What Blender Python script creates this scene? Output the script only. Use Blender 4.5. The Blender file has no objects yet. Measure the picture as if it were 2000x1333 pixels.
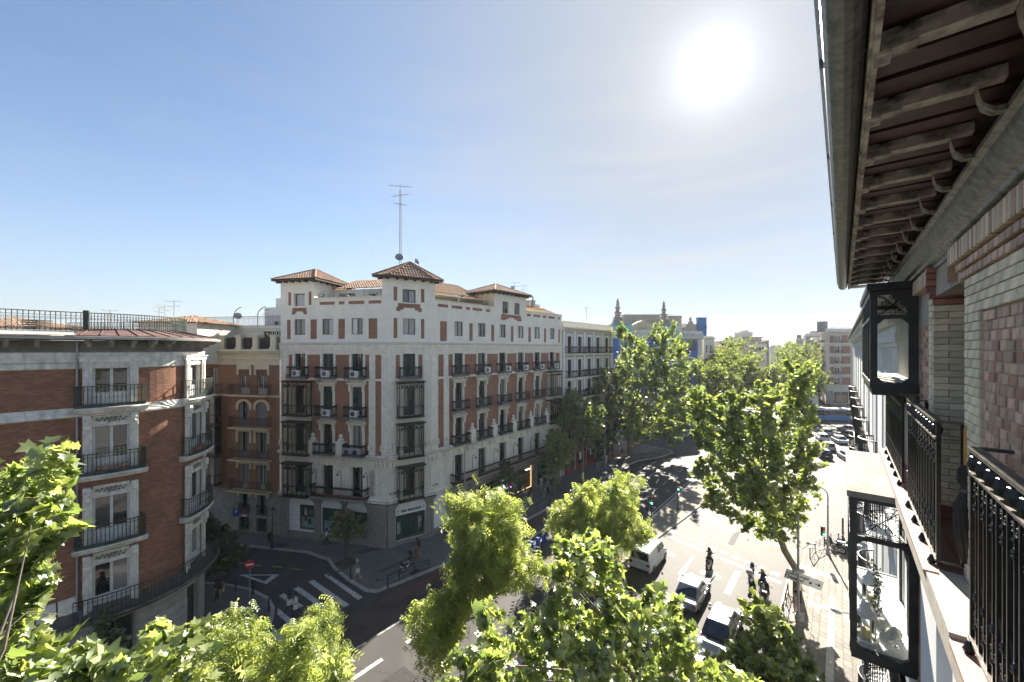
import bpy, math, random
import numpy as np
from mathutils import Vector, Matrix
R = math.radians
random.seed(7); rng = np.random.default_rng(11)
H = 18.5            # camera height above the road, metres
F = 780.0           # focal length in photo pixels (2000 wide)
SC = bpy.context.scene; COL = SC.collection

# ------------------------------------------------------------ camera, sky, sun, exposure
cam_d = bpy.data.cameras.new('camera'); cam = bpy.data.objects.new('camera', cam_d); COL.objects.link(cam)
cam.location = (0, 0, H); cam.rotation_euler = (R(90), 0, 0)
cam_d.sensor_width = 36; cam_d.lens = 36*F/2000; cam_d.shift_y = 15.5/2000
cam_d.clip_start = .05; cam_d.clip_end = 9000
SC.camera = cam
SUN_AZ, SUN_EL = R(26.6), R(32.3)       # azimuth from +Y towards +X
SD = Vector((math.sin(SUN_AZ)*math.cos(SUN_EL), math.cos(SUN_AZ)*math.cos(SUN_EL), math.sin(SUN_EL)))
w = bpy.data.worlds.new('World'); SC.world = w; w.use_nodes = True
nt = w.node_tree; nt.nodes.clear(); NN = nt.nodes.new; LK = nt.links.new
sky = NN('ShaderNodeTexSky'); sky.sky_type = 'NISHITA'; sky.sun_disc = False
sky.sun_elevation = SUN_EL; sky.sun_rotation = SUN_AZ
sky.altitude = 650; sky.air_density = 1.0; sky.dust_density = 0.0; sky.ozone_density = 2.0
bg = NN('ShaderNodeBackground'); bg.inputs[1].default_value = .05
out = NN('ShaderNodeOutputWorld')
tc = NN('ShaderNodeTexCoord')
nrm = NN('ShaderNodeVectorMath'); nrm.operation = 'NORMALIZE'; LK(tc.outputs['Generated'], nrm.inputs[0])
dot = NN('ShaderNodeVectorMath'); dot.operation = 'DOT_PRODUCT'; LK(nrm.outputs[0], dot.inputs[0]); dot.inputs[1].default_value = SD
def wmath(op, a, b=None, c=None):
    n = NN('ShaderNodeMath'); n.operation = op
    for i, x in enumerate((a, b, c)):
        if x is None: continue
        if isinstance(x, (int, float)): n.inputs[i].default_value = x
        else: LK(x, n.inputs[i])
    return n.outputs[0]
EXPO = 2.35; BG = .05; KK = 1/(BG*2**EXPO)
d0 = wmath('MAXIMUM', dot.outputs['Value'], 0.0)
sepz = NN('ShaderNodeSeparateXYZ'); LK(nrm.outputs[0], sepz.inputs[0]); zz = wmath('MAXIMUM', sepz.outputs[2], 0.0)
# pale high veil: thicker towards the horizon and towards the sun, streaked with thin cirrus
mp = NN('ShaderNodeMapping'); mp.inputs['Scale'].default_value = (1.0, 1.0, 9.0); mp.inputs['Rotation'].default_value = (R(7), R(-12), R(20)); LK(nrm.outputs[0], mp.inputs[0])
ns = NN('ShaderNodeTexNoise'); ns.inputs['Scale'].default_value = 2.6; ns.inputs['Detail'].default_value = 8; ns.inputs['Roughness'].default_value = .6; ns.inputs['Distortion'].default_value = .3; LK(mp.outputs[0], ns.inputs[0])
cr = NN('ShaderNodeMapRange'); cr.inputs[1].default_value = .44; cr.inputs[2].default_value = .70; LK(ns.outputs[0], cr.inputs[0])
fa = wmath('MINIMUM', wmath('MULTIPLY', wmath('POWER', d0, 5.0), 1.02), .95); fb = wmath('POWER', wmath('SUBTRACT', 1.0, zz), 6.0)
cl = wmath('MULTIPLY', wmath('MULTIPLY', cr.outputs[0], wmath('POWER', wmath('SUBTRACT', 1.0, zz), 2.5)), wmath('ADD', wmath('MULTIPLY', wmath('POWER', d0, 2.0), 1.0), .16))
f = wmath('SUBTRACT', 1.0, wmath('MULTIPLY', wmath('MULTIPLY', wmath('SUBTRACT', 1.0, fa), wmath('SUBTRACT', 1.0, fb)), wmath('SUBTRACT', 1.0, cl)))
gain = NN('ShaderNodeVectorMath'); gain.operation = 'SCALE'; gain.inputs['Scale'].default_value = .76; LK(sky.outputs[0], gain.inputs[0])
mixc = NN('ShaderNodeMix'); mixc.data_type = 'RGBA'; LK(f, mixc.inputs[0]); LK(gain.outputs[0], mixc.inputs[6]); 
vlo = NN('ShaderNodeVectorMath'); vlo.operation = 'MULTIPLY_ADD'; LK(cl, vlo.inputs[0]); vlo.inputs[1].default_value = (.20*KK, .18*KK, .12*KK); vlo.inputs[2].default_value = (.56*KK, .61*KK, .68*KK); LK(vlo.outputs[0], mixc.inputs[7])
# forward scattering round the sun; the narrowest lobe is the disc itself
halo = wmath('MULTIPLY', wmath('ADD', wmath('ADD', wmath('MULTIPLY', wmath('POWER', d0, 9000.0), 40.0), wmath('MULTIPLY', wmath('POWER', d0, 2600.0), 2.2)), wmath('ADD', wmath('MULTIPLY', wmath('POWER', d0, 520.0), .42), wmath('ADD', wmath('MULTIPLY', wmath('POWER', d0, 120.0), .19), wmath('MULTIPLY', wmath('POWER', d0, 28.0), .08)))), KK)
hal = NN('ShaderNodeVectorMath'); hal.operation = 'SCALE'; hal.inputs[0].default_value = (1.0, .985, .95); LK(halo, hal.inputs['Scale'])
addv = NN('ShaderNodeVectorMath'); addv.operation = 'ADD'; LK(mixc.outputs[2], addv.inputs[0]); LK(hal.outputs[0], addv.inputs[1])
LK(addv.outputs[0], bg.inputs[0]); LK(bg.outputs[0], out.inputs[0])
sl = bpy.data.lights.new('sun', 'SUN'); sl.energy = 3.9; sl.angle = R(.53); sl.color = (1.0, .915, .79)
so = bpy.data.objects.new('sun', sl); COL.objects.link(so); so.rotation_euler = SD.to_track_quat('Z', 'Y').to_euler()
SC.view_settings.view_transform = 'Standard'; SC.view_settings.look = 'None'; SC.view_settings.gamma = 1; SC.view_settings.use_curve_mapping = False
SC.view_settings.exposure = EXPO
SC.cycles.max_bounces = 8; SC.cycles.transparent_max_bounces = 12; SC.cycles.transmission_bounces = 4; SC.cycles.diffuse_bounces = 5
SC.cycles.sample_clamp_indirect = 6; SC.cycles.use_denoising = True; SC.cycles.caustics_reflective = False; SC.cycles.caustics_refractive = False

# ------------------------------------------------------------ frames and measuring helpers
A0 = R(39.4); US = Vector((math.sin(A0), math.cos(A0), 0)); UT = Vector((math.cos(A0), -math.sin(A0), 0))
def ST(s, t, z=0.0): v = US*s + UT*t; return Vector((v.x, v.y, z))
def P3(px, py, Y): return Vector(((px-1000)/F*Y, Y, H-(py-682)/F*Y))
def G(px, py, z=0.0): return P3(px, py, F*(H-z)/(py-682))

# ------------------------------------------------------------ object tree helpers
WM = {}
def _link(o, parent, M):
    COL.objects.link(o)
    if parent is not None:
        o.parent = parent; o.matrix_basis = WM[parent.name].inverted() @ M
    else: o.matrix_basis = M
    WM[o.name] = M; return o
def tag(o, label=None, cat=None, group=None, kind=None):
    if label: o['label'] = label
    if cat: o['category'] = cat
    if group: o['group'] = group
    if kind: o['kind'] = kind
    return o
def TM(loc, rz=0.0): return Matrix.Translation(Vector(loc)) @ Matrix.Rotation(rz, 4, 'Z')
def thing(name, label, cat, loc=(0, 0, 0), rz=0.0, group=None):
    o = bpy.data.objects.new(name, None); o.empty_display_size = .2
    _link(o, None, TM(loc, rz)); return tag(o, label, cat, group)
def dup(root, loc, rz=0.0, label=None, group=None, sc=None):
    M = TM(loc, rz) @ (Matrix.Diagonal((*sc, 1)) if sc else Matrix.Identity(4))
    r = root.copy(); _link(r, None, M)
    if label: r['label'] = label
    if group: r['group'] = group
    for ch in list(root.children):
        c = ch.copy(); COL.objects.link(c); c.parent = r; c.matrix_basis = ch.matrix_basis.copy(); WM[c.name] = M @ c.matrix_basis
        for g in ch.children:
            d = g.copy(); COL.objects.link(d); d.parent = c; d.matrix_basis = g.matrix_basis.copy(); WM[d.name] = WM[c.name] @ d.matrix_basis
    return r
def put(name, me, parent, M, kind=None):
    if not isinstance(M, Matrix): M = TM(M)
    o = bpy.data.objects.new(name, me)
    if kind: o['kind'] = kind
    return _link(o, parent, M)

class MB:
    """collects faces; build() makes one mesh object"""
    def __init__(s): s.v = []; s.f = []; s.m = []; s.uv = []
    def face(s, pts, mi=0, uv=None):
        b = len(s.v); s.v.extend([tuple(p) for p in pts]); s.f.append(tuple(range(b, b+len(pts)))); s.m.append(mi); s.uv.append(uv)
    def mesh_in(s, vs, fs, mi=0):
        b = len(s.v); s.v.extend([tuple(p) for p in vs])
        for f in fs: s.f.append(tuple(b+i for i in f)); s.m.append(mi); s.uv.append(None)
    def hexa(s, c, mi=0):
        s.mesh_in(c, [(0, 3, 2, 1), (4, 5, 6, 7), (0, 1, 5, 4), (1, 2, 6, 5), (2, 3, 7, 6), (3, 0, 4, 7)], mi)
    def box(s, x0, x1, y0, y1, z0, z1, mi=0, M=None):
        c = [(x0, y0, z0), (x1, y0, z0), (x1, y1, z0), (x0, y1, z0), (x0, y0, z1), (x1, y0, z1), (x1, y1, z1), (x0, y1, z1)]
        if M is not None: c = [tuple(M @ Vector(p)) for p in c]
        s.hexa(c, mi); return s
    def bar(s, a, b, w, h=None, mi=0):
        a = Vector(a); b = Vector(b); h = h or w; d = (b-a)
        if d.length < 1e-6: return s
        d.normalize(); up = Vector((0, 0, 1)) if abs(d.z) < .95 else Vector((0, 1, 0))
        x = d.cross(up).normalized()*(w/2); y = x.normalized().cross(d).normalized()*(h/2)
        s.hexa([a-x-y, a+x-y, a+x+y, a-x+y, b-x-y, b+x-y, b+x+y, b-x+y], mi); return s
    def tube(s, pts, r, n=6, mi=0, cap=True):
        pts = [Vector(p) for p in pts]; rr = r if isinstance(r, (list, tuple)) else [r]*len(pts)
        b = len(s.v); prev = None
        for i, p in enumerate(pts):
            d = (pts[min(i+1, len(pts)-1)]-pts[max(i-1, 0)]).normalized()
            if prev is None:
                up = Vector((0, 0, 1)) if abs(d.z) < .9 else Vector((1, 0, 0)); x = d.cross(up).normalized()
            else: x = (prev - d*prev.dot(d)).normalized()
            prev = x; y = d.cross(x)
            for k in range(n):
                a = 2*math.pi*k/n; s.v.append(tuple(p+(x*math.cos(a)+y*math.sin(a))*rr[i]))
        for i in range(len(pts)-1):
            for k in range(n):
                k2 = (k+1) % n
                s.f.append((b+i*n+k, b+i*n+k2, b+(i+1)*n+k2, b+(i+1)*n+k)); s.m.append(mi); s.uv.append(None)
        if cap:
            s.f.append(tuple(b+k for k in reversed(range(n)))); s.m.append(mi); s.uv.append(None)
            e = b+(len(pts)-1)*n; s.f.append(tuple(e+k for k in range(n))); s.m.append(mi); s.uv.append(None)
        return s
    def lathe(s, prof, n=12, c=(0, 0, 0), mi=0):
        b = len(s.v)
        for r, z in prof:
            for k in range(n):
                a = 2*math.pi*k/n; s.v.append((c[0]+r*math.cos(a), c[1]+r*math.sin(a), c[2]+z))
        for i in range(len(prof)-1):
            for k in range(n):
                k2 = (k+1) % n
                s.f.append((b+i*n+k, b+i*n+k2, b+(i+1)*n+k2, b+(i+1)*n+k)); s.m.append(mi); s.uv.append(None)
        s.f.append(tuple(b+k for k in reversed(range(n)))); s.m.append(mi); s.uv.append(None)
        e = b+(len(prof)-1)*n; s.f.append(tuple(e+k for k in range(n))); s.m.append(mi); s.uv.append(None)
        return s
    def wheel(s, c, r, wd, n=16, mi=0, ax='y', hole=0):
        c = Vector(c); prof = [(r*.86, -wd/2), (r, -wd*.38), (r, wd*.38), (r*.86, wd/2)]
        b = len(s.v)
        for rr, o in prof:
            for k in range(n):
                a = 2*math.pi*k/n
                q = (rr*math.cos(a), o, rr*math.sin(a)) if ax == 'y' else (o, rr*math.cos(a), rr*math.sin(a))
                s.v.append(tuple(c+Vector(q)))
        for i in range(3):
            for k in range(n):
                k2 = (k+1) % n; s.f.append((b+i*n+k, b+i*n+k2, b+(i+1)*n+k2, b+(i+1)*n+k)); s.m.append(mi); s.uv.append(None)
        s.f.append(tuple(b+k for k in range(n))); s.m.append(mi); s.uv.append(None)
        s.f.append(tuple(b+3*n+k for k in reversed(range(n)))); s.m.append(mi); s.uv.append(None)
        return s
    def prism(s, poly, z0, z1, mi=0, mi_top=None):
        n = len(poly); b = len(s.v)
        s.v.extend([(p[0], p[1], z0) for p in poly]); s.v.extend([(p[0], p[1], z1) for p in poly])
        for i in range(n):
            j = (i+1) % n; s.f.append((b+i, b+j, b+n+j, b+n+i)); s.m.append(mi); s.uv.append(None)
        s.f.append(tuple(b+n+i for i in range(n))); s.m.append(mi if mi_top is None else mi_top); s.uv.append(None)
        s.f.append(tuple(b+i for i in reversed(range(n)))); s.m.append(mi); s.uv.append(None); return s
    def mesh(s, name, mats, origin=None, smooth=False, uv=True):
        me = bpy.data.meshes.new(name); v = s.v
        if origin is not None:
            o = origin; v = [(p[0]-o[0], p[1]-o[1], p[2]-o[2]) for p in v]
        me.from_pydata(v, [], s.f)
        for m in (mats if isinstance(mats, (list, tuple)) else [mats]): me.materials.append(m)
        me.polygons.foreach_set('material_index', s.m)
        if smooth: me.polygons.foreach_set('use_smooth', [True]*len(s.f))
        if uv:
            L = me.uv_layers.new(name='UVMap'); buf = []
            for p, q in zip(me.polygons, s.uv):
                if q is not None: 
                    for c in q: buf.extend(c)
                else:
                    nn = p.normal; fl = abs(nn.z) > .75
                    if fl:
                        for vi in p.vertices: buf.extend((v[vi][0], v[vi][1]))
                    else:
                        l = math.hypot(nn.x, nn.y) or 1; tx, ty = -nn.y/l, nn.x/l
                        for vi in p.vertices: buf.extend((v[vi][0]*tx+v[vi][1]*ty, v[vi][2]))
            L.data.foreach_set('uv', buf)
        me.update(); return me
    def build(s, name, mats, parent=None, M=None, smooth=False, kind=None, world=False, uv=True):
        """world=True: the vertices are world coordinates; the origin goes to the base of the piece"""
        if world:
            a = np.array(s.v); o = Vector(((a[:, 0].min()+a[:, 0].max())/2, (a[:, 1].min()+a[:, 1].max())/2, a[:, 2].min()))
            me = s.mesh(name, mats, o, smooth, uv); M = Matrix.Translation(o)
        else: me = s.mesh(name, mats, None, smooth, uv)
        if M is None: M = WM[parent.name] if parent is not None else Matrix.Identity(4)
        return put(name, me, parent, M, kind)

# ------------------------------------------------------------ materials
MATS = {}
def nodes_of(name):
    m = bpy.data.materials.new(name); m.use_nodes = True; t = m.node_tree
    b = t.nodes['Principled BSDF']; return m, t, b
def mat(name, col, rough=.8, metal=0.0, var=.12, scale=1.5, bump=0.0, bscale=30, col2=None, spec=.5, vec='Object', streak=0.0, randobj=0.0, dirt=None):
    if name in MATS: return MATS[name]
    m, t, b = nodes_of(name); N = t.nodes.new; L = t.links.new
    tcn = N('ShaderNodeTexCoord'); src = tcn.outputs[vec]
    n1 = N('ShaderNodeTexNoise'); n1.inputs['Scale'].default_value = scale; n1.inputs['Detail'].default_value = 5; n1.inputs['Roughness'].default_value = .62
    L(src, n1.inputs[0])
    mx = N('ShaderNodeMix'); mx.data_type = 'RGBA'
    c2 = col2 or tuple(max(0, c*(1-var*2.2)) for c in col); hi = tuple(min(1, c*(1+var)) for c in col) if not col2 else col
    mx.inputs[6].default_value = (*hi, 1); mx.inputs[7].default_value = (*c2, 1)
    mr = N('ShaderNodeMapRange'); mr.inputs[1].default_value = .3; mr.inputs[2].default_value = .7; L(n1.outputs[0], mr.inputs[0]); L(mr.outputs[0], mx.inputs[0])
    last = mx.outputs[2]
    if streak:
        mpn = N('ShaderNodeMapping'); mpn.inputs['Scale'].default_value = (2.2, 2.2, .22); L(tcn.outputs['Object'], mpn.inputs[0])
        n2 = N('ShaderNodeTexNoise'); n2.inputs['Scale'].default_value = 1.3; n2.inputs['Detail'].default_value = 6; n2.inputs['Roughness'].default_value = .7; L(mpn.outputs[0], n2.inputs[0])
        m2 = N('ShaderNodeMapRange'); m2.inputs[1].default_value = .5; m2.inputs[2].default_value = .78; m2.inputs[4].default_value = streak; L(n2.outputs[0], m2.inputs[0])
        x2 = N('ShaderNodeMix'); x2.data_type = 'RGBA'; L(m2.outputs[0], x2.inputs[0]); L(last, x2.inputs[6]); x2.inputs[7].default_value = (*(dirt or (.10, .085, .07)), 1); last = x2.outputs[2]
    if randobj:
        oi = N('ShaderNodeObjectInfo'); hs = N('ShaderNodeHueSaturation'); rr = N('ShaderNodeMapRange')
        rr.inputs[3].default_value = 1-randobj; rr.inputs[4].default_value = 1+randobj; L(oi.outputs['Random'], rr.inputs[0]); L(rr.outputs[0], hs.inputs['Value']); L(last, hs.inputs['Color']); last = hs.outputs[0]
    L(last, b.inputs['Base Color']); b.inputs['Roughness'].default_value = rough; b.inputs['Metallic'].default_value = metal
    b.inputs['Specular IOR Level'].default_value = spec
    if bump:
        n3 = N('ShaderNodeTexNoise'); n3.inputs['Scale'].default_value = bscale; n3.inputs['Detail'].default_value = 4; L(src, n3.inputs[0])
        bm = N('ShaderNodeBump'); bm.inputs['Strength'].default_value = bump; bm.inputs['Distance'].default_value = .02; L(n3.outputs[0], bm.inputs['Height']); L(bm.outputs[0], b.inputs['Normal'])
    MATS[name] = m; return m
def brick_mat(name, c1, c2, mortar, bw=.25, bh=.065, mort=.012, var=.5):
    m, t, b = nodes_of(name); N = t.nodes.new; L = t.links.new
    uvn = N('ShaderNodeUVMap'); br = N('ShaderNodeTexBrick'); L(uvn.outputs[0], br.inputs[0])
    br.inputs['Color1'].default_value = (*c1, 1); br.inputs['Color2'].default_value = (*c2, 1); br.inputs['Mortar'].default_value = (*mortar, 1)
    br.inputs['Scale'].default_value = 1; br.inputs['Brick Width'].default_value = bw; br.inputs['Row Height'].default_value = bh; br.inputs['Mortar Size'].default_value = mort/2; br.inputs['Mortar Smooth'].default_value = .3
    n1 = N('ShaderNodeTexNoise'); n1.inputs['Scale'].default_value = .55; n1.inputs['Detail'].default_value = 7; n1.inputs['Roughness'].default_value = .7; L(uvn.outputs[0], n1.inputs[0])
    mr = N('ShaderNodeMapRange'); mr.inputs[1].default_value = .3; mr.inputs[2].default_value = .72; mr.inputs[3].default_value = 1-var*.55; mr.inputs[4].default_value = 1+var*.45; L(n1.outputs[0], mr.inputs[0])
    hs = N('ShaderNodeHueSaturation'); L(br.outputs[0], hs.inputs['Color']); L(mr.outputs[0], hs.inputs['Value'])
    L(hs.outputs[0], b.inputs['Base Color']); b.inputs['Roughness'].default_value = .85
    bm = N('ShaderNodeBump'); bm.inputs['Strength'].default_value = .5; bm.inputs['Distance'].default_value = .02; bm.invert = True; L(br.outputs['Fac'], bm.inputs['Height']); L(bm.outputs[0], b.inputs['Normal'])
    MATS[name] = m; return m
def glass_mat(name, dark=(.012, .014, .016), light=(.16, .15, .13), share=.3, rough=.04):
    m, t, b = nodes_of(name); N = t.nodes.new; L = t.links.new
    oi = N('ShaderNodeObjectInfo'); mr = N('ShaderNodeMapRange'); mr.inputs[1].default_value = 1-share; mr.inputs[2].default_value = 1; L(oi.outputs['Random'], mr.inputs[0])
    mx = N('ShaderNodeMix'); mx.data_type = 'RGBA'; mx.inputs[6].default_value = (*dark, 1); mx.inputs[7].default_value = (*light, 1); L(mr.outputs[0], mx.inputs[0])
    L(mx.outputs[2], b.inputs['Base Color']); b.inputs['Roughness'].default_value = rough; b.inputs['Specular IOR Level'].default_value = .9
    tcn = N('ShaderNodeTexCoord'); n3 = N('ShaderNodeTexNoise'); n3.inputs['Scale'].default_value = 1.7; L(tcn.outputs['Object'], n3.inputs[0])
    bm = N('ShaderNodeBump'); bm.inputs['Strength'].default_value = .08; bm.inputs['Distance'].default_value = .05; L(n3.outputs[0], bm.inputs['Height']); L(bm.outputs[0], b.inputs['Normal'])
    MATS[name] = m; return m
def clear_glass(name, tint=(.93, .95, .94)):
    m, t, b = nodes_of(name); N = t.nodes.new; L = t.links.new; t.nodes.remove(b)
    tr = N('ShaderNodeBsdfTransparent'); tr.inputs[0].default_value = (*tint, 1); gl = N('ShaderNodeBsdfGlossy'); gl.inputs['Roughness'].default_value = .02
    fr = N('ShaderNodeFresnel'); fr.inputs[0].default_value = 1.5; ms = N('ShaderNodeMixShader')
    L(fr.outputs[0], ms.inputs[0]); L(tr.outputs[0], ms.inputs[1]); L(gl.outputs[0], ms.inputs[2]); L(ms.outputs[0], t.nodes['Material Output'].inputs[0]); MATS[name] = m; return m
def leaf_mat(name, c1, c2, c3, trans=.5, gloss=.12):
    m, t, b = nodes_of(name); N = t.nodes.new; L = t.links.new; t.nodes.remove(b)
    at = N('ShaderNodeAttribute'); at.attribute_name = 'rnd'
    cr_ = N('ShaderNodeValToRGB'); e = cr_.color_ramp.elements; e[0].color = (*c1, 1); e[1].color = (*c3, 1); x = e.new(.5); x.color = (*c2, 1); L(at.outputs['Fac'], cr_.inputs[0])
    df = N('ShaderNodeBsdfDiffuse'); tl = N('ShaderNodeBsdfTranslucent'); gl = N('ShaderNodeBsdfGlossy'); gl.inputs['Roughness'].default_value = .5
    hs = N('ShaderNodeHueSaturation'); hs.inputs['Hue'].default_value = .489; hs.inputs['Saturation'].default_value = 1.04; hs.inputs['Value'].default_value = 2.9; L(cr_.outputs[0], hs.inputs['Color'])
    L(cr_.outputs[0], df.inputs[0]); L(hs.outputs[0], tl.inputs[0])
    m1 = N('ShaderNodeMixShader'); m1.inputs[0].default_value = trans; L(df.outputs[0], m1.inputs[1]); L(tl.outputs[0], m1.inputs[2])
    m2 = N('ShaderNodeMixShader'); m2.inputs[0].default_value = gloss; L(m1.outputs[0], m2.inputs[1]); L(gl.outputs[0], m2.inputs[2]); gl.inputs[0].default_value = (.75, .78, .72, 1)
    L(m2.outputs[0], t.nodes['Material Output'].inputs[0]); MATS[name] = m; return m

plaster = mat('plaster_cream', (.84, .78, .66), .9, var=.05, scale=.8, streak=.10, dirt=(.30, .27, .22))
stone_w = mat('stone_cream', (.81, .75, .635), .9, var=.08, scale=2.2, streak=.3, dirt=(.25, .225, .19), bump=.2)
stone_old = mat('stone_weathered', (.68, .65, .58), .92, var=.14, scale=3.0, streak=.75, dirt=(.17, .155, .13), bump=.3)
ledge = mat('ledge_lead', (.16, .17, .18), .6, var=.2)
granite = mat('granite_grey', (.27, .255, .22), .75, var=.2, scale=5, bump=.2, streak=.3, dirt=(.08, .075, .07))
stone_grey = mat('stone_grey', (.33, .31, .28), .85, var=.15, scale=1.5, streak=.35, bump=.2)
redbrick = brick_mat('brick_red', (.36, .165, .10), (.26, .115, .07), (.30, .21, .16))
redbrick2 = brick_mat('brick_brown_red', (.33, .15, .082), (.20, .085, .05), (.13, .09, .065), bw=.27, bh=.075, mort=.016)
brownbrick = brick_mat('brick_brown', (.32, .17, .095), (.25, .125, .07), (.30, .21, .14))
iron = mat('iron_dark', (.028, .032, .034), .5, .3, var=.3, scale=6)
iron_g = mat('iron_green', (.035, .055, .042), .5, .2, var=.35, scale=6)
glass = glass_mat('window_glass', light=(.34, .32, .28), share=.45)
glass_c = glass_mat('window_glass_curtain', (.10, .10, .095), (.60, .59, .55), .85)
shopglass = glass_mat('shop_glass', (.012, .05, .035), (.02, .07, .05), .5)  # green tint: lens-flare colour put into the panes, along with poster green
cglass = clear_glass('clear_glass')
shut_g = mat('shutter_green', (.02, .045, .035), .6, var=.2)
shut_grey = mat('shutter_grey', (.22, .235, .25), .7, var=.1)
wood_w = mat('window_frame_white', (.62, .60, .56), .6, var=.12, scale=4)
wood_d = mat('window_frame_dark', (.055, .048, .042), .6, var=.2)
wood_b = mat('window_frame_bronze', (.13, .11, .085), .5, var=.15)
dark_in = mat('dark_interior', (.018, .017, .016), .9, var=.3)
tile_c = mat('roof_tile', (.46, .31, .21), .9, var=.3, scale=2.5, col2=(.17, .105, .07), bump=.3)
tile_r = mat('roof_tile_red', (.40, .19, .12), .9, col2=(.18, .09, .06), scale=3)
cream_y = mat('plaster_yellow', (.70, .57, .34), .9, var=.05, streak=.12, dirt=(.35, .26, .15))
cream_t = mat('trim_cream', (.72, .63, .44), .85, var=.06)
white_p = mat('paint_white', (.78, .78, .76), .6, var=.03)
black_p = mat('paint_black', (.02, .02, .022), .45, var=.2)
steel = mat('galvanised_steel', (.38, .39, .39), .45, .6, var=.12, scale=6)
grey_p = mat('paint_grey', (.30, .31, .31), .5, .2, var=.1)
red_p = mat('paint_red', (.50, .02, .02), .5, var=.05)
blue_p = mat('paint_blue', (.02, .10, .42), .5, var=.05)
yellow_p = mat('paint_yellow', (.72, .42, .03), .5, var=.05)
terracotta = mat('terracotta', (.42, .20, .12), .85, var=.12)
rubber = mat('rubber', (.02, .02, .02), .8, var=.2)
rust_roof = mat('rusty_sheet', (.12, .062, .05), .75, var=.25, scale=3, streak=.45, dirt=(.34, .27, .23))
zinc = mat('zinc_sheet', (.40, .39, .36), .55, .2, var=.12, scale=2)
awn_red = mat('shop_red', (.20, .012, .012), .5, var=.15)

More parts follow.
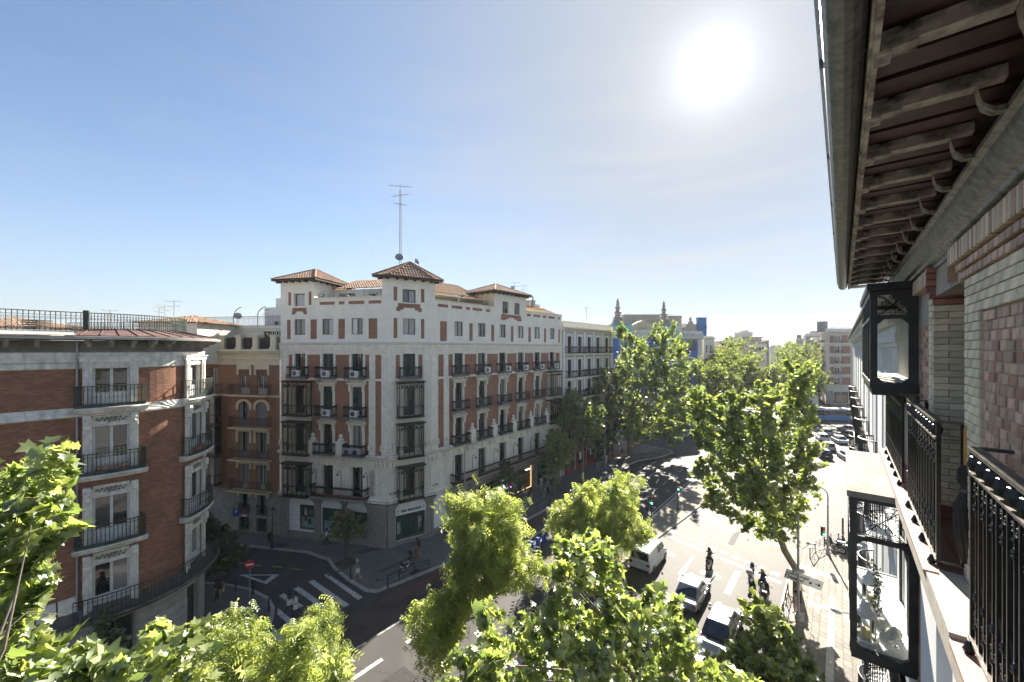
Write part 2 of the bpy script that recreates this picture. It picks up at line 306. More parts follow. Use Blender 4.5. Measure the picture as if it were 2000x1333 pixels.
# ------------------------------------------------------------ facades
def split_build(pieces, name, mats, parent, f=None):
    for fn in pieces:
        m = MB(); fn(m); m.build(name, mats, parent, world=True)
class Fac:
    """a facade: a = metres along it (left to right seen from outside), d = outwards, z = up.
    R: after a=a1 the wall bends round (convex) with radius R"""
    def __init__(s, O, th, a1=None, R_=None, amax=None):
        s.O = Vector((O[0], O[1], 0)); s.th = th; s.a1 = a1; s.R = R_; s.amax = amax
    def _base(s, a):
        x = Vector((math.cos(s.th), math.sin(s.th), 0))
        if s.a1 is None or a <= s.a1: return s.O+x*a, s.th
        aa = min(a, s.amax)-s.a1; ph = aa/s.R; y = Vector((-math.sin(s.th), math.cos(s.th), 0))
        c = s.O+x*s.a1+y*s.R; p = c + x*(s.R*math.sin(ph)) - y*(s.R*math.cos(ph)); th = s.th+ph
        if a > s.amax: p = p+Vector((math.cos(th), math.sin(th), 0))*(a-s.amax)
        return p, th
    def pt(s, a, d, z):
        p, th = s._base(a); return Vector((p.x+math.sin(th)*d, p.y-math.cos(th)*d, z))
    def M(s, a, d, z):
        p = s.pt(a, d, z); return TM(p, s._base(a)[1])
    def steps(s, a0, a1):
        if s.a1 is None or a1 <= s.a1: return [a0, a1]
        L = [a0]; x = max(a0, s.a1)
        if x > a0: L.append(x)
        e = min(a1, s.amax); n = max(1, int(math.ceil((e-x)/.35)))
        L += [x+(e-x)*(i+1)/n for i in range(n)] if e > x else []
        if a1 > e+1e-6: L.append(a1)
        return L
    def box(s, mb, a0, a1, d0, d1, z0, z1, mi=0):
        st = s.steps(a0, a1); n = len(st)
        for i in range(n-1):
            A, B = st[i], st[i+1]
            c = [s.pt(A, d1, z0), s.pt(B, d1, z0), s.pt(B, d0, z0), s.pt(A, d0, z0), s.pt(A, d1, z1), s.pt(B, d1, z1), s.pt(B, d0, z1), s.pt(A, d0, z1)]
            b = len(mb.v); mb.v.extend([tuple(p) for p in c])
            fs = [(0, 3, 2, 1), (4, 5, 6, 7), (0, 1, 5, 4)]
            if i == 0: fs.append((3, 0, 4, 7))
            if i == n-2: fs.append((1, 2, 6, 5))
            for f in fs: mb.f.append(tuple(b+k for k in f)); mb.m.append(mi); mb.uv.append([(0, 0)]*4 if False else None)
    def sweep(s, mb, prof, a0, a1, mi=0):
        """closed profile [(d,z)] swept along the wall"""
        st = s.steps(a0, a1); n = len(prof); b = len(mb.v)
        for a in st:
            for d, z in prof: mb.v.append(tuple(s.pt(a, d, z)))
        for i in range(len(st)-1):
            for k in range(n):
                k2 = (k+1) % n; mb.f.append((b+i*n+k, b+i*n+k2, b+(i+1)*n+k2, b+(i+1)*n+k)); mb.m.append(mi); mb.uv.append(None)
        mb.f.append(tuple(b+k for k in reversed(range(n)))); mb.m.append(mi); mb.uv.append(None)
        e = b+(len(st)-1)*n; mb.f.append(tuple(e+k for k in range(n))); mb.m.append(mi); mb.uv.append(None)
    def wall(s, mb, a0, a1, z0, z1, openings=(), rects=(), base=0, depth=.28, reveal=0, back=1, d=0.0, thick=.35):
        """wall face with real openings; rects = (a0,a1,z0,z1,mi) regions of another material"""
        As = {a0, a1}; Zs = {z0, z1}
        for o in list(openings)+[r[:4] for r in rects]:
            for q in o[:2]:
                if a0 < q < a1: As.add(q)
            for q in o[2:4]:
                if z0 < q < z1: Zs.add(q)
        As |= set(s.steps(a0, a1)); As = sorted(As); Zs = sorted(Zs)
        for i in range(len(As)-1):
            A, B = As[i], As[i+1]
            if B-A < 1e-5: continue
            am = (A+B)/2
            for j in range(len(Zs)-1):
                C, D = Zs[j], Zs[j+1]; zm = (C+D)/2
                if any(o[0] < am < o[1] and o[2] < zm < o[3] for o in openings): continue
                mi = base
                for r in rects:
                    if r[0] < am < r[1] and r[2] < zm < r[3]: mi = r[4]
                mb.face([s.pt(A, d, C), s.pt(B, d, C), s.pt(B, d, D), s.pt(A, d, D)], mi, [(A, C), (B, C), (B, D), (A, D)])
        for o in openings:
            A, B, C, D = o[:4]; e = d-depth
            for p in ([(A, C), (A, D)], [(B, D), (B, C)]):
                (x1, y1), (x2, y2) = p
                mb.face([s.pt(x1, d, y1), s.pt(x2, d, y2), s.pt(x2, e, y2), s.pt(x1, e, y1)], reveal)
            mb.face([s.pt(A, d, D), s.pt(B, d, D), s.pt(B, e, D), s.pt(A, e, D)], reveal)
            mb.face([s.pt(B, d, C), s.pt(A, d, C), s.pt(A, e, C), s.pt(B, e, C)], reveal)
            mb.face([s.pt(A, e-.12, C), s.pt(B, e-.12, C), s.pt(B, e-.12, D), s.pt(A, e-.12, D)], back)
    def hit(s, px, py=None):
        """where the camera ray through photo pixel px meets the flat part: (a, z)"""
        k = (px-1000)/F; c, n = math.cos(s.th), math.sin(s.th)
        a = (k*s.O.y-s.O.x)/(c-k*n); Y = s.O.y+a*n
        return (a, H-((py or 682)-682)/F*Y)
def rail_flat(w, h, dep, sp=.12, r=.011, scroll=False):
    """straight balcony railing in local coords: x along, -y outwards, closed at both ends"""
    mb = MB()
    P = [(-w/2, 0), (-w/2, -dep), (w/2, -dep), (w/2, 0)]
    for i in range(3):
        a, b = Vector((*P[i], 0)), Vector((*P[i+1], 0)); L = (b-a).length; n = max(1, int(round(L/sp)))
        for z in (.04, h-.16, h): mb.bar(a+Vector((0, 0, z)), b+Vector((0, 0, z)), .045 if z == h else .025, .03)
        for k in range(n+1):
            p = a.lerp(b, k/n); mb.box(p.x-r, p.x+r, p.y-r, p.y+r, .0, h)
            if scroll and k < n:
                q = a.lerp(b, (k+.5)/n); mb.box(q.x-.03, q.x+.03, q.y-.012, q.y+.012, h-.14, h-.03); mb.box(q.x-.02, q.x+.02, q.y-.012, q.y+.012, .08, .2)
    return mb
def roof_tiles(mb, c0, c1, t0, t1, pitch=.28, amp=.055, rows=.38, mi=0):
    """curved clay tiles on the quad c0-c1 (eave) t0-t1 (top; may meet in one point): real ribs and steps"""
    c0, c1, t0, t1 = map(Vector, (c0, c1, t0, t1)); L = max((c1-c0).length, (t1-t0).length); n = max(2, int(L/pitch)); 
    S = ((t0+t1)/2-(c0+c1)/2).length; m = max(1, int(S/rows)); nn = (c1-c0).cross(t0-c0 if (t0-c0).length > .1 else t1-c0).normalized()
    if nn.z < 0: nn = -nn
    W_, T_ = (c1-c0).length, (t1-t0).length; xd = (c1-c0).normalized(); sx0 = (t0-c0).dot(xd); sx1 = (t1-c0).dot(xd)
    upv = (t0-c0)-xd*sx0; 
    for j in range(m):
        f0, f1 = j/m, (j+1)/m+.012
        l0 = sx0*(f0+f1)/2; r0 = W_+(sx1-W_)*(f0+f1)/2
        k0 = int(math.floor(l0/pitch)); k1 = int(math.ceil(r0/pitch))
        for k in range(k0, k1):
            x0 = max(k*pitch, l0); x1 = min((k+1)*pitch, r0)
            if x1-x0 < .04: continue
            h = [.0, amp, amp*1.25, amp, .0]; ring = []
            lift = .035+random.uniform(0, .02)
            for f, ex in ((f0, lift), (f1, 0.0)):
                ring.append([c0+xd*(x0+(x1-x0)*i/4)+upv*f+nn*(h[i]+ex) for i in range(5)])
            b = len(mb.v); mb.v.extend([tuple(p) for p in ring[0]+ring[1]])
            for i in range(4): mb.f.append((b+i, b+i+1, b+5+i+1, b+5+i)); mb.m.append(mi); mb.uv.append(None)
            mb.f.append((b+4, b+3, b+2, b+1, b)); mb.m.append(mi); mb.uv.append(None)
    mb.face([c0, c1, t1, t0], mi)
# ------------------------------------------------------------ shared window pieces
_wc = {}
def win_set(w, h, arch=False, sill_h=0.0, mull=1, trans=0.0):
    k = (round(w, 2), round(h, 2), arch, sill_h, mull, trans)
    if k in _wc: return _wc[k]
    f = MB(); t = .06 if w < 1.35 else .10
    f.box(-w/2, -w/2+t, 0, .07, 0, h); f.box(w/2-t, w/2, 0, .07, 0, h); f.box(-w/2+t, w/2-t, 0, .07, h-t, h); f.box(-w/2+t, w/2-t, 0, .07, 0, max(t, sill_h))
    if arch:
        for i in range(6):
            x0 = -w/2+w*i/6; x1 = x0+w/6; xm = abs((x0+x1)/2)/(w/2); f.box(x0, x1, -.02, .05, h-t-.16*xm**2, h-.004)
    for i in range(mull):
        x = -w/2+w*(i+1)/(mull+1); f.box(x-t*.6, x+t*.6, -.008, .078, .01, h-.01)
    if trans: f.box(-w/2+t, w/2-t, -.004, .074, h-trans-.03, h-trans+.03)
    n = mull+1; pw = w/n
    p = MB(); p.face([(-pw/2+.03, 0, 0), (pw/2-.03, 0, 0), (pw/2-.03, 0, h-t-max(t, sill_h)), (-pw/2+.03, 0, h-t-max(t, sill_h))])
    s = MB(); sw = w*.27
    s.box(-sw/2, sw/2, -.02, .02, 0, h-.1)
    for i in range(int(h/.16)): s.box(-sw/2+.03, sw/2-.03, -.035, -.021, .1+i*.16, .2+i*.16)
    r = _wc[k] = dict(w=w, h=h, n=n, pw=pw, z=max(t, sill_h), f=f, p=p, s=s, sw=sw, me={})
    return r
def _me(ws, key, name, m):
    k = (key, m.name)
    if k not in ws['me']: ws['me'][k] = ws[key].mesh(name, m)
    return ws['me'][k]
def put_window(parent, fac, a, z, w, h, frame=None, pane=None, shut=None, depth=.22, arch=False, sill_h=0.0, mull=1, name='window', trans=0.0, M=None, closed=False):
    ws = win_set(w-.006, h-.006, arch, sill_h, mull, trans)
    M = M or fac.M(a, -depth, z+.003)
    o = put(name, _me(ws, 'f', name, frame or wood_d), parent, M)
    for i in range(ws['n']):
        put('pane', _me(ws, 'p', 'pane', pane or glass), o, M @ Matrix.Translation((-w/2+ws['pw']*(i+.5), .045, ws['z'])))
    if shut:
        offs = ([(-w/2+ws['sw']/2+.02, -.07, .02), (w/2-ws['sw']/2-.02, -.07, -.02)] if not closed else [(-w/2+ws['sw']*(.5+i)*.93+.0, -.07, (.05, -.05)[i % 2]) for i in range(4)])
        for x, y, ph in offs:
            put('shutter', _me(ws, 's', 'shutter', shut), o, M @ Matrix.Translation((x, y, .05)) @ Matrix.Rotation(ph*3, 4, 'Z'))
    return o
_bc = {}
def put_balcony(parent, fac, a, z, w, dep=.55, h=1.0, slab_m=None, rail_m=None, sp=.12, thick=.12, scroll=True, r=.011):
    k = (round(w, 2), dep, h, sp, thick, r, (slab_m or ledge).name, (rail_m or iron).name)
    if k not in _bc:
        s = MB(); s.box(-w/2-.05, w/2+.05, -dep-.05, 0, -thick, 0); s.box(-w/2, w/2, -dep, 0, -thick-.06, -thick-.004)
        _bc[k] = (s.mesh('balcony', slab_m or ledge), rail_flat(w, h, dep, sp, r, scroll).mesh('railing', rail_m or iron))
    M = fac.M(a, .003, z)
    o = put('balcony', _bc[k][0], parent, M); put('railing', _bc[k][1], o, M); return o
def ac_mesh():
    m = MB(); m.box(-.4, .4, -.3, 0, 0, .58); c = (-.12, -.302, .29)
    m.wheel((c[0], -.305, c[2]), .23, .02, 16, 1); 
    for k in range(5): m.box(.16, .36, -.308, -.3, .1+k*.09, .13+k*.09, 2)
    for k in range(3): m.bar((c[0]-.2*math.cos(k*1.05), -.325, c[2]-.2*math.sin(k*1.05)), (c[0]+.2*math.cos(k*1.05), -.325, c[2]+.2*math.sin(k*1.05)), .012, .012, 2)
    return m.mesh('air_conditioner', [white_p, black_p, grey_p])
AC = ac_mesh()

# ------------------------------------------------------------ ornate main building on the corner
B = thing('corner_apartment_building', 'cream and red brick corner apartment block with tiled roof towers and a tall antenna mast', 'building', (-9.5, 38.5, 0))
FL = Fac((-22.6, 39.3), math.atan2(-2.47, 11.13)); FC = Fac((-11.47, 36.83), math.atan2(2.32, 3.49)); FR = Fac((-7.98, 39.15), R(50.6))
LEN = {FL: 11.4, FC: 4.19, FR: 23.9}
colL = [2.0, 5.1, 8.25]; colR = [3.75, 7.25, 10.8, 14.3, 17.85, 21.4]
doorw = 1.2
mats_w = [plaster, dark_in, redbrick, stone_w, granite, white_p]
def brick_between(L, cols, z0, z1, gap, ends):
    out = []; e = [ends[0]]+[None]*0
    xs = [ends[0]]
    for c in cols: xs += [c-gap, c+gap]
    xs.append(ends[1])
    for i in range(0, len(xs), 2):
        if xs[i+1]-xs[i] > .15: out.append((xs[i], xs[i+1], z0, z1, 2))
    return out
w_mb = MB(); trims = MB()
for f, cols, side in ((FL, colL, 'L'), (FC, [2.05], 'C'), (FR, colR, 'R')):
    L = LEN[f]; op = []; rc = []
    for c in cols:
        op.append((c-.6, c+.6, 19.87, 21.39))                       # attic window
        op.append((c-.6, c+.6, 15.9, 18.2))                         # fifth floor door
        op.append((c-.55, c+.55, 12.2, 14.93)); op.append((c-.55, c+.55, 8.45, 11.3)); 
        if not (side == 'L' and c < 3): op.append((c-.6, c+.6, 4.42, 7.4))
        else: op.append((c-.6, c+.6, 4.42, 7.4))
    if side == 'L':
        rc += brick_between(L, cols, 15.72, 17.95, .85, (.75, 9.6)) + [(10.15, 10.75, 15.72, 17.95, 2)]
        rc += brick_between(L, cols[1:], 8.3, 15.5, .8, (3.3, 9.45)) + [(10.15, 10.75, 8.45, 15.5, 2)]
        rc += [(.55, .95, 19.45, 21.35, 2), (3.2, 3.9, 19.45, 21.35, 2), (6.25, 6.95, 19.45, 21.35, 2), (9.45, 10.35, 19.45, 21.35, 2)]
        rc += [(4.2, 5.85, 22.72, 23.02, 2), (6.3, 6.9, 22.72, 23.02, 2), (7.35, 9.0, 22.72, 23.02, 2), (9.45, 10.75, 22.72, 23.02, 2)]
        op.append((1.35, 2.55, 22.65, 23.9)); rc += [(.7, 1.0, 22.75, 24.05, 2), (3.0, 3.3, 22.75, 24.05, 2), (1.15, 2.75, 22.15, 22.5, 2), (1.1, 1.45, 21.85, 22.16, 2), (2.45, 2.8, 21.85, 22.16, 2), (1.4, 1.62, 22.0, 22.16, 2), (2.3, 2.5, 22.0, 22.16, 2)]
    elif side == 'C':
        rc += [(.75, 1.15, 15.72, 17.95, 2), (2.95, 3.35, 15.72, 17.95, 2), (.55, .9, 19.5, 21.4, 2), (3.2, 3.55, 19.5, 21.4, 2), (.55, .9, 23.0, 24.3, 2), (3.2, 3.55, 23.0, 24.3, 2)]
        rc += [(.95, 3.15, 22.4, 22.8, 2), (.8, 1.2, 22.05, 22.42, 2), (2.9, 3.3, 22.05, 22.42, 2), (1.15, 1.5, 22.2, 22.42, 2), (2.6, 2.95, 22.2, 22.42, 2)]
        op.append((1.4, 2.7, 22.9, 24.15))
    else:
        rc += [(.95, 1.65, 15.72, 17.95, 2)]+brick_between(L, cols, 15.72, 17.95, .85, (2.3, 23.3))
        rc += [(.95, 1.65, 8.45, 15.5, 2)]+brick_between(L, cols[:5], 8.3, 15.5, .8, (2.4, 20.0))
        rc += [(1.2, 2.1, 19.3, 21.3, 2)] + [(c-.2, c+.3, 19.4, 21.3, 2) for c in (5.5, 9.0, 12.55, 16.1, 19.6)] + [(23.0, 23.4, 19.4, 21.3, 2)]
        rc += [(a, a+wd, 22.72, 23.02, 2) for a, wd in ((.9, 1.35), (2.75, 1.5), (4.8, .6), (5.8, 1.5), (7.9, .7), (15.6, .8), (17.0, 1.5), (19.1, .8), (20.5, 1.5), (22.9, .5))]
        op += [(10.8, 11.9, 22.75, 24.2), (13.05, 14.15, 22.75, 24.2)]; rc += [(10.6, 14.35, 22.3, 22.66, 2), (10.5, 11.5, 21.95, 22.32, 2), (13.45, 14.5, 21.95, 22.32, 2), (11.4, 12.0, 22.12, 22.32, 2), (12.95, 13.5, 22.12, 22.32, 2)]
    # ground floor
    if side == 'L': gop = [(2.0, 3.65, 1.0, 3.4), (4.5, 6.7, .85, 3.3), (7.15, 9.3, .75, 3.2)]; grc = [(-.2, .75, 0, 4.15, 4), (.75, 10.4, .0, .8, 4), (3.7, 4.4, 0, 4.15, 4), (6.8, 7.15, 0, 4.15, 4), (9.35, L, 0, 4.15, 4)]; gb = 5
    elif side == 'C': gop = [(.75, 3.6, .55, 2.95)]; grc = [(0, .7, 0, 4.15, 4), (3.65, L, 0, 4.15, 4), (.7, 3.65, 0, .5, 4)]; gb = 5
    else: gop = [(3.1, 5.1, .15, 3.1), (6.4, 9.2, .15, 3.2), (10.1, 12.6, .35, 3.3), (13.6, 17.0, .3, 3.4), (17.9, 20.3, .3, 3.4)]; grc = [(0, .3, 0, 4.15, 4), (1.95, L, 0, 4.15, 4), (.3, 1.95, 0, .75, 4)]; gb = 5
    f.wall(w_mb, -.2 if side == 'L' else 0, L, 0, 4.15, gop, grc, base=gb, reveal=4, depth=.35)
    f.wall(w_mb, -.2 if side == 'L' else 0, L, 4.15, 8.3, [o for o in op if o[2] < 8], [], base=3, reveal=3, depth=.35)
    f.wall(w_mb, -.2 if side == 'L' else 0, L, 8.3, 19.04, [o for o in op if 8 < o[2] < 19], rc, base=3, reveal=3, depth=.3)
    # attic: parapet height, with towers going higher
    f.wall(w_mb, -.2 if side == 'L' else 0, L, 19.04, 22.68, [o for o in op if 19 < o[2] < 22], rc, base=0, depth=.22)
    tow = {'L': [(-.2, 3.6), (10.85, 11.4)], 'C': [(0, 4.19)], 'R': [(0, .55), (9.3, 15.4)]}[side]
    for a0, a1 in tow: f.wall(w_mb, a0, a1, 22.68, 25.15, [o for o in op if o[2] > 22 and a0 < o[0] < a1], rc, base=0, depth=.22)
    for a0, a1 in {'L': [(3.6, 10.85)], 'C': [], 'R': [(.55, 9.3), (15.4, 23.9)]}[side]:
        f.wall(w_mb, a0, a1, 22.68, 23.3, [], rc, base=0); f.box(trims, a0, a1, -.35, .08, 23.3, 23.42, 0)
        f.box(w_mb, a0, a1, -.3, -.01, 22.3, 23.3, 0)
    e0 = -.25 if side == 'L' else -.02; e1 = L+.02
    f.sweep(trims, [(0.003, 19.16), (.03, 19.16), (.03, 19.05), (.3, 19.05), (.3, 18.98), (.16, 18.93), (.12, 18.62), (.08, 18.6), (.06, 18.36), (.003, 18.36)][::-1], e0, e1, 0)
    f.box(trims, e0, e1, .25, .31, 19.052, 19.075, 1)
    f.box(trims, e0, e1, .003, .07, 18.05, 18.3, 0); f.box(trims, e0, e1, .003, .1, 15.5, 15.72, 0)
    f.sweep(trims, [(.003, 8.62), (.32, 8.62), (.42, 8.5), (.42, 8.42), (.2, 8.28), (.1, 8.1), (.003, 8.1)][::-1], e0, e1, 0)
    f.box(trims, e0, e1, .38, .44, 8.505, 8.53, 1)
    f.sweep(trims, [(.003, 4.62), (.2, 4.62), (.3, 4.42), (.3, 4.25), (.12, 4.15), (.003, 4.15)][::-1], e0, e1, 0)
    f.box(trims, e0, e1, .27, .315, 4.43, 4.46, 1)
# close the building at the back and on top
w_mb.prism([(-22.7, 39.5), (-22.9, 52.0), (-2, 64), (7.2, 57.7), (6.9, 57.2), (-8.0, 39.5), (-11.4, 37.3)], 21.9, 22.6, 0)
w_mb.prism([(7.17, 57.61), (-3.5, 66), (-3.8, 65.6), (6.95, 57.3)], 0, 23.3, 0); w_mb.prism([(-22.79, 39.35), (-22.9, 54), (-22.6, 54), (-22.5, 39.4)], 0, 23.3, 0)
w_mb.build('wall', mats_w, B, world=True)
# quoins and framed strips: blocks standing proud
for f, strips in ((FL, [(-.18, .6), (9.55, 10.1), (10.8, 11.38)]), (FC, [(.02, .68), (3.45, 4.17)]), (FR, [(.02, .9), (1.7, 2.25), (23.35, 23.88)])):
    for a0, a1 in strips:
        for k in range(13): f.box(trims, a0, a1, .003, .05, 8.75+k*.5, 9.215+k*.5, 0)
        f.box(trims, a0, a1, .003, .06, 15.8, 17.9, 0); f.box(trims, a0+.02, a1-.02, .05, .1, 8.64, 9.15, 0)
        for k in range(7): f.box(trims, a0, a1, .003, .05, 4.75+k*.48, 5.195+k*.48, 0)
        f.box(trims, a0-.05, a1+.05, .003, .16, 7.95, 8.07, 0)
        n = max(2, int((a1-a0)/.28))
        for k in range(n): f.box(trims, a0+(a1-a0)*(k+.2)/n, a0+(a1-a0)*(k+.8)/n, .05, .3, 7.55, 8.09, 0)
        for k in (0.25, .75):
            c = f.pt(a0+(a1-a0)*k, .35, 9.16); 
            if a1-a0 > .6 or k == .25: trims.lathe([(.12, 0), (.14, .1), (.06, .16), (.13, .3), (.09, .42), (.02, .5)], 8, c)
trims.build('cornice', [stone_w, ledge], B, world=True)
# pediments, consoles and jambs of the 3rd and 4th floor doors
def surround(tri):
    m = MB(); 
    for s in (-1, 1):
        x = s*.72; m.box(min(x, s*.56), max(x, s*.56), -.07, -.003, 0, 2.78); m.box(s*.7-.1, s*.7+.1, -.22, -.071, 2.3, 2.82); m.box(s*.7-.13, s*.7+.13, -.26, -.003, 2.82, 2.9)
    m.box(-.84, .84, -.1, -.003, 2.9, 3.0); m.box(-.95, .95, -.32, -.003, 3.0, 3.09); m.box(-.85, .85, -.2, -.003, 2.72+.0, 2.815) if False else None
    n = 8
    for i in range(n):
        x0, x1 = -.98+1.96*i/n, -.98+1.96*(i+1)/n
        if tri: h0, h1 = [.42*(1-abs(x)/1.0) for x in (x0, x1)]
        else: h0, h1 = [.42*math.sqrt(max(0, 1-(x/1.0)**2)) for x in (x0, x1)]
        c = [(x0, -.3, 3.09+h0), (x1, -.3, 3.09+h1), (x1, -.003, 3.09+h1), (x0, -.003, 3.09+h0), (x0, -.3, 3.19+h0), (x1, -.3, 3.19+h1), (x1, -.003, 3.19+h1), (x0, -.003, 3.19+h0)]
        m.hexa(c)
        m.box(x0, x1, -.08, -.004, 3.09, 3.08+max(.02, min(h0, h1)), 1)
    for k in range(7): m.lathe([(.05, 0), (.07, .05), (.02, .1)], 6, (-.45+k*.15, -.12, 3.1+.12*(1-abs(k-3)/3)), 0)
    return m.mesh('door_surround', [stone_w, stone_old])
S_arc, S_tri = surround(False), surround(True)
def finial():
    m = MB(); m.box(-.45, .45, -.42, -.004, 0, 1.15); m.box(-.5, .5, -.47, -.0045, 1.15, 1.24); m.box(-.36, .36, -.44, -.421, .2, 1.0)
    m.lathe([(.2, 1.24), (.28, 1.36), (.3, 1.45), (.16, 1.55), (.12, 1.62), (.19, 1.72), (.17, 1.86), (.06, 1.95)], 10, (0, -.22, 0)); return m.mesh('pedestal', stone_w)
PED = finial()
def add_ac(bal, f, a, z, dx=0): put('air_conditioner', AC, bal, f.M(a+dx, .42, z+.06))
ACS = {('L', 0, 5): .1, ('L', 1, 5): .25, ('L', 2, 5): .1, ('L', 1, 4): .3, ('L', 2, 4): .1, ('L', 2, 3): .35, ('R', 1, 5): .3, ('R', 2, 5): .35, ('R', 3, 5): .3, ('R', 4, 5): .3, ('R', 5, 5): .2}
def mirador(parent, f, a, z, w, dep, h, solid, nx=5, nm='bay_window', stone=False):
    m = MB(); x0, x1 = -w/2, w/2; t = .05
    def posts(pa, pb, n):
        for i in range(n+1):
            p = Vector(pa).lerp(Vector(pb), i/n); m.box(p.x-t/2, p.x+t/2, p.y-t/2, p.y+t/2, -solid, h)
    posts((x0, -dep, 0), (x1, -dep, 0), nx); posts((x0, -.02, 0), (x0, -dep+.05, 0), 1); posts((x1, -.02, 0), (x1, -dep+.05, 0), 1)
    for z_ in (-solid, 0, h*.78, h-.04):
        m.box(x0-.02, x1+.02, -dep-.03, -dep+.03, z_, z_+.06); m.box(x0-.025, x0+.02, -dep+.03, -.01, z_, z_+.06); m.box(x1-.02, x1+.025, -dep+.03, -.01, z_, z_+.06)
    m.box(x0-.12, x1+.12, -dep-.14, -.004, h+.03, h+.1); m.box(x0-.2, x1+.2, -dep-.22, -.004, h+.1, h+.14); m.box(x0-.08, x1+.08, -dep-.08, -.004, -solid-.12, -solid)
    for k in range(nx):
        q = x0+w*(k+.5)/nx; m.lathe([(.09, h*.83), (.13, h*.87), (.09, h*.91)], 8, (q, -dep, 0))
    o = m.build(nm, iron, parent, f.M(a, .003, z))
    for i in range(nx):
        g = MB(); g.face([(x0+w*i/nx+.03, -dep, .06), (x0+w*(i+1)/nx-.03, -dep, .06), (x0+w*(i+1)/nx-.03, -dep, h-.05), (x0+w*i/nx+.03, -dep, h-.05)]); g.build('pane', cglass, o, WM[o.name])
    for sx in (x0, x1):
        g = MB(); g.face([(sx, -dep+.03, .06), (sx, -.03, .06), (sx, -.03, h-.05), (sx, -dep+.03, h-.05)]); g.build('pane', cglass, o, WM[o.name])
    r = rail_flat(w-.02, .95, dep-.02, .11, .011); r.build('railing', iron, o, WM[o.name] @ Matrix.Translation((0, 0, -solid)))
    for sx in (-.38, -.2, .24, .4): c = MB(); c.box(w*sx-.09, w*sx+.09, -.12, -.08, 0, h*.75); c.build('curtain', mat('curtain_cloth', (.62, .60, .55), .9), o, WM[o.name])
    return o
vr = random.Random(77)
for f, cols, side in ((FL, colL, 'L'), (FC, [2.05], 'C'), (FR, colR, 'R')):
    for i, c in enumerate(cols):
        gv = lambda: vr.choice((glass, glass, glass_c)); sv_ = lambda: vr.choice((shut_g, shut_g, shut_g, None)); cv = lambda: vr.random() < .15
        put_window(B, f, c, 19.87, 1.2, 1.52, frame=(wood_b if side != 'R' else wood_d), pane=glass_c, depth=.1 if side != 'R' else .14)
        put_window(B, f, c, 15.9, 1.2, 2.3, frame=wood_d, pane=gv(), shut=shut_g, depth=.26, arch=True, sill_h=.5, closed=cv())
        bl = put_balcony(B, f, c, 15.82, 2.0, .6)
        if (side, i, 5) in ACS: add_ac(bl, f, c, 15.82, ACS[side, i, 5])
        bay = (side == 'L' and i == 0) or side == 'C' or (side == 'R' and i == 5)
        put_window(B, f, c, 12.2, 1.1, 2.73, frame=wood_d, pane=gv(), shut=sv_(), depth=.28, sill_h=.6, closed=cv())
        put_window(B, f, c, 8.45, 1.1, 2.85, frame=mat('door_brown', (.11, .05, .03), .6) if vr.random() < .5 else wood_d, pane=gv(), shut=sv_(), depth=.28, sill_h=.6, closed=cv())
        put_window(B, f, c, 4.42, 1.2, 2.98, frame=wood_d, pane=glass, shut=shut_g if side != 'C' else None, depth=.33, sill_h=.6, trans=.5)
        if bay:
            w_ = 2.6 if side == 'L' else (2.35 if side == 'C' else 2.6)
            for z_ in (13.1, 9.35, 5.35):
                if side == 'R' and z_ < 6: continue
                mirador(B, f, c, z_, w_, .72, 2.2 if z_ > 10 else 2.05, .95)
        else:
            put('door_surround', S_arc, B, f.M(c, 0, 12.2)); put('door_surround', S_tri, B, f.M(c, 0, 8.45))
            bl = put_balcony(B, f, c, 12.15, 2.0, .7)
            if (side, i, 4) in ACS: add_ac(bl, f, c, 12.15, ACS[side, i, 4])
            bl = put_balcony(B, f, c, 8.62, 2.15, .75, thick=.1)
            if (side, i, 3) in ACS: add_ac(bl, f, c, 8.62, ACS[side, i, 3]); add_ac(bl, f, c, 8.62, -.55)
            if side == 'R' and i < 5 or (side == 'L' and i == 1): put('pedestal', PED, B, f.M(c+1.75 if side == 'R' else 6.68, .0, 8.53))
            if side == 'L' and i == 1: put('pedestal', PED, B, f.M(3.65, 0, 8.53))
    # long first floor balconies
    if side == 'L': spans = [(3.75, 9.5)]
    elif side == 'R': spans = [(2.6, 19.3)]
    else: spans = []
    for a0, a1 in spans:
        o = put_balcony(B, f, (a0+a1)/2, 4.62, a1-a0, .8, 1.0, thick=.2, slab_m=granite)
        fl = MB(); fl.box(-(a1-a0)/2+.03, (a1-a0)/2-.03, -.76, -.02, .004, .02); fl.build('floor_tiles', terracotta, o, WM[o.name])
# tower windows
put_window(B, FL, 1.95, 22.65, 1.2, 1.25, frame=black_p, pane=glass_c, mull=0); put_window(B, FC, 2.05, 22.9, 1.3, 1.25, frame=black_p, pane=glass_c)
for a in (11.35, 13.6): 
    o = put_window(B, FR, a, 22.75, 1.1, 1.45, frame=black_p, pane=glass)
    bl = MB(); bl.box(-.52, .52, -.03, 0, .75 if a > 12 else .62, 1.42); bl.build('roller_blind', wood_b, o, WM[o.name])
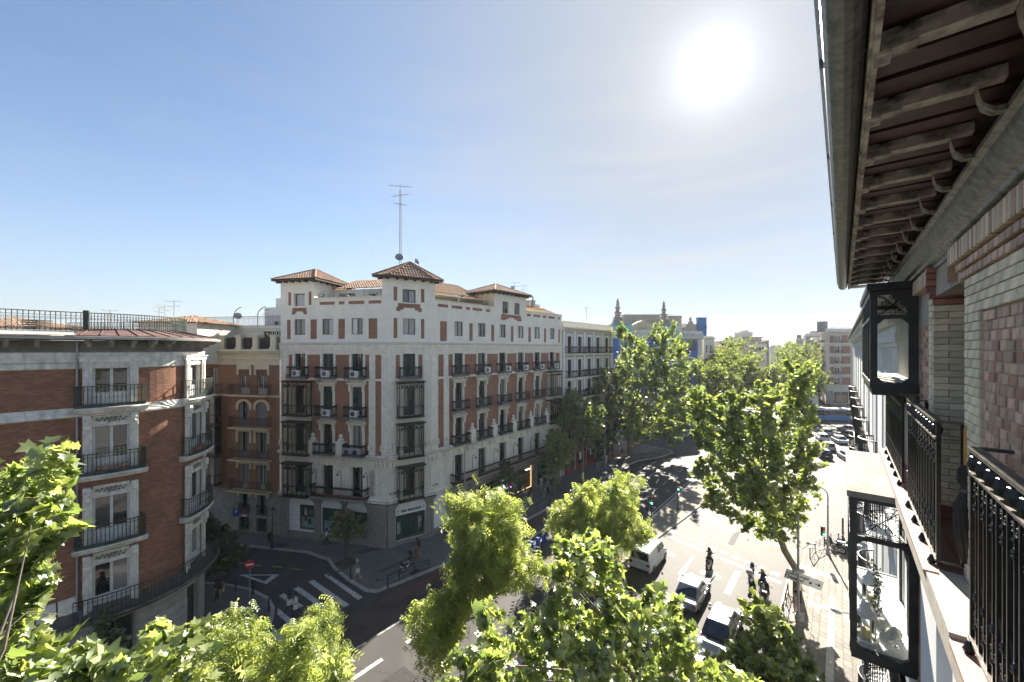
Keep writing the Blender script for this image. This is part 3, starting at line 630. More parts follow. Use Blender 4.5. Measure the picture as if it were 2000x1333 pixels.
# first floor keystones, brackets and goose-neck lamps
tr = MB()
for f, cols, x in ((FL, [5.1, 8.25], 0), (FR, colR[:5], 1)):
    for c in cols:
        tr = MB(); f.box(tr, c-.75, c+.75, .003, .06, 7.42, 7.6); f.box(tr, c-.12, c+.12, .003, .16, 7.4, 7.95)
        for s in (-1, 1): f.box(tr, c+s*.68-.07, c+s*.68+.07, .003, .07, 4.65, 7.4)
        for s in (1.75,):
            b0 = c+s
            for k in range(4): f.box(tr, b0-.5+k*.27, b0-.33+k*.27, .05, .3, 7.6, 8.09)
            for k in range(5): f.box(tr, b0-.45, b0+.45, .003, .05, 4.8+k*.5, 5.26+k*.5)
        tr.build('facade_ornament', stone_w, B, world=True)
for f, aa in ((FL, [3.95, 6.65, 9.4]), (FR, [2.7, 5.5, 9.0, 12.6, 16.1])):
    for a in aa:
        m = MB(); m.tube([(0, -.1, 0), (0, -.1, 1.6), (0, -.2, 1.95), (0, -.42, 2.1), (0, -.62, 1.98), (0, -.66, 1.86)], .025, 5); m.lathe([(.12, -.06), (.1, .02), (.03, .08)], 8, (0, -.66, 1.82))
        m.build('wall_lamp', iron, B, f.M(a+.05, .1, 5.0))
# pier capitals, shopfronts and posters
cp = MB()
for f, pp in ((FL, [(-.2, .75), (3.7, 4.4), (6.8, 7.15), (9.35, 11.38)]), (FC, [(.0, .68), (3.68, 4.18)]), (FR, [(.0, .3), (1.97, 2.9), (5.4, 6.1), (9.4, 9.95), (12.8, 13.4), (17.2, 17.7), (20.6, 21.2)])):
    for a0, a1 in pp:
        cp = MB(); f.box(cp, a0+.0, a1-.0, .003, .12, 0, 3.6); f.box(cp, a0-.0, a1+.0, .003, .16, 0, .9)
        for k in range(4): f.box(cp, a0-.08*k, a1+.08*k, .003, .14+.05*k, 3.6+k*.13, 3.73+k*.13)
        cp.build('stone_pier', [granite, black_p], B, world=True)
cp = MB()
for f, a0, a1 in ((FL, .8, 9.3), (FR, .3, 1.95), (FC, .7, 3.65)):
    for k in range(6):
        z = 3.95-.42*k
        if f is FR or (f is FL and k < 1): f.box(cp, a0, a1, .002, .012, z-.01, z, 1)
        elif f is FL: f.box(cp, .78, 1.98, .002, .012, z-.01, z, 1)
cp.build('wall_joints', [granite, black_p], B, world=True, kind='stuff')
def arch_band(f, a, w, z0, r):
    m = MB()
    for i in range(12):
        t0, t1 = math.pi*i/12, math.pi*(i+1)/12
        q = [(a-math.cos(t)*w*k, z0+math.sin(t)*r*k) for t in (t0, t1) for k in (1, 1.16)]
        c = [f.pt(q[0][0], .2, q[0][1]), f.pt(q[1][0], .2, q[1][1]), f.pt(q[3][0], .2, q[3][1]), f.pt(q[2][0], .2, q[2][1])]
        c2 = [f.pt(x, .003, z) for x, z in (q[0], q[1], q[3], q[2])]
        m.hexa(c2+c)
    return m
arch_band(FR, 7.8, 1.6, 2.2, 1.7).build('stone_arch', granite, B, world=True)
def shopwin(f, a0, a1, z0, z1, frame=black_p, pane=None, name='shop_window', n=2):
    m = MB(); t = .07
    for x in [a0+(a1-a0)*i/n for i in range(n+1)]: f.box(m, min(max(x-t/2, a0+.004), a1-t), min(max(x-t/2, a0+.004), a1-t)+t, -.26, -.18, z0+.004, z1-.004)
    f.box(m, a0+t, a1-t, -.255, -.185, z0+.004, z0+t+.1); f.box(m, a0+t, a1-t, -.255, -.185, z1-t, z1-.004)
    o = m.build(name, frame, B, world=True)
    for i in range(n):
        g = MB(); x0 = a0+(a1-a0)*i/n+t/2; x1 = a0+(a1-a0)*(i+1)/n-t/2
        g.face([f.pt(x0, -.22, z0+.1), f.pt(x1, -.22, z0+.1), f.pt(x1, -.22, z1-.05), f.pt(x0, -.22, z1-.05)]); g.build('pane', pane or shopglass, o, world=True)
    return o
green_sign = mat('poster_green', (.01, .06, .035), .5); mint = mat('poster_mint', (.20, .33, .28), .5); skin_g = mat('poster_grey', (.45, .45, .43), .6)
for k, (a0, a1, z0, z1) in enumerate([(2.0, 3.65, 1.0, 3.4), (4.5, 6.7, .85, 3.3), (7.15, 9.3, .75, 3.2)]):
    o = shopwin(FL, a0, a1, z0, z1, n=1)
    m = MB(); FL.box(m, a0+.08, a1-.08, -.2, -.17, z0+.1, z0+1.15, 1); FL.box(m, a0+.08, a1-.08, -.2, -.17, z0+1.15, z1-.08, 0)
    if k == 0:   # a woman with a bag, printed on the poster: head, torso, skirt, legs
        for x0, x1, q0, q1, mi in ((.42, .62, 1.75, 2.0, 2), (.36, .7, 1.3, 1.72, 2), (.4, .66, .75, 1.28, 3), (.78, 1.15, .5, 1.0, 3), (.4, .5, .3, .74, 2), (.56, .66, .3, .74, 2), (1.05, 1.45, .3, .38, 2)): FL.box(m, a0+x0, a0+x1, -.169, -.165, z0+q0, z0+q1, mi)
        for q in range(5): FL.box(m, a0+.95, a0+1.35, -.169, -.165, z0+1.45+q*.09, z0+1.49+q*.09, 1)
    m.build('poster', [green_sign, mint, skin_g, black_p], o, world=True)
o = shopwin(FC, .75, 3.6, .55, 2.95, n=2, frame=wood_d)
m = MB()
for q in range(10): FC.box(m, .95, 1.15+.3*random.random(), -.215, -.212, 1.1+q*.11, 1.14+q*.11)
for q in range(12): FC.box(m, 3.0, 3.1+.3*random.random(), -.215, -.212, 1.1+q*.11, 1.14+q*.11)
m.build('window_lettering', white_p, o, world=True)
def text(body, size, M, m, parent, name='lettering', ext=.01, align='CENTER', bold=0.0, world_M=None):
    c = bpy.data.curves.new(name, 'FONT'); c.body = body; c.size = size; c.extrude = ext; c.align_x = align; c.align_y = 'CENTER'; c.offset = bold
    c.resolution_u = 2
    t = bpy.data.objects.new(name+'_curve', c); COL.objects.link(t); bpy.context.view_layer.update()
    dg = bpy.context.evaluated_depsgraph_get(); me = bpy.data.meshes.new_from_object(t.evaluated_get(dg)); me.name = name; bpy.data.objects.remove(t); bpy.data.curves.remove(c)
    me.materials.clear(); me.materials.append(m)
    return put(name, me, parent, M @ Matrix.Rotation(R(90), 4, 'X'))
sg = MB(); FC.box(sg, .72, 3.63, .16, .2, 2.98, 3.62); sgo = sg.build('sign_board', white_p, B, world=True)
text('MM MADRID', .355, FC.M(2.17, .22, 3.3), green_sign, sgo, bold=.012)
for a in (.93, 3.4):
    for dz in (.1, -.1): text('M' if dz > 0 else 'N', .17, FC.M(a, .22, 3.3+dz), green_sign, sgo, bold=.008)
text('M\nN', .42, FL.M(5.95, -.15, 2.55), white_p, B, bold=.012)
for f, a in ((FC, .45), (FR, .5)):
    m = MB(); m.box(-.35, .35, -.02, 0, 0, .28); m.box(-.32, .32, -.024, -.021, .03, .25, 1)
    for k in range(3): m.box(-.22, .2-.06*k, -.028, -.025, .07+k*.06, .1+k*.06, 0)
    m.build('street_name_plate', [white_p, mat('plate_blue', (.03, .06, .14), .4)], B, f.M(a, .07, 4.95))
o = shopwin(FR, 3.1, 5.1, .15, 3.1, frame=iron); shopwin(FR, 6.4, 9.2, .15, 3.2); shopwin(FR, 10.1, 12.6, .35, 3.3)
lit = mat('lit_window', (.8, .6, .4), .6); 
def emis(name, col, e):
    m, t, b = nodes_of(name); b.inputs['Base Color'].default_value = (*col, 1); b.inputs['Emission Color'].default_value = (*col, 1); b.inputs['Emission Strength'].default_value = e; return m
warm_l = emis('shop_light_warm', (1, .62, .32), .35); mag_l = emis('neon_magenta', (.8, .05, .9), 1.5); screen_l = emis('screen_light', (.7, .8, 1), 1.1)
o = shopwin(FR, 13.6, 17.0, .3, 3.4, pane=cglass, n=1)
m = MB(); FR.box(m, 13.68, 16.9, -.48, -.42, .3, 3.38, 0)
for k in range(5): FR.box(m, 13.9+k*.62, 14.25+k*.62, -.36, -.30, 1.6, 2.5, 1); FR.box(m, 13.88+k*.62, 14.27+k*.62, -.38, -.28, 2.3, 2.42, 2)
FR.box(m, 13.7, 16.9, -.4, -.28, .42, .5, 3); FR.box(m, 16.75, 16.85, -.3, -.24, .4, 3.3, 3)
m.build('shop_display', [wood_d, mat('coat_tan', (.42, .30, .18), .9), stone_w, warm_l], o, world=True)
text('nueve', .38, FR.M(15.9, -.12, 3.0), emis('sign_white_light', (1, 1, 1), 1.2), B)
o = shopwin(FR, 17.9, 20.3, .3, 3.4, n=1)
m = MB(); FR.box(m, 10.25, 12.45, -.17, -.14, 1.6, 2.7, 0); FR.box(m, 12.5, 12.55, -.17, -.1, .5, 3.0, 1); m.build('window_screen', [screen_l, mag_l], B, world=True)
m = MB(); FR.box(m, 20.75, 21.05, .17, .19, 2.1, 2.7); m.build('notice_board', white_p, B, world=True)

# roofs: hipped tile roofs over the towers, deep eaves on dark brackets
def hip(fpts, zc, over, apex, zt, name='roof', under=True, wood=wood_d):
    """fpts = corner points (world xy), outward ring is grown by over; apex = one point"""
    cx = sum(p[0] for p in fpts)/len(fpts); cy = sum(p[1] for p in fpts)/len(fpts); ring = []
    n = len(fpts); P = [Vector((p[0], p[1], 0)) for p in fpts]
    for i in range(n):
        a = (P[i]-P[i-1]).normalized(); b = (P[(i+1) % n]-P[i]).normalized(); na = Vector((a.y, -a.x, 0)); nb = Vector((b.y, -b.x, 0)); k = (na+nb); k = k/(k.dot(na))
        ring.append(P[i]+k*over)
    m = MB()
    m.prism([(p.x, p.y) for p in ring], zc-.14, zc-.04, 0)
    for i in range(n):
        a, b = P[i], P[(i+1) % n]; L = (b-a).length; d = (b-a)/L; nn = Vector((d.y, -d.x, 0)); k = max(1, int(L/.75))
        for q in range(k+1):
            c = a+d*(L*(q+.0)/k if k else 0); e = c+nn*(over*.85)
            m.bar((c.x, c.y, zc-.22), (e.x, e.y, zc-.22), .13, .14, 0)
    o = m.build(name, wood, B, world=True)
    t = MB(); A = Vector(apex) if apex else Vector((cx, cy, 0)); A = Vector((A.x, A.y, zt))
    for i in range(n):
        a, b = ring[i], ring[(i+1) % n]; roof_tiles(t, (a.x, a.y, zc), (b.x, b.y, zc), A, A)
        t.tube([(a.x, a.y, zc+.05), tuple(A+Vector((0, 0, .06)))], .1, 6, 1)
    t.build('roof_tiles', [tile_c, tile_r], o, world=True, kind='stuff'); return o
def fp(f, a, d): p = f.pt(a, d, 0); return (p.x, p.y)
hip([fp(FL, -.2, 0), fp(FL, 3.6, 0), fp(FL, 3.6, -5.2), fp(FL, -.2, -5.2)], 25.25, .58, None, 26.7)
hip([fp(FL, 10.85, 0), fp(FL, 11.4, 0), fp(FC, 4.19, 0), fp(FR, .55, 0), fp(FR, .3, -3.6), fp(FL, 11.6, -4.0)], 25.25, .58, None, 26.95)
hip([fp(FR, 9.3, 0), fp(FR, 15.4, 0), fp(FR, 15.4, -5.0), fp(FR, 9.3, -5.0)], 25.25, .55, None, 26.6)
sw = MB()   # tower side walls and the set-back top floor behind the terrace
def wallbox(f, a0, a1, d0, d1, z0, z1, mi=0): f.box(sw, a0, a1, d0, d1, z0, z1, mi)
wallbox(FL, -.2, -.02, -5.1, -.01, 22.6, 25.1); wallbox(FL, 3.42, 3.6, -5.1, -.01, 22.6, 25.1)
wallbox(FL, 10.85, 11.02, -3.6, -.01, 22.6, 25.1); wallbox(FR, .38, .55, -3.6, -.01, 22.6, 25.1)
wallbox(FR, 9.3, 9.48, -4.9, -.01, 22.6, 25.1, 1); wallbox(FR, 15.22, 15.4, -4.9, -.01, 22.6, 25.1, 1)
wallbox(FL, 3.6, 10.8, -3.2, -3.0, 22.6, 24.6); wallbox(FR, .6, 9.3, -3.2, -3.0, 22.6, 24.5, 1); wallbox(FR, 15.4, 23.8, -3.4, -3.2, 22.6, 24.4, 1)
sw.build('penthouse_wall', [plaster, cream_y], B, world=True)
rt = MB()
def lean(f, a0, a1, d0, z0, d1, z1): roof_tiles(rt, f.pt(a0, d0, z0), f.pt(a1, d0, z0), f.pt(a0, d1, z1), f.pt(a1, d1, z1))
lean(FL, 3.3, 10.9, -2.6, 24.65, -7.5, 26.3); lean(FR, .4, 9.4, -2.5, 24.6, -7.5, 26.4); lean(FR, 15.3, 24.0, -2.9, 24.3, -8, 25.9)
ro = rt.build('roof', [tile_c], B, world=True)
gm = MB(); FR.box(gm, .5, 9.2, -2.9, -.9, 24.1, 24.16); FR.box(gm, 8.6, 8.66, -1.0, -.94, 22.6, 24.1); FR.box(gm, 4.6, 4.66, -1.0, -.94, 22.6, 24.1); FR.box(gm, .9, .96, -1.0, -.94, 22.6, 24.1)
gm.build('terrace_awning', mat('canvas_white', (.7, .68, .63), .8), B, world=True)
gm = MB()   # upper gable and chimneys behind
c = FR.pt(6.0, -9.5, 0); gm.prism([fp(FR, 3, -8), fp(FR, 12, -8), fp(FR, 12, -11), fp(FR, 3, -11)], 24.5, 26.2, 0)
gm.build('gable_wall', plaster, B, world=True)
rt = MB(); roof_tiles(rt, FR.pt(2.2, -7.2, 26.1), FR.pt(12.4, -7.2, 26.1), FR.pt(2.2, -9.6, 27.2), FR.pt(12.4, -9.6, 27.2)); rt.build('roof', [tile_c], B, world=True)
lt = MB()
for k in range(14):
    for s in (1, -1):
        x0, x1 = 7.1+k*.13, 7.1+k*.13+s*.9
        if 7.0 < x1 < 8.95: lt.bar(FL.pt(x0, -2.9+.02*s, 22.9), FL.pt(x1, -2.9+.02*s, 24.5), .03, .03)
FL.box(lt, 7.0, 7.06, -2.94, -2.86, 22.7, 24.6); FL.box(lt, 8.9, 8.96, -2.94, -2.86, 22.7, 24.6)
lt.build('trellis', white_p, B, world=True)
for f, a in ((FL, 5.6), (FL, 4.6)):
    shp = MB(); f.box(shp, a-.42, a+.42, -2.99, -2.93, 22.7, 24.2); shp.build('terrace_door', glass, B, world=True)
mat('mast_grey', (.13, .13, .13), .7)
# antenna mast with guy wires
am = thing('antenna_mast', 'tall lattice television mast with crossed aerials on top of the middle roof tower', 'antenna', FC.pt(2.0, -2.5, 26.8))
m = MB(); b = (0, 0, 0)
for k in range(3):
    a = k*2.094; x, y = .14*math.cos(a), .14*math.sin(a); m.tube([(x, y, -.6), (x*.6, y*.6, 7.6)], .018, 5)
for k in range(26):
    for j in range(3):
        a0, a1 = j*2.094, (j+1)*2.094; s0 = 1-.4*k/26; z = k*.29; m.bar((.14*s0*math.cos(a0), .14*s0*math.sin(a0), z), (.14*s0*math.cos(a1), .14*s0*math.sin(a1), z+.29), .012)
m.build('lattice', MATS['mast_grey'], am)
m = MB(); m.tube([(0, 0, 7.4), (0, 0, 8.3)], .02, 5)
for z, L_, ang in ((8.0, 1.1, .2), (7.1, .95, -.35), (6.2, .6, .5)):
    d = Vector((math.cos(ang), math.sin(ang), 0)); e = Vector((-d.y, d.x, 0)); m.bar(d*-L_+Vector((0, 0, z)), d*L_+Vector((0, 0, z)), .03)
    for k in range(7): c = d*(-L_+2*L_*k/6)+Vector((0, 0, z)); m.bar(c-e*.3, c+e*.3, .014)
m.build('aerial', MATS['mast_grey'], am)
m = MB(); tz = Vector((0, 0, 6.3))
for e in ((-5, 1, -1.5), (4.5, .5, -1.2), (0, 6, -1)): m.tube([tz, Vector(e)], .004, 3)
m.build('guy_wire', iron, am)
def dish(M, r=.4, name='satellite_dish', label='', parent=None):
    m = MB(); m.tube([(0, 0, 0), (0, 0, 1.1)], .025, 5); m2 = []
    m.lathe([(.03, 0), (r*.5, .03), (r*.85, .09), (r, .14), (r*.98, .15), (r*.5, .05)], 14, (0, 0, 1.2)); 
    n0 = 10
    for i in range(len(m.v)-14*6, len(m.v)):
        p = Vector(m.v[i])-Vector((0, 0, 1.2)); p = Matrix.Rotation(R(70), 4, 'X') @ p; m.v[i] = tuple(p+Vector((0, -.05, 1.2)))
    return m
d1 = dish(None); o = d1.build('satellite_dish', grey_p, None, TM(FC.pt(1.6, -1.6, 26.2), .3)); tag(o, 'satellite dish left of the tall mast on the middle roof tower', 'satellite dish')
o = dish(None, .35).build('satellite_dish', grey_p, None, TM(FC.pt(3.3, -1.8, 26.0), 1.1)); tag(o, 'smaller satellite dish to the right of the mast, on the tiled tower roof', 'satellite dish')
# terrace plants
def potted(loc, kind, lab):
    o = thing('potted_plant', lab, 'plant', loc)
    p = MB(); p.lathe([(.13, 0), (.2, .3), (.22, .32), (.18, .31)], 10); p.build('pot', terracotta, o)
    l = MB()
    for k in range(26 if kind else 60):
        a = random.uniform(0, 6.28); 
        if kind: r = random.uniform(.5, .85); z = random.uniform(.2, .6); base = Vector((0, 0, .9)); tip = base+Vector((math.cos(a)*r, math.sin(a)*r, z-.25)); sd = Vector((-math.sin(a), math.cos(a), 0))*.035; mid = base.lerp(tip, .5)+Vector((0, 0, .22)); l.face([base-sd, mid-sd, mid+sd, base+sd]); l.face([mid-sd, tip, mid+sd])
        else:
            c = Vector((random.gauss(0, .28), random.gauss(0, .28), .35+abs(random.gauss(0, .28)))); u = Vector((random.gauss(0, 1), random.gauss(0, 1), random.gauss(0, 1))).normalized()*.09; v = Vector((random.gauss(0, 1), random.gauss(0, 1), 1)).normalized()*.12; l.face([c-v, c+u, c+v, c-u])
    if kind: l.tube([(0, 0, .3), (0, 0, .92)], .04, 6)
    l.build('foliage', mat('shrub_green', (.07, .11, .03), .7), o)
potted(FL.pt(9.4, -.9, 22.6), 1, 'shorter spiky yucca in a pot, left of its taller twin by the middle tower')
potted(FL.pt(10.4, -1.2, 22.9), 1, 'tall spiky yucca in a pot touching the left wall of the middle tower')
potted(FL.pt(4.0, -.7, 22.9), 0, 'bushy shrub in the terrace corner beside the left roof tower'); potted(FL.pt(6.9, -.7, 22.75), 0, 'flowering shrub behind the parapet in front of the white trellis')
potted(FR.pt(8.3, -.6, 22.8), 0, 'climbing plant against the yellow terrace wall by the right roof tower'); potted(FR.pt(3.8, -.6, 22.8), 0, 'shrub on the terrace under the white awning')
# ------------------------------------------------------------ rounded brick building on the left
LB = thing('rounded_brick_building', 'red brick corner building on the left with a rounded end and peeling white window surrounds', 'building', (-22, 22, 0))
p0 = ST(1.8, -30.96); F1 = Fac(ST(-20, -30.96), R(50.6)); F2 = Fac((p0.x, p0.y), R(30.6), a1=0.0, R_=4.6, amax=11.2)
m = MB(); wins = [1.2, 5.75, 10.2]; op = []; flo = [(15.4, 2.3), (11.85, 2.55), (8.05, 2.9), (4.45, 3.0)]
for a in wins:
    for z, h in flo: op.append((a-.72, a+.72, z, z+h))
gop = [(.6, 2.1, .6, 3.7), (5.0, 6.2, .3, 3.4)]
F2.wall(m, 0, 22, 4.2, 18.9, op, [(0, 22, 17.45, 18.3, 1), (0, 22, 18.3, 18.9, 4)], base=0, reveal=1, back=2, depth=.3)
F2.wall(m, 0, 22, 0, 4.2, gop, [], base=3, reveal=3, back=2)
F1.wall(m, 0, 21.8, 4.2, 18.9, [], [(0, 21.8, 17.45, 18.3, 1), (0, 21.8, 18.3, 18.9, 4)], base=0); F1.wall(m, 0, 21.8, 0, 4.2, [], [], base=3)
m.prism([tuple(F1.pt(0, -.5, 0)[:2]), tuple(F1.pt(21.8, -.5, 0)[:2])]+[tuple(F2.pt(a, -.5, 0)[:2]) for a in (1.5, 3, 4.5, 6, 8, 10, 12, 22)]+[(-45, 34), (-55, 12)], 18.6, 18.95, 1)
m.build('wall', [redbrick2, stone_old, dark_in, stone_grey, mat('frieze_dark', (.17, .15, .125), .9, var=.2, streak=.3)], LB, world=True)
for F_, a0, a1 in ((F1, 0, 21.79), (F2, .02, 22)):
    t = MB()
    F_.sweep(t, [(.003, 15.42), (.07, 15.42), (.12, 15.2), (.2, 15.05), (.2, 14.97), (.003, 14.88)][::-1], a0, a1, 0)
    t.build('stone_band', stone_old, LB, world=True); t = MB(); F_.sweep(t, [(.003, 18.34), (.1, 18.3), (.06, 18.2), (.05, 17.5), (.003, 17.45)][::-1], a0, a1, 0)
    t.build('frieze_moulding', stone_old, LB, world=True); t = MB(); F_.sweep(t, [(.003, 4.75), (.12, 4.75), (.2, 4.5), (.5, 4.36), (.5, 4.2), (.2, 4.1), (.003, 4.1)][::-1], a0, a1, 1)
    for k in range(7):
        if F_ is F1: F_.box(t, a0, a1, .003, .05, .35+k*.53, .84+k*.53, 2)
    if F_ is F2:
        for k in range(7):
            for b0, b1 in ((.02, .55), (2.15, 4.95), (6.3, 22)): F_.box(t, b0, b1, .003, .05, .35+k*.53, .84+k*.53, 2)
    t.build('ground_floor_ashlar', [stone_old, mat('ledge_dark', (.10, .095, .085), .85, var=.25, scale=3), stone_grey], LB, world=True)
for k in range(3): t = MB(); F1.box(t, 19.6+k*.72, 20.25+k*.72, .003, .08, 4.76, 5.55, 0); t.build('stone_panel', stone_old, LB, world=True)
# eaves: brackets, gutter and sheet roof
e = MB()
for F_, a0, a1 in ((F1, 0, 21.5), (F2, -.25, 21)):
    F_.sweep(e, [(0, 18.95), (.78, 18.98), (.86, 19.0), (.86, 19.1), (0, 19.12)][::-1], a0, a1, 0)
    F_.sweep(e, [(.83, 19.0), (.95, 19.0), (.97, 19.14), (.86, 19.16)][::-1], a0, a1, 1)
    st = .95 if F_ is F1 else .8
    for k in range(int((a1-max(a0, 0))/st)):
        a = max(a0, 0)+.4+k*st; F_.box(e, a-.09, a+.09, 0, .6, 18.78, 18.97, 2); F_.box(e, a-.07, a+.07, .6, .72, 18.86, 18.97, 2); F_.box(e, a-.08, a+.08, 0, .3, 18.6, 18.78, 2)
eo = e.build('eaves', [wood_d, zinc, mat('bracket_stone', (.30, .28, .23), .9, var=.2)], LB, world=True)
r = MB()
F1.sweep(r, [(-1.1, 19.45), (1.08, 19.17), (1.08, 19.2), (-1.1, 19.5)][::-1], 0, 21.6, 0)
for k in range(7): F1.box(r, 3*k+.4, 3*k+.44, .0, 1.1, 19.2, 19.42, 0) if False else None
r.build('zinc_roof_edge', zinc, LB, world=True)
r = MB(); F2.sweep(r, [(-1.3, 19.62), (.88, 19.17), (.88, 19.2), (-1.3, 19.66)][::-1], -.1, 21, 0)
for k in range(22): a = .2+k*.62; F2.sweep(r, [(-1.2, 19.64), (.84, 19.21), (.84, 19.245), (-1.2, 19.69)][::-1], a, a+.03, 0)
r.build('sheet_metal_roof', rust_roof, LB, world=True)
def rail_path(fac, a0, a1, d, z, h, sp, parent, material, name='railing', scroll=False, bulge=True, r=.012):
    mb = MB(); n = int((a1-a0)/sp)
    fac.sweep(mb, [(d-.03, z+h), (d+.03, z+h), (d+.03, z+h+.04), (d-.03, z+h+.04)], a0, a1); fac.sweep(mb, [(d-.015, z+.06), (d+.015, z+.06), (d+.015, z+.09), (d-.015, z+.09)], a0, a1)
    fac.sweep(mb, [(d-.012, z+h-.17), (d+.012, z+h-.17), (d+.012, z+h-.15), (d-.012, z+h-.15)], a0, a1)
    for i in range(n+1):
        a = a0+(a1-a0)*i/n; p = fac.pt(a, d, 0)
        mb.box(p.x-r, p.x+r, p.y-r, p.y+r, z, z+h)
        if bulge: mb.lathe([(.012, 0), (.032, .06), (.012, .13)], 6, (p.x, p.y, z+h*.42)); mb.lathe([(.012, 0), (.028, .05), (.012, .1)], 6, (p.x, p.y, z+h*.12))
        if scroll and i < n:
            q = fac.pt(a+(a1-a0)/n/2, d, z+h-.3); 
            for s in (0, 1):
                pts = []
                for kk in range(9):
                    th = kk*.8; rr = .075-.006*kk; pts.append(fac.pt(a+(a1-a0)/n/2+rr*math.cos(th), d, z+h-.32+rr*math.sin(th)*(1 if s else -1)-(0 if s else h*.5)))
                mb.tube(pts, .011, 3, cap=False)
    return mb.build(name, material, parent, world=True)
sl_ = MB(); F2.box(sl_, .0, 20.5, -1.0, -.85, 19.35, 19.5); sl_.build('roof_kerb', stone_grey, LB, world=True)
rail_path(F2, -.1, 20.5, -.9, 19.5, .95, .16, LB, iron_g, 'roof_railing', scroll=True, bulge=False)
rail_path(F1, 2, 22.08, -.9, 19.45, 1.0, .18, LB, iron_g, 'roof_railing', scroll=True, bulge=False)
m = MB(); F2.box(m, -.12, .12, -1.0, -.8, 19.3, 20.6); m.build('rail_post', iron_g, LB, world=True)
# window surrounds with carved panels
def lb_surround(top):
    m = MB()
    for s in (-1, 1):
        m.box(min(s*.72, s*1.08), max(s*.72, s*1.08), -.12, -.003, 0, 3.0 if not top else 2.4); m.box(s*.9-.08, s*.9+.08, -.16, -.121, .3, 2.2, 0)
        if not top:
            m.box(s*.92-.15, s*.92+.15, -.3, -.005, 2.72, 3.12); m.box(s*.92-.11, s*.92+.11, -.24, -.121, 2.4, 2.72)
            m.lathe([(.05, 0), (.11, .08), (.06, .17), (.03, .2)], 8, (s*.92, -.28, 2.62)); m.lathe([(.04, 0), (.1, .06), (.08, .15)], 8, (s*.92, -.3, 2.85))
    if top: m.box(-1.2, 1.2, -.14, -.003, 2.4, 2.62); m.box(-1.25, 1.25, -.2, -.003, 2.62, 2.68)
    else:
        m.box(-.72, .72, -.05, -.003, 2.56, 3.12, 0); m.box(-.74, .74, -.11, -.0035, 2.5, 2.56)
        rr = random.Random(3)
        for k in range(46):
            x = -.58+1.16*k/45; z = 2.84+.1*math.sin(k*.9)+rr.uniform(-.03, .03); s_ = rr.uniform(.035, .07)*(1.5 if abs(x) < .14 else 1); m.lathe([(s_*.4, 0), (s_, s_*.6), (s_*.5, s_*1.2)], 6, (x, -.07, z-s_*.5), 1)
    return m.mesh('window_surround', [stone_old, mat('carving_grey', (.30, .275, .23), .9, var=.35, scale=14)])
ST_, SB_ = lb_surround(True), lb_surround(False)
for a in wins:
    for k, (z, h) in enumerate(flo):
        put_window(LB, F2, a, z, 1.44, h, frame=mat('paint_white_old', (.60, .60, .58), .6, var=.15, scale=5), pane=glass, depth=.2, sill_h=.75, trans=.45 if k == 3 else 0)
        put('window_surround', ST_ if k == 0 else SB_, LB, F2.M(a, -.02, z))
        if k < 3:
            s = MB(); F2.sweep(s, [(.0, z+.0), (.62, z+.0), (.66, z-.05), (.58, z-.16), (.5, z-.28), (.2, z-.34), (0, z-.34)], a-1.32, a+1.32)
            o = s.build('balcony', stone_old, LB, world=True)
            rail_path(F2, a-1.22, a+1.22, .56, z+.03, 1.08, .14, o, iron_g)
            for sgn in (-1, 1):
                e = MB()
                for q in range(4): 
                    p = F2.pt(a+sgn*1.22, .05+.14*q, 0); e.box(p.x-.012, p.x+.012, p.y-.012, p.y+.012, z, z+1.1)
                A_, B_ = F2.pt(a+sgn*1.22, 0, z+1.13), F2.pt(a+sgn*1.22, .56, z+1.13); e.bar(A_, B_, .05, .04); e.bar(A_-Vector((0, 0, 1.05)), B_-Vector((0, 0, 1.05)), .03, .03)
                e.build('side_railing', iron_g, o, world=True)
            e = MB(); F2.sweep(e, [(.545, z+.02), (.575, z+.02), (.575, z+.2), (.545, z+.2)], a-1.2, a+1.2); e.build('kick_panel', iron_g, o, world=True)
            if k == 1:
                for q in (-.55, .1):
                    b = MB(); b.box(0, .55, -.3, -.05, .02, .38); b.build('planter_box', terracotta, o, F2.M(a+q, .1, z))
s = MB(); F2.sweep(s, [(0, 4.4), (.85, 4.4), (.9, 4.3), (.78, 4.16), (.6, 4.05), (.3, 3.95), (0, 3.95)], -.1, 13); o = s.build('long_balcony', MATS['ledge_dark'], LB, world=True)
rail_path(F2, .0, 13, .8, 4.42, 1.08, .15, o, iron_g)
for a, w_, z, h in ((1.35, 1.5, .6, 3.1), (5.6, 1.2, .3, 3.1)): put_window(LB, F2, a, z, w_, h, frame=wood_d, pane=glass, depth=.3)
m = MB(); m.lathe([(.05, 0), (.05, 14.3)], 8); m.build('rain_pipe', grey_p, LB, TM(F1.pt(21.7, .08, 4.6)))
m = MB(); F1.sweep(m, [(.07, 17.75), (.1, 17.75), (.1, 17.79), (.07, 17.79)], 0, 21.7); F1.box(m, 17.5, 17.6, .06, .16, 17.7, 17.9); m.build('cable_run', grey_p, LB, world=True)
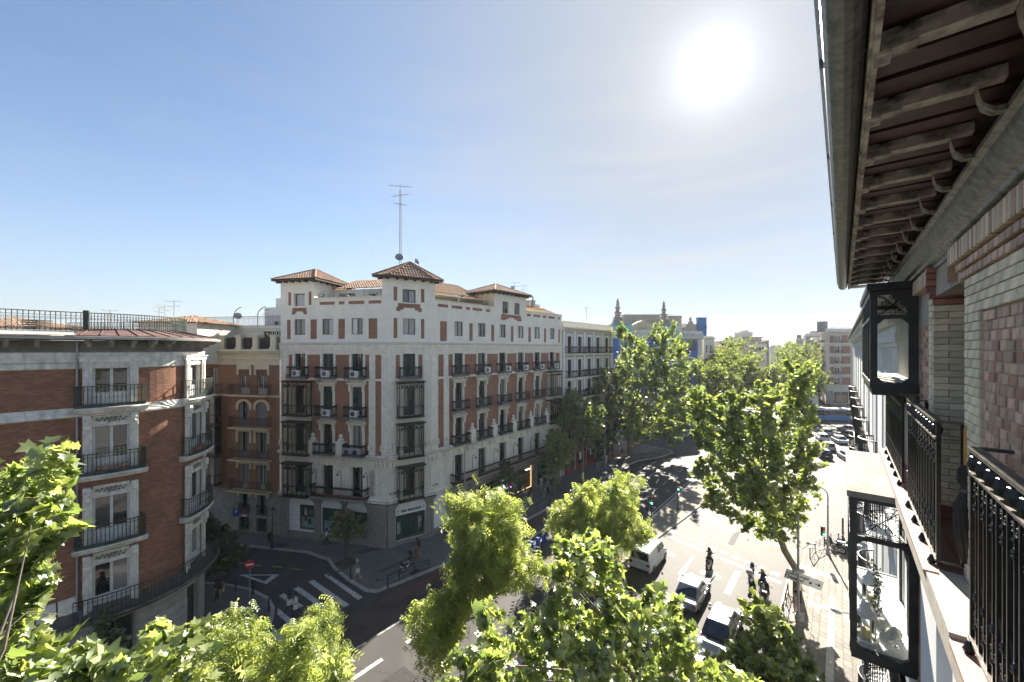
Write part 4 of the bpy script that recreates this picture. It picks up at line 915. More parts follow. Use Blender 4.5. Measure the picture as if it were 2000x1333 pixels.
# roof-top things behind the left building
def tvaerial(loc, h, lab, s=1.0, rz=0):
    m = MB(); m.tube([(0, 0, 0), (0, 0, h)], .03, 5)
    for z, L_ in ((h-.1, .7), (h-.6, .45)):
        m.bar((-L_*s, 0, z), (L_*s, 0, z+.1), .03)
        for k in range(6): x = -L_*s+2*L_*s*k/5; m.bar((x, -.25*s, z+.05), (x, .25*s, z+.05), .015)
    o = m.build('television_aerial', steel, None, TM(loc, rz)); tag(o, lab, 'aerial', 'television aerials on the rooftops'); return o
def hut(name, lab, px0, px1, ytop, Y, dep, wallm, zb, roof=None, cat='building', th=0.0):
    a, b = P3(px0, 682, Y), P3(px1, 682, Y); z1 = H-(ytop-682)/F*Y; W_ = (b-a).length
    o = thing(name, lab, cat, (a.x, a.y, zb), th)
    m = MB(); m.box(0, W_, 0, dep, 0, z1-zb); m.box(-.1, W_+.1, -.1, dep+.1, z1-zb, z1-zb+.15) if roof is None else None; m.build('wall', wallm, o)
    if roof:
        h2 = roof; t = MB(); mid = Vector((W_/2, dep/2, z1-zb+h2)); ov = .4
        c = [Vector((-ov, -ov, z1-zb)), Vector((W_+ov, -ov, z1-zb)), Vector((W_+ov, dep+ov, z1-zb)), Vector((-ov, dep+ov, z1-zb))]
        for i in range(4): roof_tiles(t, c[i], c[(i+1) % 4], mid, mid)
        t.build('tiled_roof', [tile_c], o)
    return o
o = hut('roof_house', 'small roof-top house with a rounded clay tile roof behind the left railing', 272, 385, 631, 38, 6, stone_w, 17, roof=.9)
o = hut('roof_house', 'low white roof house behind the railing at the far left edge', -160, 66, 640, 34, 5, plaster, 17, roof=1.0)
o = thing('chimney', 'dark louvred chimney stack above the left building', 'chimney', P3(73, 652, 30)); m = MB(); m.box(-.5, .5, -.4, .4, -1, .55)
for k in range(3): m.box(-.6, .6, -.5, .5, .62+k*.16, .7+k*.16)
m.build('stack', mat('chimney_dark', (.10, .085, .07), .9), o)
for px, yt, Y, l in ((215, 606, 40, 'television aerial standing alone left of the tiled roof house'), (311, 600, 42, 'short television aerial, leftmost of three over the tiled roof house'), (322, 596, 42, 'middle one of three television aerials over the tiled roof house'), (340, 588, 42, 'tallest, rightmost of three television aerials over the tiled roof house')):
    p = P3(px, 640, Y); tvaerial(p, (640-yt)/F*Y, l, 1.0, px)

# ------------------------------------------------------------ brick building with cream trim across the side street
MB2 = thing('brick_building_cream_trim', 'brown brick building with cream arches and two columns of balconies in the side street', 'building', (-27, 41, 0))
FM = Fac((-31.7, 41.3), math.atan2(-2.47, 11.13))
flM = [(13.98, 2.55), (10.74, 2.75), (7.55, 2.6), (4.45, 2.6)]
m = MB(); op = []
for c in (4.85, 6.95):
    for z, h in flM: op.append((c-.6, c+.6, z, z+h))
    op.append((c-.5, c+.5, .35, 1.6)); op.append((c-.5, c+.5, 2.0, 4.0) if False else (c-.55, c+.55, 1.95, 3.9))
for c in (1.0, -1.5): op.append((c-.55, c+.55, 13.98, 16.5))
FM.wall(m, -6, 9.05, 4.2, 16.9, [o for o in op if o[2] > 4.3], [], base=0, reveal=0, back=1, depth=.25)
FM.wall(m, -6, 9.05, 0, 4.2, [o for o in op if o[2] < 4.2], [], base=2, reveal=2, back=1, depth=.25)
FM.wall(m, -6, 9.05, 16.9, 18.1, [], [], base=3)
m.prism([tuple(FM.pt(-6, -.3, 0)[:2]), tuple(FM.pt(9.1, -.3, 0)[:2]), tuple(FM.pt(9.1, -12, 0)[:2]), tuple(FM.pt(-6, -12, 0)[:2])], 17.5, 18.05, 3)
m.build('wall', [brownbrick, dark_in, stone_grey, cream_t], MB2, world=True)
t = MB()
FM.sweep(t, [(0.003, 18.45), (.45, 18.45), (.5, 18.3), (.35, 18.1), (.12, 17.9), (.1, 17.55), (.15, 17.5), (.08, 17.35), (.003, 16.9)][::-1], -6, 9.0)
for k in range(60): FM.box(t, -5.9+k*.25, -5.78+k*.25, .1, .2, 17.72, 17.86)
FM.box(t, -6, 9, .003, .07, 13.7, 13.9); FM.box(t, -6, 9, .003, .1, 4.12, 4.3, 1)
for c in (4.85, 6.95):
    FM.box(t, c-.85, c+.85, .003, .1, 16.45, 17.0); 
    for s in (-1, 1): FM.box(t, c+s*.78-.1, c+s*.78+.1, .003, .09, 15.9, 16.5)
    for i in range(10):       # arches
        t0, t1 = math.pi*i/10, math.pi*(i+1)/10; q = [(c-math.cos(x)*r_, 12.7+math.sin(x)*r_*.8) for x in (t0, t1) for r_ in (.68, .98)]
        t.hexa([FM.pt(q[0][0], .003, q[0][1]), FM.pt(q[1][0], .003, q[1][1]), FM.pt(q[3][0], .003, q[3][1]), FM.pt(q[2][0], .003, q[2][1])]+[FM.pt(q[0][0], .12, q[0][1]), FM.pt(q[1][0], .12, q[1][1]), FM.pt(q[3][0], .12, q[3][1]), FM.pt(q[2][0], .12, q[2][1])])
    for s in (-1, 1):
        FM.box(t, c+s*.82-.12, c+s*.82+.12, .003, .12, 12.4, 12.72); FM.box(t, c+s*.82-.1, c+s*.82+.1, .003, .14, 9.1, 10.3)
        FM.box(t, c+s*.82-.1, c+s*.82+.1, .003, .12, 6.5, 7.0); FM.box(t, c+s*.7-.12, c+s*.7+.12, .003, .1, 3.7, 4.1)
    FM.box(t, c-.92, c+.92, .003, .12, 10.2, 10.42); FM.box(t, c-.92, c+.92, .003, .12, 6.95, 7.18)
    for k in range(7): FM.box(t, c-.8+k*.25, c-.68+k*.25, .121, .18, 6.96, 7.1)
t.build('cream_trim', [cream_t, stone_grey], MB2, world=True)
for c in (4.85, 6.95):
    for i, (z, h) in enumerate(flM):
        put_window(MB2, FM, c, z, 1.2, h, frame=wood_w if i in (0, 3) else shut_grey, pane=glass, shut=None if i == 0 else shut_grey, depth=.16, sill_h=.6, closed=(i == 1 and c > 6))
        if i == 0: b = MB(); b.box(-.57, .57, -.04, -.0, h-.75, h-.06); b.build('roller_blind', mat('blind_brown', (.20, .10, .07), .8), MB2, FM.M(c, -.1, z))
    put_window(MB2, FM, c, .35, 1.0, 1.25, frame=wood_d, depth=.16); put_window(MB2, FM, c, 1.95, 1.1, 1.95, frame=wood_d, shut=shut_grey, depth=.16)
    g = rail_flat(1.2, 1.0, .12, .1, .012); g.build('window_grille', iron, MB2, FM.M(c, 0, 1.95)); g = rail_flat(1.1, 1.25, .08, .1, .012); g.build('window_grille', iron, MB2, FM.M(c, 0, .3))
for z, h in flM:
    o = put_balcony(MB2, FM, 5.85, z-.02, 4.4, .75, 1.02, slab_m=cream_t, rail_m=mat('iron_brown', (.06, .035, .03), .6), scroll=False)
put_window(MB2, FM, 1.0, 13.98, 1.1, 2.52, frame=wood_w, depth=.16); put_balcony(MB2, FM, .6, 13.96, 3.2, .75, 1.02, slab_m=cream_t, rail_m=MATS['iron_brown'], scroll=False)
for z0 in (4.85, 7.9, 10.95):  # dark timber bay column
    m = MB(); x0, x1, d, h = -1.9, 1.9, .8, 2.75
    for k in range(7): m.box(x0+(x1-x0)*k/6-.05, x0+(x1-x0)*k/6+.05, -d-.0, -d+.08, 0, h)
    for z in (0, .85, 1.9, h-.08): m.box(x0-.05, x1+.05, -d-.02, -d+.06, z, z+.09)
    for z in (0, .85, h-.08): m.box(x1-.03, x1+.05, -d+.08, -.003, z, z+.09)
    m.box(x0-.05, x1+.05, -d+.01, -.004, -.15, 0); m.box(x0-.05, x1+.05, -d-.02, -.004, h+.01, h+.12)
    o = m.build('bay_window', wood_d, MB2, FM.M(.15, 0, z0))
    for k in range(6): g = MB(); g.face([(x0+(x1-x0)*k/6+.06, -d+.02, .1), (x0+(x1-x0)*(k+1)/6-.06, -d+.02, .1), (x0+(x1-x0)*(k+1)/6-.06, -d+.02, h-.1), (x0+(x1-x0)*k/6+.06, -d+.02, h-.1)]); g.build('pane', glass, o, WM[o.name])
    g = MB(); g.face([(x1, -d+.1, .1), (x1, -.05, .1), (x1, -.05, h-.1), (x1, -d+.1, h-.1)]); g.build('pane', glass, o, WM[o.name])
# balustrade of the roof terrace, reed screen, laundry and the penthouse
t = MB()
for a in (-4.3, -2.1, .1, 2.1, 4.2, 6.2, 8.3): 
    FM.box(t, a-.3, a+.3, -.45, .1, 18.45, 19.75); FM.box(t, a-.36, a+.36, -.5, .16, 19.75, 19.9); FM.box(t, a-.36, a+.36, -.5, .16, 18.45, 18.7)
t.build('terrace_pier', cream_t, MB2, world=True)
t = MB(); rr = random.Random(5)
for k in range(420): a = -6+k*.035; z = 19.62+rr.uniform(-.06, .1); FM.box(t, a, a+.028, -.3, -.27, 18.5, z)
t.build('reed_screen', mat('reed', (.10, .065, .04), .95, var=.4), MB2, world=True, kind='stuff')
rail_path(FM, -6, 9, -.05, 18.48, 1.0, .14, MB2, iron, bulge=False)
m = MB(); FM.wall(m, -9, 9.3, 18.0, 21.0, [(4.6, 5.7, 19.0, 20.4), (7.6, 9.0, 19.2, 20.4)], [], base=0, d=-2.6, depth=.15); m.prism([tuple(FM.pt(-9, -2.4, 0)[:2]), tuple(FM.pt(9.3, -2.4, 0)[:2]), tuple(FM.pt(9.3, -9, 0)[:2]), tuple(FM.pt(-9, -9, 0)[:2])], 20.7, 20.95, 0)
m.build('penthouse_wall', [plaster, dark_in], MB2, world=True)
put_window(MB2, Fac(FM.pt(0, -2.6, 0), FM.th), 5.15, 19.0, 1.1, 1.4, frame=shut_grey, depth=.12); put_window(MB2, Fac(FM.pt(0, -2.6, 0), FM.th), 8.3, 19.2, 1.4, 1.2, frame=wood_d, depth=.12)
rail_path(FM, -9, 9.2, -2.65, 20.95, 1.05, .16, MB2, iron, 'roof_railing', bulge=False)
m = MB(); rr = random.Random(8)
for k in range(9): a = 6.1+k*.26; h = rr.uniform(.3, .6); FM.box(m, a, a+.16, -1.72, -1.7, 20.3-h, 20.3, k % 2)
FM.box(m, 3, 9, -1.72, -1.7, 20.3, 20.32, 1)
o = m.build('laundry', [mat('cloth_dark', (.03, .03, .035), .9), mat('cloth_grey', (.25, .25, .26), .9)], None, world=True); tag(o, 'line of dark laundry hung out on the roof terrace in front of the penthouse', 'laundry')
o = thing('penthouse', 'white stepped roof-top house with a steel flue and small tiled cap behind the terraces', 'building', FM.pt(4.5, -4.4, 20.95), FM.th)
m = MB(); m.box(-1.5, 5.0, 0, 4, 0, 2.2); m.box(-.6, 2.6, .6, 3.4, 2.2, 3.3); m.box(2.6, 4.9, .4, 3.6, 2.2, 2.9); m.box(0, 1.7, .3, 1.5, 2.2, 2.7); m.build('wall', white_p, o)
m = MB(); m.tube([(.4, 1.6, 3.3), (.4, 1.6, 5.3)], .13, 8); m.lathe([(.14, 0), (.26, .03), (.26, .22), (.1, .28)], 10, (.4, 1.6, 5.25)); m.build('flue', steel, o)
m = MB(); mid = Vector((1.9, 1.8, 4.3)); c = [Vector((.6, .7, 3.85)), Vector((3.2, .7, 3.85)), Vector((3.2, 2.9, 3.85)), Vector((.6, 2.9, 3.85))]
for i in range(4): roof_tiles(m, c[i], c[(i+1) % 4], mid, mid)
m.box(1.3, 2.5, 1.2, 2.4, 3.3, 3.9); m.build('tiled_cap', [tile_r], o)
o = thing('condenser_pair', 'two white air conditioning condensers on the roof in front of the white penthouse', 'air conditioner', FM.pt(6.6, -3.2, 20.96), FM.th)
for x in (-.55, .6): put('condenser', AC, o, WM[o.name] @ Matrix.Translation((x, 0, 0)))
for a, hgt, l in ((1.2, 2.5, 'left one of two curved black pipes arching over the roof terrace'), (4.4, 2.4, 'right one of two curved black pipes arching over the roof terrace')):
    m = MB(); m.tube([(0, 0, 0)]+[(1.2-1.2*math.cos(t_), 0, 1.1+1.1*math.sin(t_)) for t_ in [x*.3 for x in range(6)]], .04, 6); q = m.build('roof_pipe', black_p, None, TM(FM.pt(a-1.5, -3.5, 20.95), FM.th)); tag(q, l, 'pipe')
o = dish(None, .4).build('satellite_dish', grey_p, None, TM(FM.pt(.2, -3.6, 20.95), .6)); tag(o, 'satellite dish on the terrace roof left of the white penthouse', 'satellite dish')
tvaerial(FM.pt(3.4, -4, 20.95), 2.0, 'television aerial just left of the white penthouse', .8)

# ------------------------------------------------------------ generic block with real windows, for the neighbours and the far buildings
def block(name, label, O, th, W_, dep, z_top, floors, cols, wallm, win=(1.1, 2.0), balc=True, trim=None, roof=None, side_cols=(), z0=0.0, cat='building', strips=(), par=.6, framem=None, shut=None, group=None, cornice=.5, wallback=True, rsm=.12, sd=None, small=False):
    o = thing(name, label, cat, (O[0], O[1], z0), th, group)
    f = Fac(O, th); m = MB(); trimm = trim or stone_w
    # each side: facade frames
    o0 = f.pt(0, 0, 0); e = f.pt(W_, 0, 0); sv = Vector((*sd, 0)).normalized()*dep if sd else f.pt(0, -dep, 0)-o0; b0 = o0+sv; e2 = e+sv; sa = math.atan2(sv.y, sv.x)
    fs = Fac((e.x, e.y), sa); fl = Fac((b0.x, b0.y), sa+math.pi); fb = Fac((e2.x, e2.y), th+R(180))
    ops = [(c-win[0]/2, c+win[0]/2, z, z+h) for c in cols for z, h in floors]
    f.wall(m, 0, W_, z0, z_top, ops, [(a, b, c, d, 2) for a, b, c, d in strips], base=0, depth=.2)
    so = [(c-win[0]/2, c+win[0]/2, z, z+h) for c in side_cols for z, h in floors]; side = fl if side_cols else None
    fl.wall(m, 0, dep, z0, z_top, so, [], base=0, depth=.2); fs.wall(m, 0, dep, z0, z_top, [], [], base=0); fb.wall(m, 0, W_, z0, z_top, [], [], base=0)
    m.face([(q.x, q.y, z_top) for q in (o0, e, e2, b0)], 0)
    m.build('wall', [wallm, dark_in, redbrick], o, world=True)
    t = MB()
    if cornice:
        for g, L in ((f, W_), (fl, dep), (fs, dep)):
            g.sweep(t, [(.002, z_top-.45), (cornice*.5, z_top-.2), (cornice, z_top-.1), (cornice, z_top+.05), (.002, z_top+.06)], 0, L)
        if par: f.box(t, .0, W_, -.25, -.01, z_top+.06, z_top+par); fl.box(t, 0, dep, -.25, -.01, z_top+.06, z_top+par-.002)
    for z, h in floors: f.box(t, .0, W_, .003, rsm, z-.32, z-.12)
    t.build('cornice', trimm, o, world=True)
    for fac_, cc in ((f, cols), (fl, side_cols)):
        for c in cc:
            for z, h in floors:
                ww = put_window(o, fac_, c, z, win[0], h, frame=framem or wood_d, pane=glass, shut=shut, depth=.14) if not small else put('window', _me(win_set(win[0]-.006, h-.006), 'p', 'window', glass), o, fac_.M(c-win[0]*0, -.1, z)) 
    if balc:
        for c in cols:
            for z, h in floors: put_balcony(o, f, c, z-.06, win[0]+.7, .6, 1.0, slab_m=trimm, rail_m=iron, sp=.2, r=.016, scroll=False)
        for c in side_cols:
            for z, h in floors: put_balcony(o, fl, c, z-.06, win[0]+.7, .6, 1.0, slab_m=trimm, rail_m=iron, sp=.2, r=.016, scroll=False)
    if roof:
        c = [f.pt(-.5, .5, z_top+.1), f.pt(W_+.5, .5, z_top+.1), f.pt(W_+.5, -dep-.5, z_top+.1), f.pt(-.5, -dep-.5, z_top+.1)]; r = MB()
        k1, k2 = f.pt(W_*.3, -dep/2, z_top+roof), f.pt(W_*.7, -dep/2, z_top+roof)
        for a, b, c_, d in ((c[0], c[1], k1, k2), (c[1], c[2], k2, k2), (c[2], c[3], k2, k1), (c[3], c[0], k1, k1)):
            if math.hypot(O[0], O[1]) < 90: roof_tiles(r, a, b, c_, d)
            else: roof_tiles(r, a, b, c_, d, pitch=.6, amp=.12, rows=1.2)
        r.build('tiled_roof', [tile_c], o, world=True)
    return o, f, fl
# pale neighbour with long balconies
FN = Fac(FR.pt(24.05, 0, 0), R(50.6))
o, f, _ = block('pale_apartment_block', 'pale grey and white apartment block with dark long balconies next to the corner building', FR.pt(24.05, .0, 0)[:2], R(50.6), 16.6, 14, 21.6,
    [(17.85, 2.5), (14.3, 2.6), (11.2, 2.5), (8.0, 2.5), (4.9, 2.4)], [1.9, 4.9, 7.9, 10.9, 14.1], mat('render_pinkgrey', (.50, .45, .41), .9, var=.06, streak=.2, dirt=(.25, .22, .2)), win=(1.15, 2.5), balc=False, trim=stone_w, cornice=.75, par=1.0, shut=wood_d)
for z in (17.8, 14.25, 11.15, 8.0, 4.85):
    for a, w_ in ((3.4, 5.4), (7.9, 2.2), (12.5, 5.2)): put_balcony(o, f, a, z, w_, .8, 1.05, slab_m=stone_w, rail_m=iron, sp=.13)
t = MB()
for c in (1.9, 4.9, 7.9, 10.9, 14.1):
    for z, h in ((17.85, 2.5), (14.3, 2.6), (11.2, 2.5), (8, 2.5)):
        for s in (-1, 1): f.box(t, c+s*.7-.12, c+s*.7+.12, .003, .07, z-.1, z+h+.1)
        f.box(t, c-.9, c+.9, .003, .12, z+h+.1, z+h+.35)
for a in (.4, 3.4, 6.4, 9.4, 12.5, 16.1): f.box(t, a-.25, a+.25, .003, .09, 4.2, 21.1)
t.build('facade_ornament', white_p, o, world=True)
t = MB()
for c, w_ in ((1.9, 2.6), (5.2, 2.8), (8.4, 2.6)): f.box(t, c-w_/2, c+w_/2, .02, .2, .1, 3.6, 0); f.box(t, c-w_/2+.3, c+w_/2-.3, .2, .22, 1.0, 3.0, 1); f.box(t, c-.6, c-.2, .21, .225, 1.6, 2.7, 3)
for c, w_ in ((11.6, 2.8), (14.8, 2.6)): f.box(t, c-w_/2, c+w_/2, .02, .12, .3, 3.6, 2); f.box(t, c-w_/2+.25, c+w_/2-.25, .121, .14, .8, 3.2, 1)
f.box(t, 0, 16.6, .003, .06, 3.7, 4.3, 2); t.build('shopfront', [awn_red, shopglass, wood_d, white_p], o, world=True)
text('CAFE', .5, f.M(13.2, .12, 3.98), yellow_p, o, bold=.01)
r = MB(); roof_tiles(r, f.pt(.2, -3, 22.0), f.pt(16, -3, 22.0), f.pt(.2, -8, 23.6), f.pt(16, -8, 23.6)); roof_tiles(r, f.pt(-1.0, -4.2, 23.9), f.pt(6, -4.2, 23.9), f.pt(0.5, -6.5, 25.1), f.pt(4.5, -6.5, 25.1)); f.box(r, -1, 5.6, -8, -4.6, 22, 24.0, 1); r.build('tiled_roof', [tile_c, mat('attic_red', (.22, .09, .07), .8)], o, world=True)
tvaerial(f.pt(12.6, -3, 22.4), 3.4, 'lone television aerial on the pale grey apartment block')
# roof plant on the corner building behind its right tower
o = thing('roof_vents', 'pair of curved steel ventilation cowls on the roof right of the right tower', 'vent', FR.pt(16.9, -4.5, 23.2), FR.th)
for x in (0, 1.3):
    m = MB(); m.tube([(x, 0, 0), (x, 0, 2.6), (x+.1, 0, 2.95), (x+.45, 0, 3.15), (x+1.0, 0, 3.0)], .36, 10); m.build('cowl', steel, o)
for a, d, s, l, z in ((20.0, -4.4, 1.5, 'larger block of grey condensers among the chimneys on the corner roof', 23.3), (22.6, -4.2, 1.1, 'smaller block of grey condensers right of the brown chimney', 23.3)):
    o = thing('condenser_bank', l, 'air conditioner', FR.pt(a, d, z), FR.th)
    for k in range(4):
        m = MB(); m.box((k % 2)*s*.55, (k % 2)*s*.55+s*.5, -.4, .1, (k//2)*s*.8, (k//2)*s*.8+s*.74); 
        for q in range(4): m.box((k % 2)*s*.55+.05, (k % 2)*s*.55+s*.45, -.42, -.401, (k//2)*s*.8+.1+q*.25, (k//2)*s*.8+.2+q*.25, 1)
        m.build('condenser', [white_p, grey_p], o)
o = thing('chimney', 'slim cream chimney between the condensers on the corner roof', 'chimney', FR.pt(21.6, -3.5, 22.8), FR.th)
m = MB(); m.box(-.25, .25, -.25, .25, 0, 2.6); m.box(-.33, .33, -.33, .33, 2.6, 2.75); m.tube([(0, 0, 2.7), (0, 0, 3.3)], .12, 8); m.build('stack', stone_grey, o)
o = thing('chimney', 'tall grey steel flue behind the condensers on the corner roof', 'chimney', FR.pt(20.6, -6.5, 23.2), FR.th); m = MB(); m.tube([(0, 0, 0), (0, 0, 4.6)], .28, 10); m.build('flue', steel, o)
tvaerial(FR.pt(17.3, -3.4, 23), 4.6, 'television aerial over the steel cowls, left one of two by the right tower'); tvaerial(FR.pt(20.2, -4.2, 23), 4.6, 'television aerial beside the tall steel flue, right one of two by the right tower')

# ------------------------------------------------------------ across the square and down the avenue
banner_b = mat('banner_blue', (.045, .13, .42), .6, var=.1, scale=.3); banner_d = mat('banner_navy', (.015, .02, .10), .6); banner_g = mat('banner_green', (.30, .40, .07), .6); net = mat('netting_teal', (.08, .42, .46), .8, var=.2, scale=1.0)
slate = mat('slate_roof', (.20, .22, .24), .6, var=.2)
O = (21.0, 92.0); th = math.atan2(10, 27.6); o, f, _ = block('building_with_banner', 'large building wrapped in a blue advertising banner with two slate turrets under scaffolding', O, th, 29.4, 14, 21.4, [(17.5, 2.2), (13.8, 2.4), (10, 2.4)], [2, 6, 23, 27.4], stone_w, balc=False, cornice=.6, par=1.6)
m = MB(); f.box(m, .2, 27.4, .3, .42, 6.6, 20.9, 0)
for i in range(16):
    t0, t1 = math.pi+math.pi*i/16, math.pi+math.pi*(i+1)/16; cx, cz, r_ = 21.3, 20.85, 4.6
    m.face([f.pt(cx, .45, cz), f.pt(cx+r_*math.cos(t0), .45, cz+r_*math.sin(t0)*.72), f.pt(cx+r_*math.cos(t1), .45, cz+r_*math.sin(t1)*.72)], 2)
    q = [f.pt(cx+k*r_*math.cos(x), .435, cz+k*r_*math.sin(x)*.72) for x in (t0, t1) for k in (1.0, 1.32)]; m.face([q[0], q[1], q[3], q[2]], 1)
    q = [f.pt(cx-3+k*r_*math.cos(x), .43, cz-2+k*r_*math.sin(x)*.95) for x in (t0, t1) for k in (2.0, 2.2)]; 
    if cz-2+2.2*r_*.95*math.sin(t0) > 6.6 and cx-3+2.2*r_*math.cos(t0) < 27.3: m.face([q[0], q[1], q[3], q[2]], 1)
bo = m.build('advertising_banner', [banner_b, banner_d, banner_g], o, world=True)
text('SPORT', 3.1, f.M(8.0, .44, 16.0), white_p, bo, bold=.06); text('IN MADRID', 2.4, f.M(19.3, .45, 14.8), white_p, bo, bold=.05)
m = MB(); f.box(m, .1, 29.3, .45, .5, 20.95, 22.4); mo = m.build('scaffold_net', mat('netting_white', (.6, .6, .57), .9, var=.2, scale=2), o, world=True)
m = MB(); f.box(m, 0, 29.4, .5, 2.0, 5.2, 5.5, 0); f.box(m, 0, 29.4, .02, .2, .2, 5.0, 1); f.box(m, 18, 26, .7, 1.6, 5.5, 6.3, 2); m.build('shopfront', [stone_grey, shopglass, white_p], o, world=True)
def turret(f, a, z0, w_):
    m = MB(); c = f.pt(a, -w_/2, 0)
    def ring(h, z): return [(c.x+x*h, c.y+y*h, z) for x, y in ((-1, -1), (1, -1), (1, 1), (-1, 1))]
    pr = [(w_/2, z0), (w_/2, z0+1.5), (w_*.42, z0+2.6), (w_*.3, z0+4.6), (w_*.22, z0+5.6)]
    for (h0, a0), (h1, a1) in zip(pr, pr[1:]): m.hexa(ring(h0, a0)+ring(h1, a1), 0)
    to = m.build('turret', slate, o, world=True)
    m = MB(); m.lathe([(w_*.27, 0), (w_*.3, .3), (w_*.16, .5), (w_*.2, 1.2), (w_*.26, 1.5), (w_*.12, 1.8), (.42, 2.2), (.75, 2.5), (.45, 2.8), (.25, 3.1), (.5, 3.45), (.22, 3.8), (.36, 4.2), (.12, 4.5), (.05, 5.0)], 10, (c.x, c.y, z0+5.6)); m.build('finial', stone_grey, to, world=True)
    m = MB(); 
    for sx in (-1, 1):
        for sy in (-1, 1): m.box(c.x+sx*(w_/2+.6)-.05, c.x+sx*(w_/2+.6)+.05, c.y+sy*(w_/2+.6)-.05, c.y+sy*(w_/2+.6)+.05, z0-1, z0+4.2)
    for z in (0, 1.2, 2.4, 3.8): m.box(c.x-w_/2-.7, c.x+w_/2+.7, c.y-w_/2-.72, c.y-w_/2-.66, z0+z, z0+z+.12); m.box(c.x-w_/2-.72, c.x-w_/2-.66, c.y-w_/2-.65, c.y+w_/2+.7, z0+z, z0+z+.12)
    m.build('scaffold', steel, to, world=True)
    m = MB(); y = c.y-w_/2-.6
    for i in range(6):
        x0 = c.x-w_/2-.6+(w_+1.2)*i/6; x1 = x0+(w_+1.2)/6; m.face([(x0, y+.08*(i % 2), z0-.8), (x1, y+.08*((i+1) % 2), z0-.8), (x1, y+.08*((i+1) % 2), z0+3.8-.5*(i in (1, 2))), (x0, y+.08*(i % 2), z0+3.8-.5*(i in (2, 3)))])
    m.build('netting', clear_glass('netting_sheer', (.35, .8, .85)), to, world=True)
    m = MB(); random.seed(4)
    for i in range(26): z = z0-.8+i*.19; x = c.x-w_/2-.65; m.box(x, x+w_+1.3, y-.12, y-.10, z, z+.11+.05*random.random())
    m.build('net_folds', mat('netting_teal_light', (.22, .60, .62), .8), to, world=True, kind='stuff')
turret(f, 5.3, 20.2, 3.9); turret(f, 19.0, 20.2, 4.1)
m = MB(); c = f.pt(6, -4, 0); m.box(f.pt(8.2, -3, 0).x, f.pt(15.8, -3, 0).x, c.y+1, c.y+8, 21.4, 24.2); m.prism([(f.pt(8.2, -3, 0).x, c.y+.98), (f.pt(15.8, 0, 0).x, c.y+.98), (f.pt(15.8, 0, 0).x, c.y+7), (f.pt(8.2, 0, 0).x, c.y+7)], 24.2, 24.4)
x0, x1 = f.pt(8, 0, 0).x, f.pt(15.8, 0, 0).x; y = c.y+.6
m.mesh_in([(x0, y, 23.8), (x1, y, 23.8), ((x0+x1)/2, y, 25.6), (x0, y+5, 23.8), (x1, y+5, 23.8), ((x0+x1)/2, y+5, 25.6)], [(0, 1, 2), (3, 5, 4), (0, 3, 4, 1), (1, 4, 5, 2), (2, 5, 3, 0)], 0)
m.box(x0+1, x1+3.2, y+7, y+12, 22, 27.6, 1); m.box(x1+4.5, x1+8.5, y+6, y+11, 22, 27.2, 1); m.build('attic_storey', [cream_t, stone_grey], o, world=True)
m = MB()
for k in range(8): x = x0-1+k*1.7; m.box(x, x+.08, y-.5, y-.42, 21.5, 27.0)
for z in (24.6, 25.8, 26.9): m.box(x0-1, x0+11, y-.5, y-.42, z, z+.08)
m.build('scaffold', steel, o, world=True)
e = f.pt(29.4, 0, 0)
# beige building with ornate gable and blue netting
o, f2, _ = block('gabled_building', 'beige building with an ornate gable and a blue netted corner behind the banner building', (P3(1326, 0, 122).x, 122), R(8), 9.2, 12, 25.4, [(21.5, 2)], [2, 7], stone_grey, balc=False, par=.8, cornice=.4)
m = MB(); g = f2.pt(3.4, .3, 0)
for k in range(9): a = -2.0+k*.5; hh = 2.6*math.exp(-(a/1.2)**2); f2.box(m, 3.4+a, 3.9+a, .1, .6, 23.2, 24.6+hh)
m.lathe([(.2, 0), (.5, .3), (.2, .8), (.05, 1.1)], 8, (g.x, g.y-.3, 27.2)); m.build('ornate_gable', stone_grey, o, world=True)
m = MB(); f2.box(m, 5.6, 8.2, .2, 1.4, 21.0, 28.1); m.build('blue_netting', mat('netting_blue', (.03, .16, .45), .8, var=.4, scale=1.4), o, world=True)
block('narrow_cream_building', 'narrow cream building between the netted corner and the low tiled house', (P3(1375, 0, 110).x, 110), R(40), 6.5, 8, 21.6, [(17.4, 2.2), (13.8, 2.2), (10, 2.2)], [1.7, 4.4], stone_w, balc=False, par=.5, framem=shut_grey)
block('tiled_roof_house', 'low house with wide dark eaves and clay tile roof, left of the white annex', (P3(1391, 0, 135).x, 135), R(12), 5.6, 12, 19.0, [(15.4, 2.3), (12, 2.3)], [1.0, 2.8, 4.6], cream_t, win=(.9, 2.2), roof=2.6, par=0, cornice=1.0)
block('white_annex', 'small white building with dark balconies between the tiled house and the trees', (P3(1412, 0, 150).x, 150), R(12), 3.6, 12, 18.4, [(15.0, 2.3), (12, 2.3)], [.9, 2.7], white_p, win=(.9, 2.2), par=.6)
block('low_tiled_building', 'low building with a broad clay tile roof in front of the modern block', (P3(1424, 0, 165).x, 165), R(4), 10.5, 16, 18.2, [(14.6, 2.2)], [2, 5, 8], plaster, roof=4.0, par=0, cornice=.4, balc=False)
block('plain_white_building', 'plain white building with chimneys behind the broad tiled roof', (P3(1421, 0, 190).x, 190), R(2), 10, 14, 21.6, [(18, 2)], [2, 5, 8], white_p, balc=False, par=.8)
o, f3, fl3 = block('modern_block', 'modern stepped block with ribbon windows and blue grey roof bands', (P3(1447, 0, 185).x, 185), R(6), 12.6, 16, 21.5, [(17.6, 1.7)], [1.5+k*1.6 for k in range(7)], plaster, win=(1.3, 1.7), balc=False, par=.0, cornice=.9, trim=slate, sd=(.548, .837))
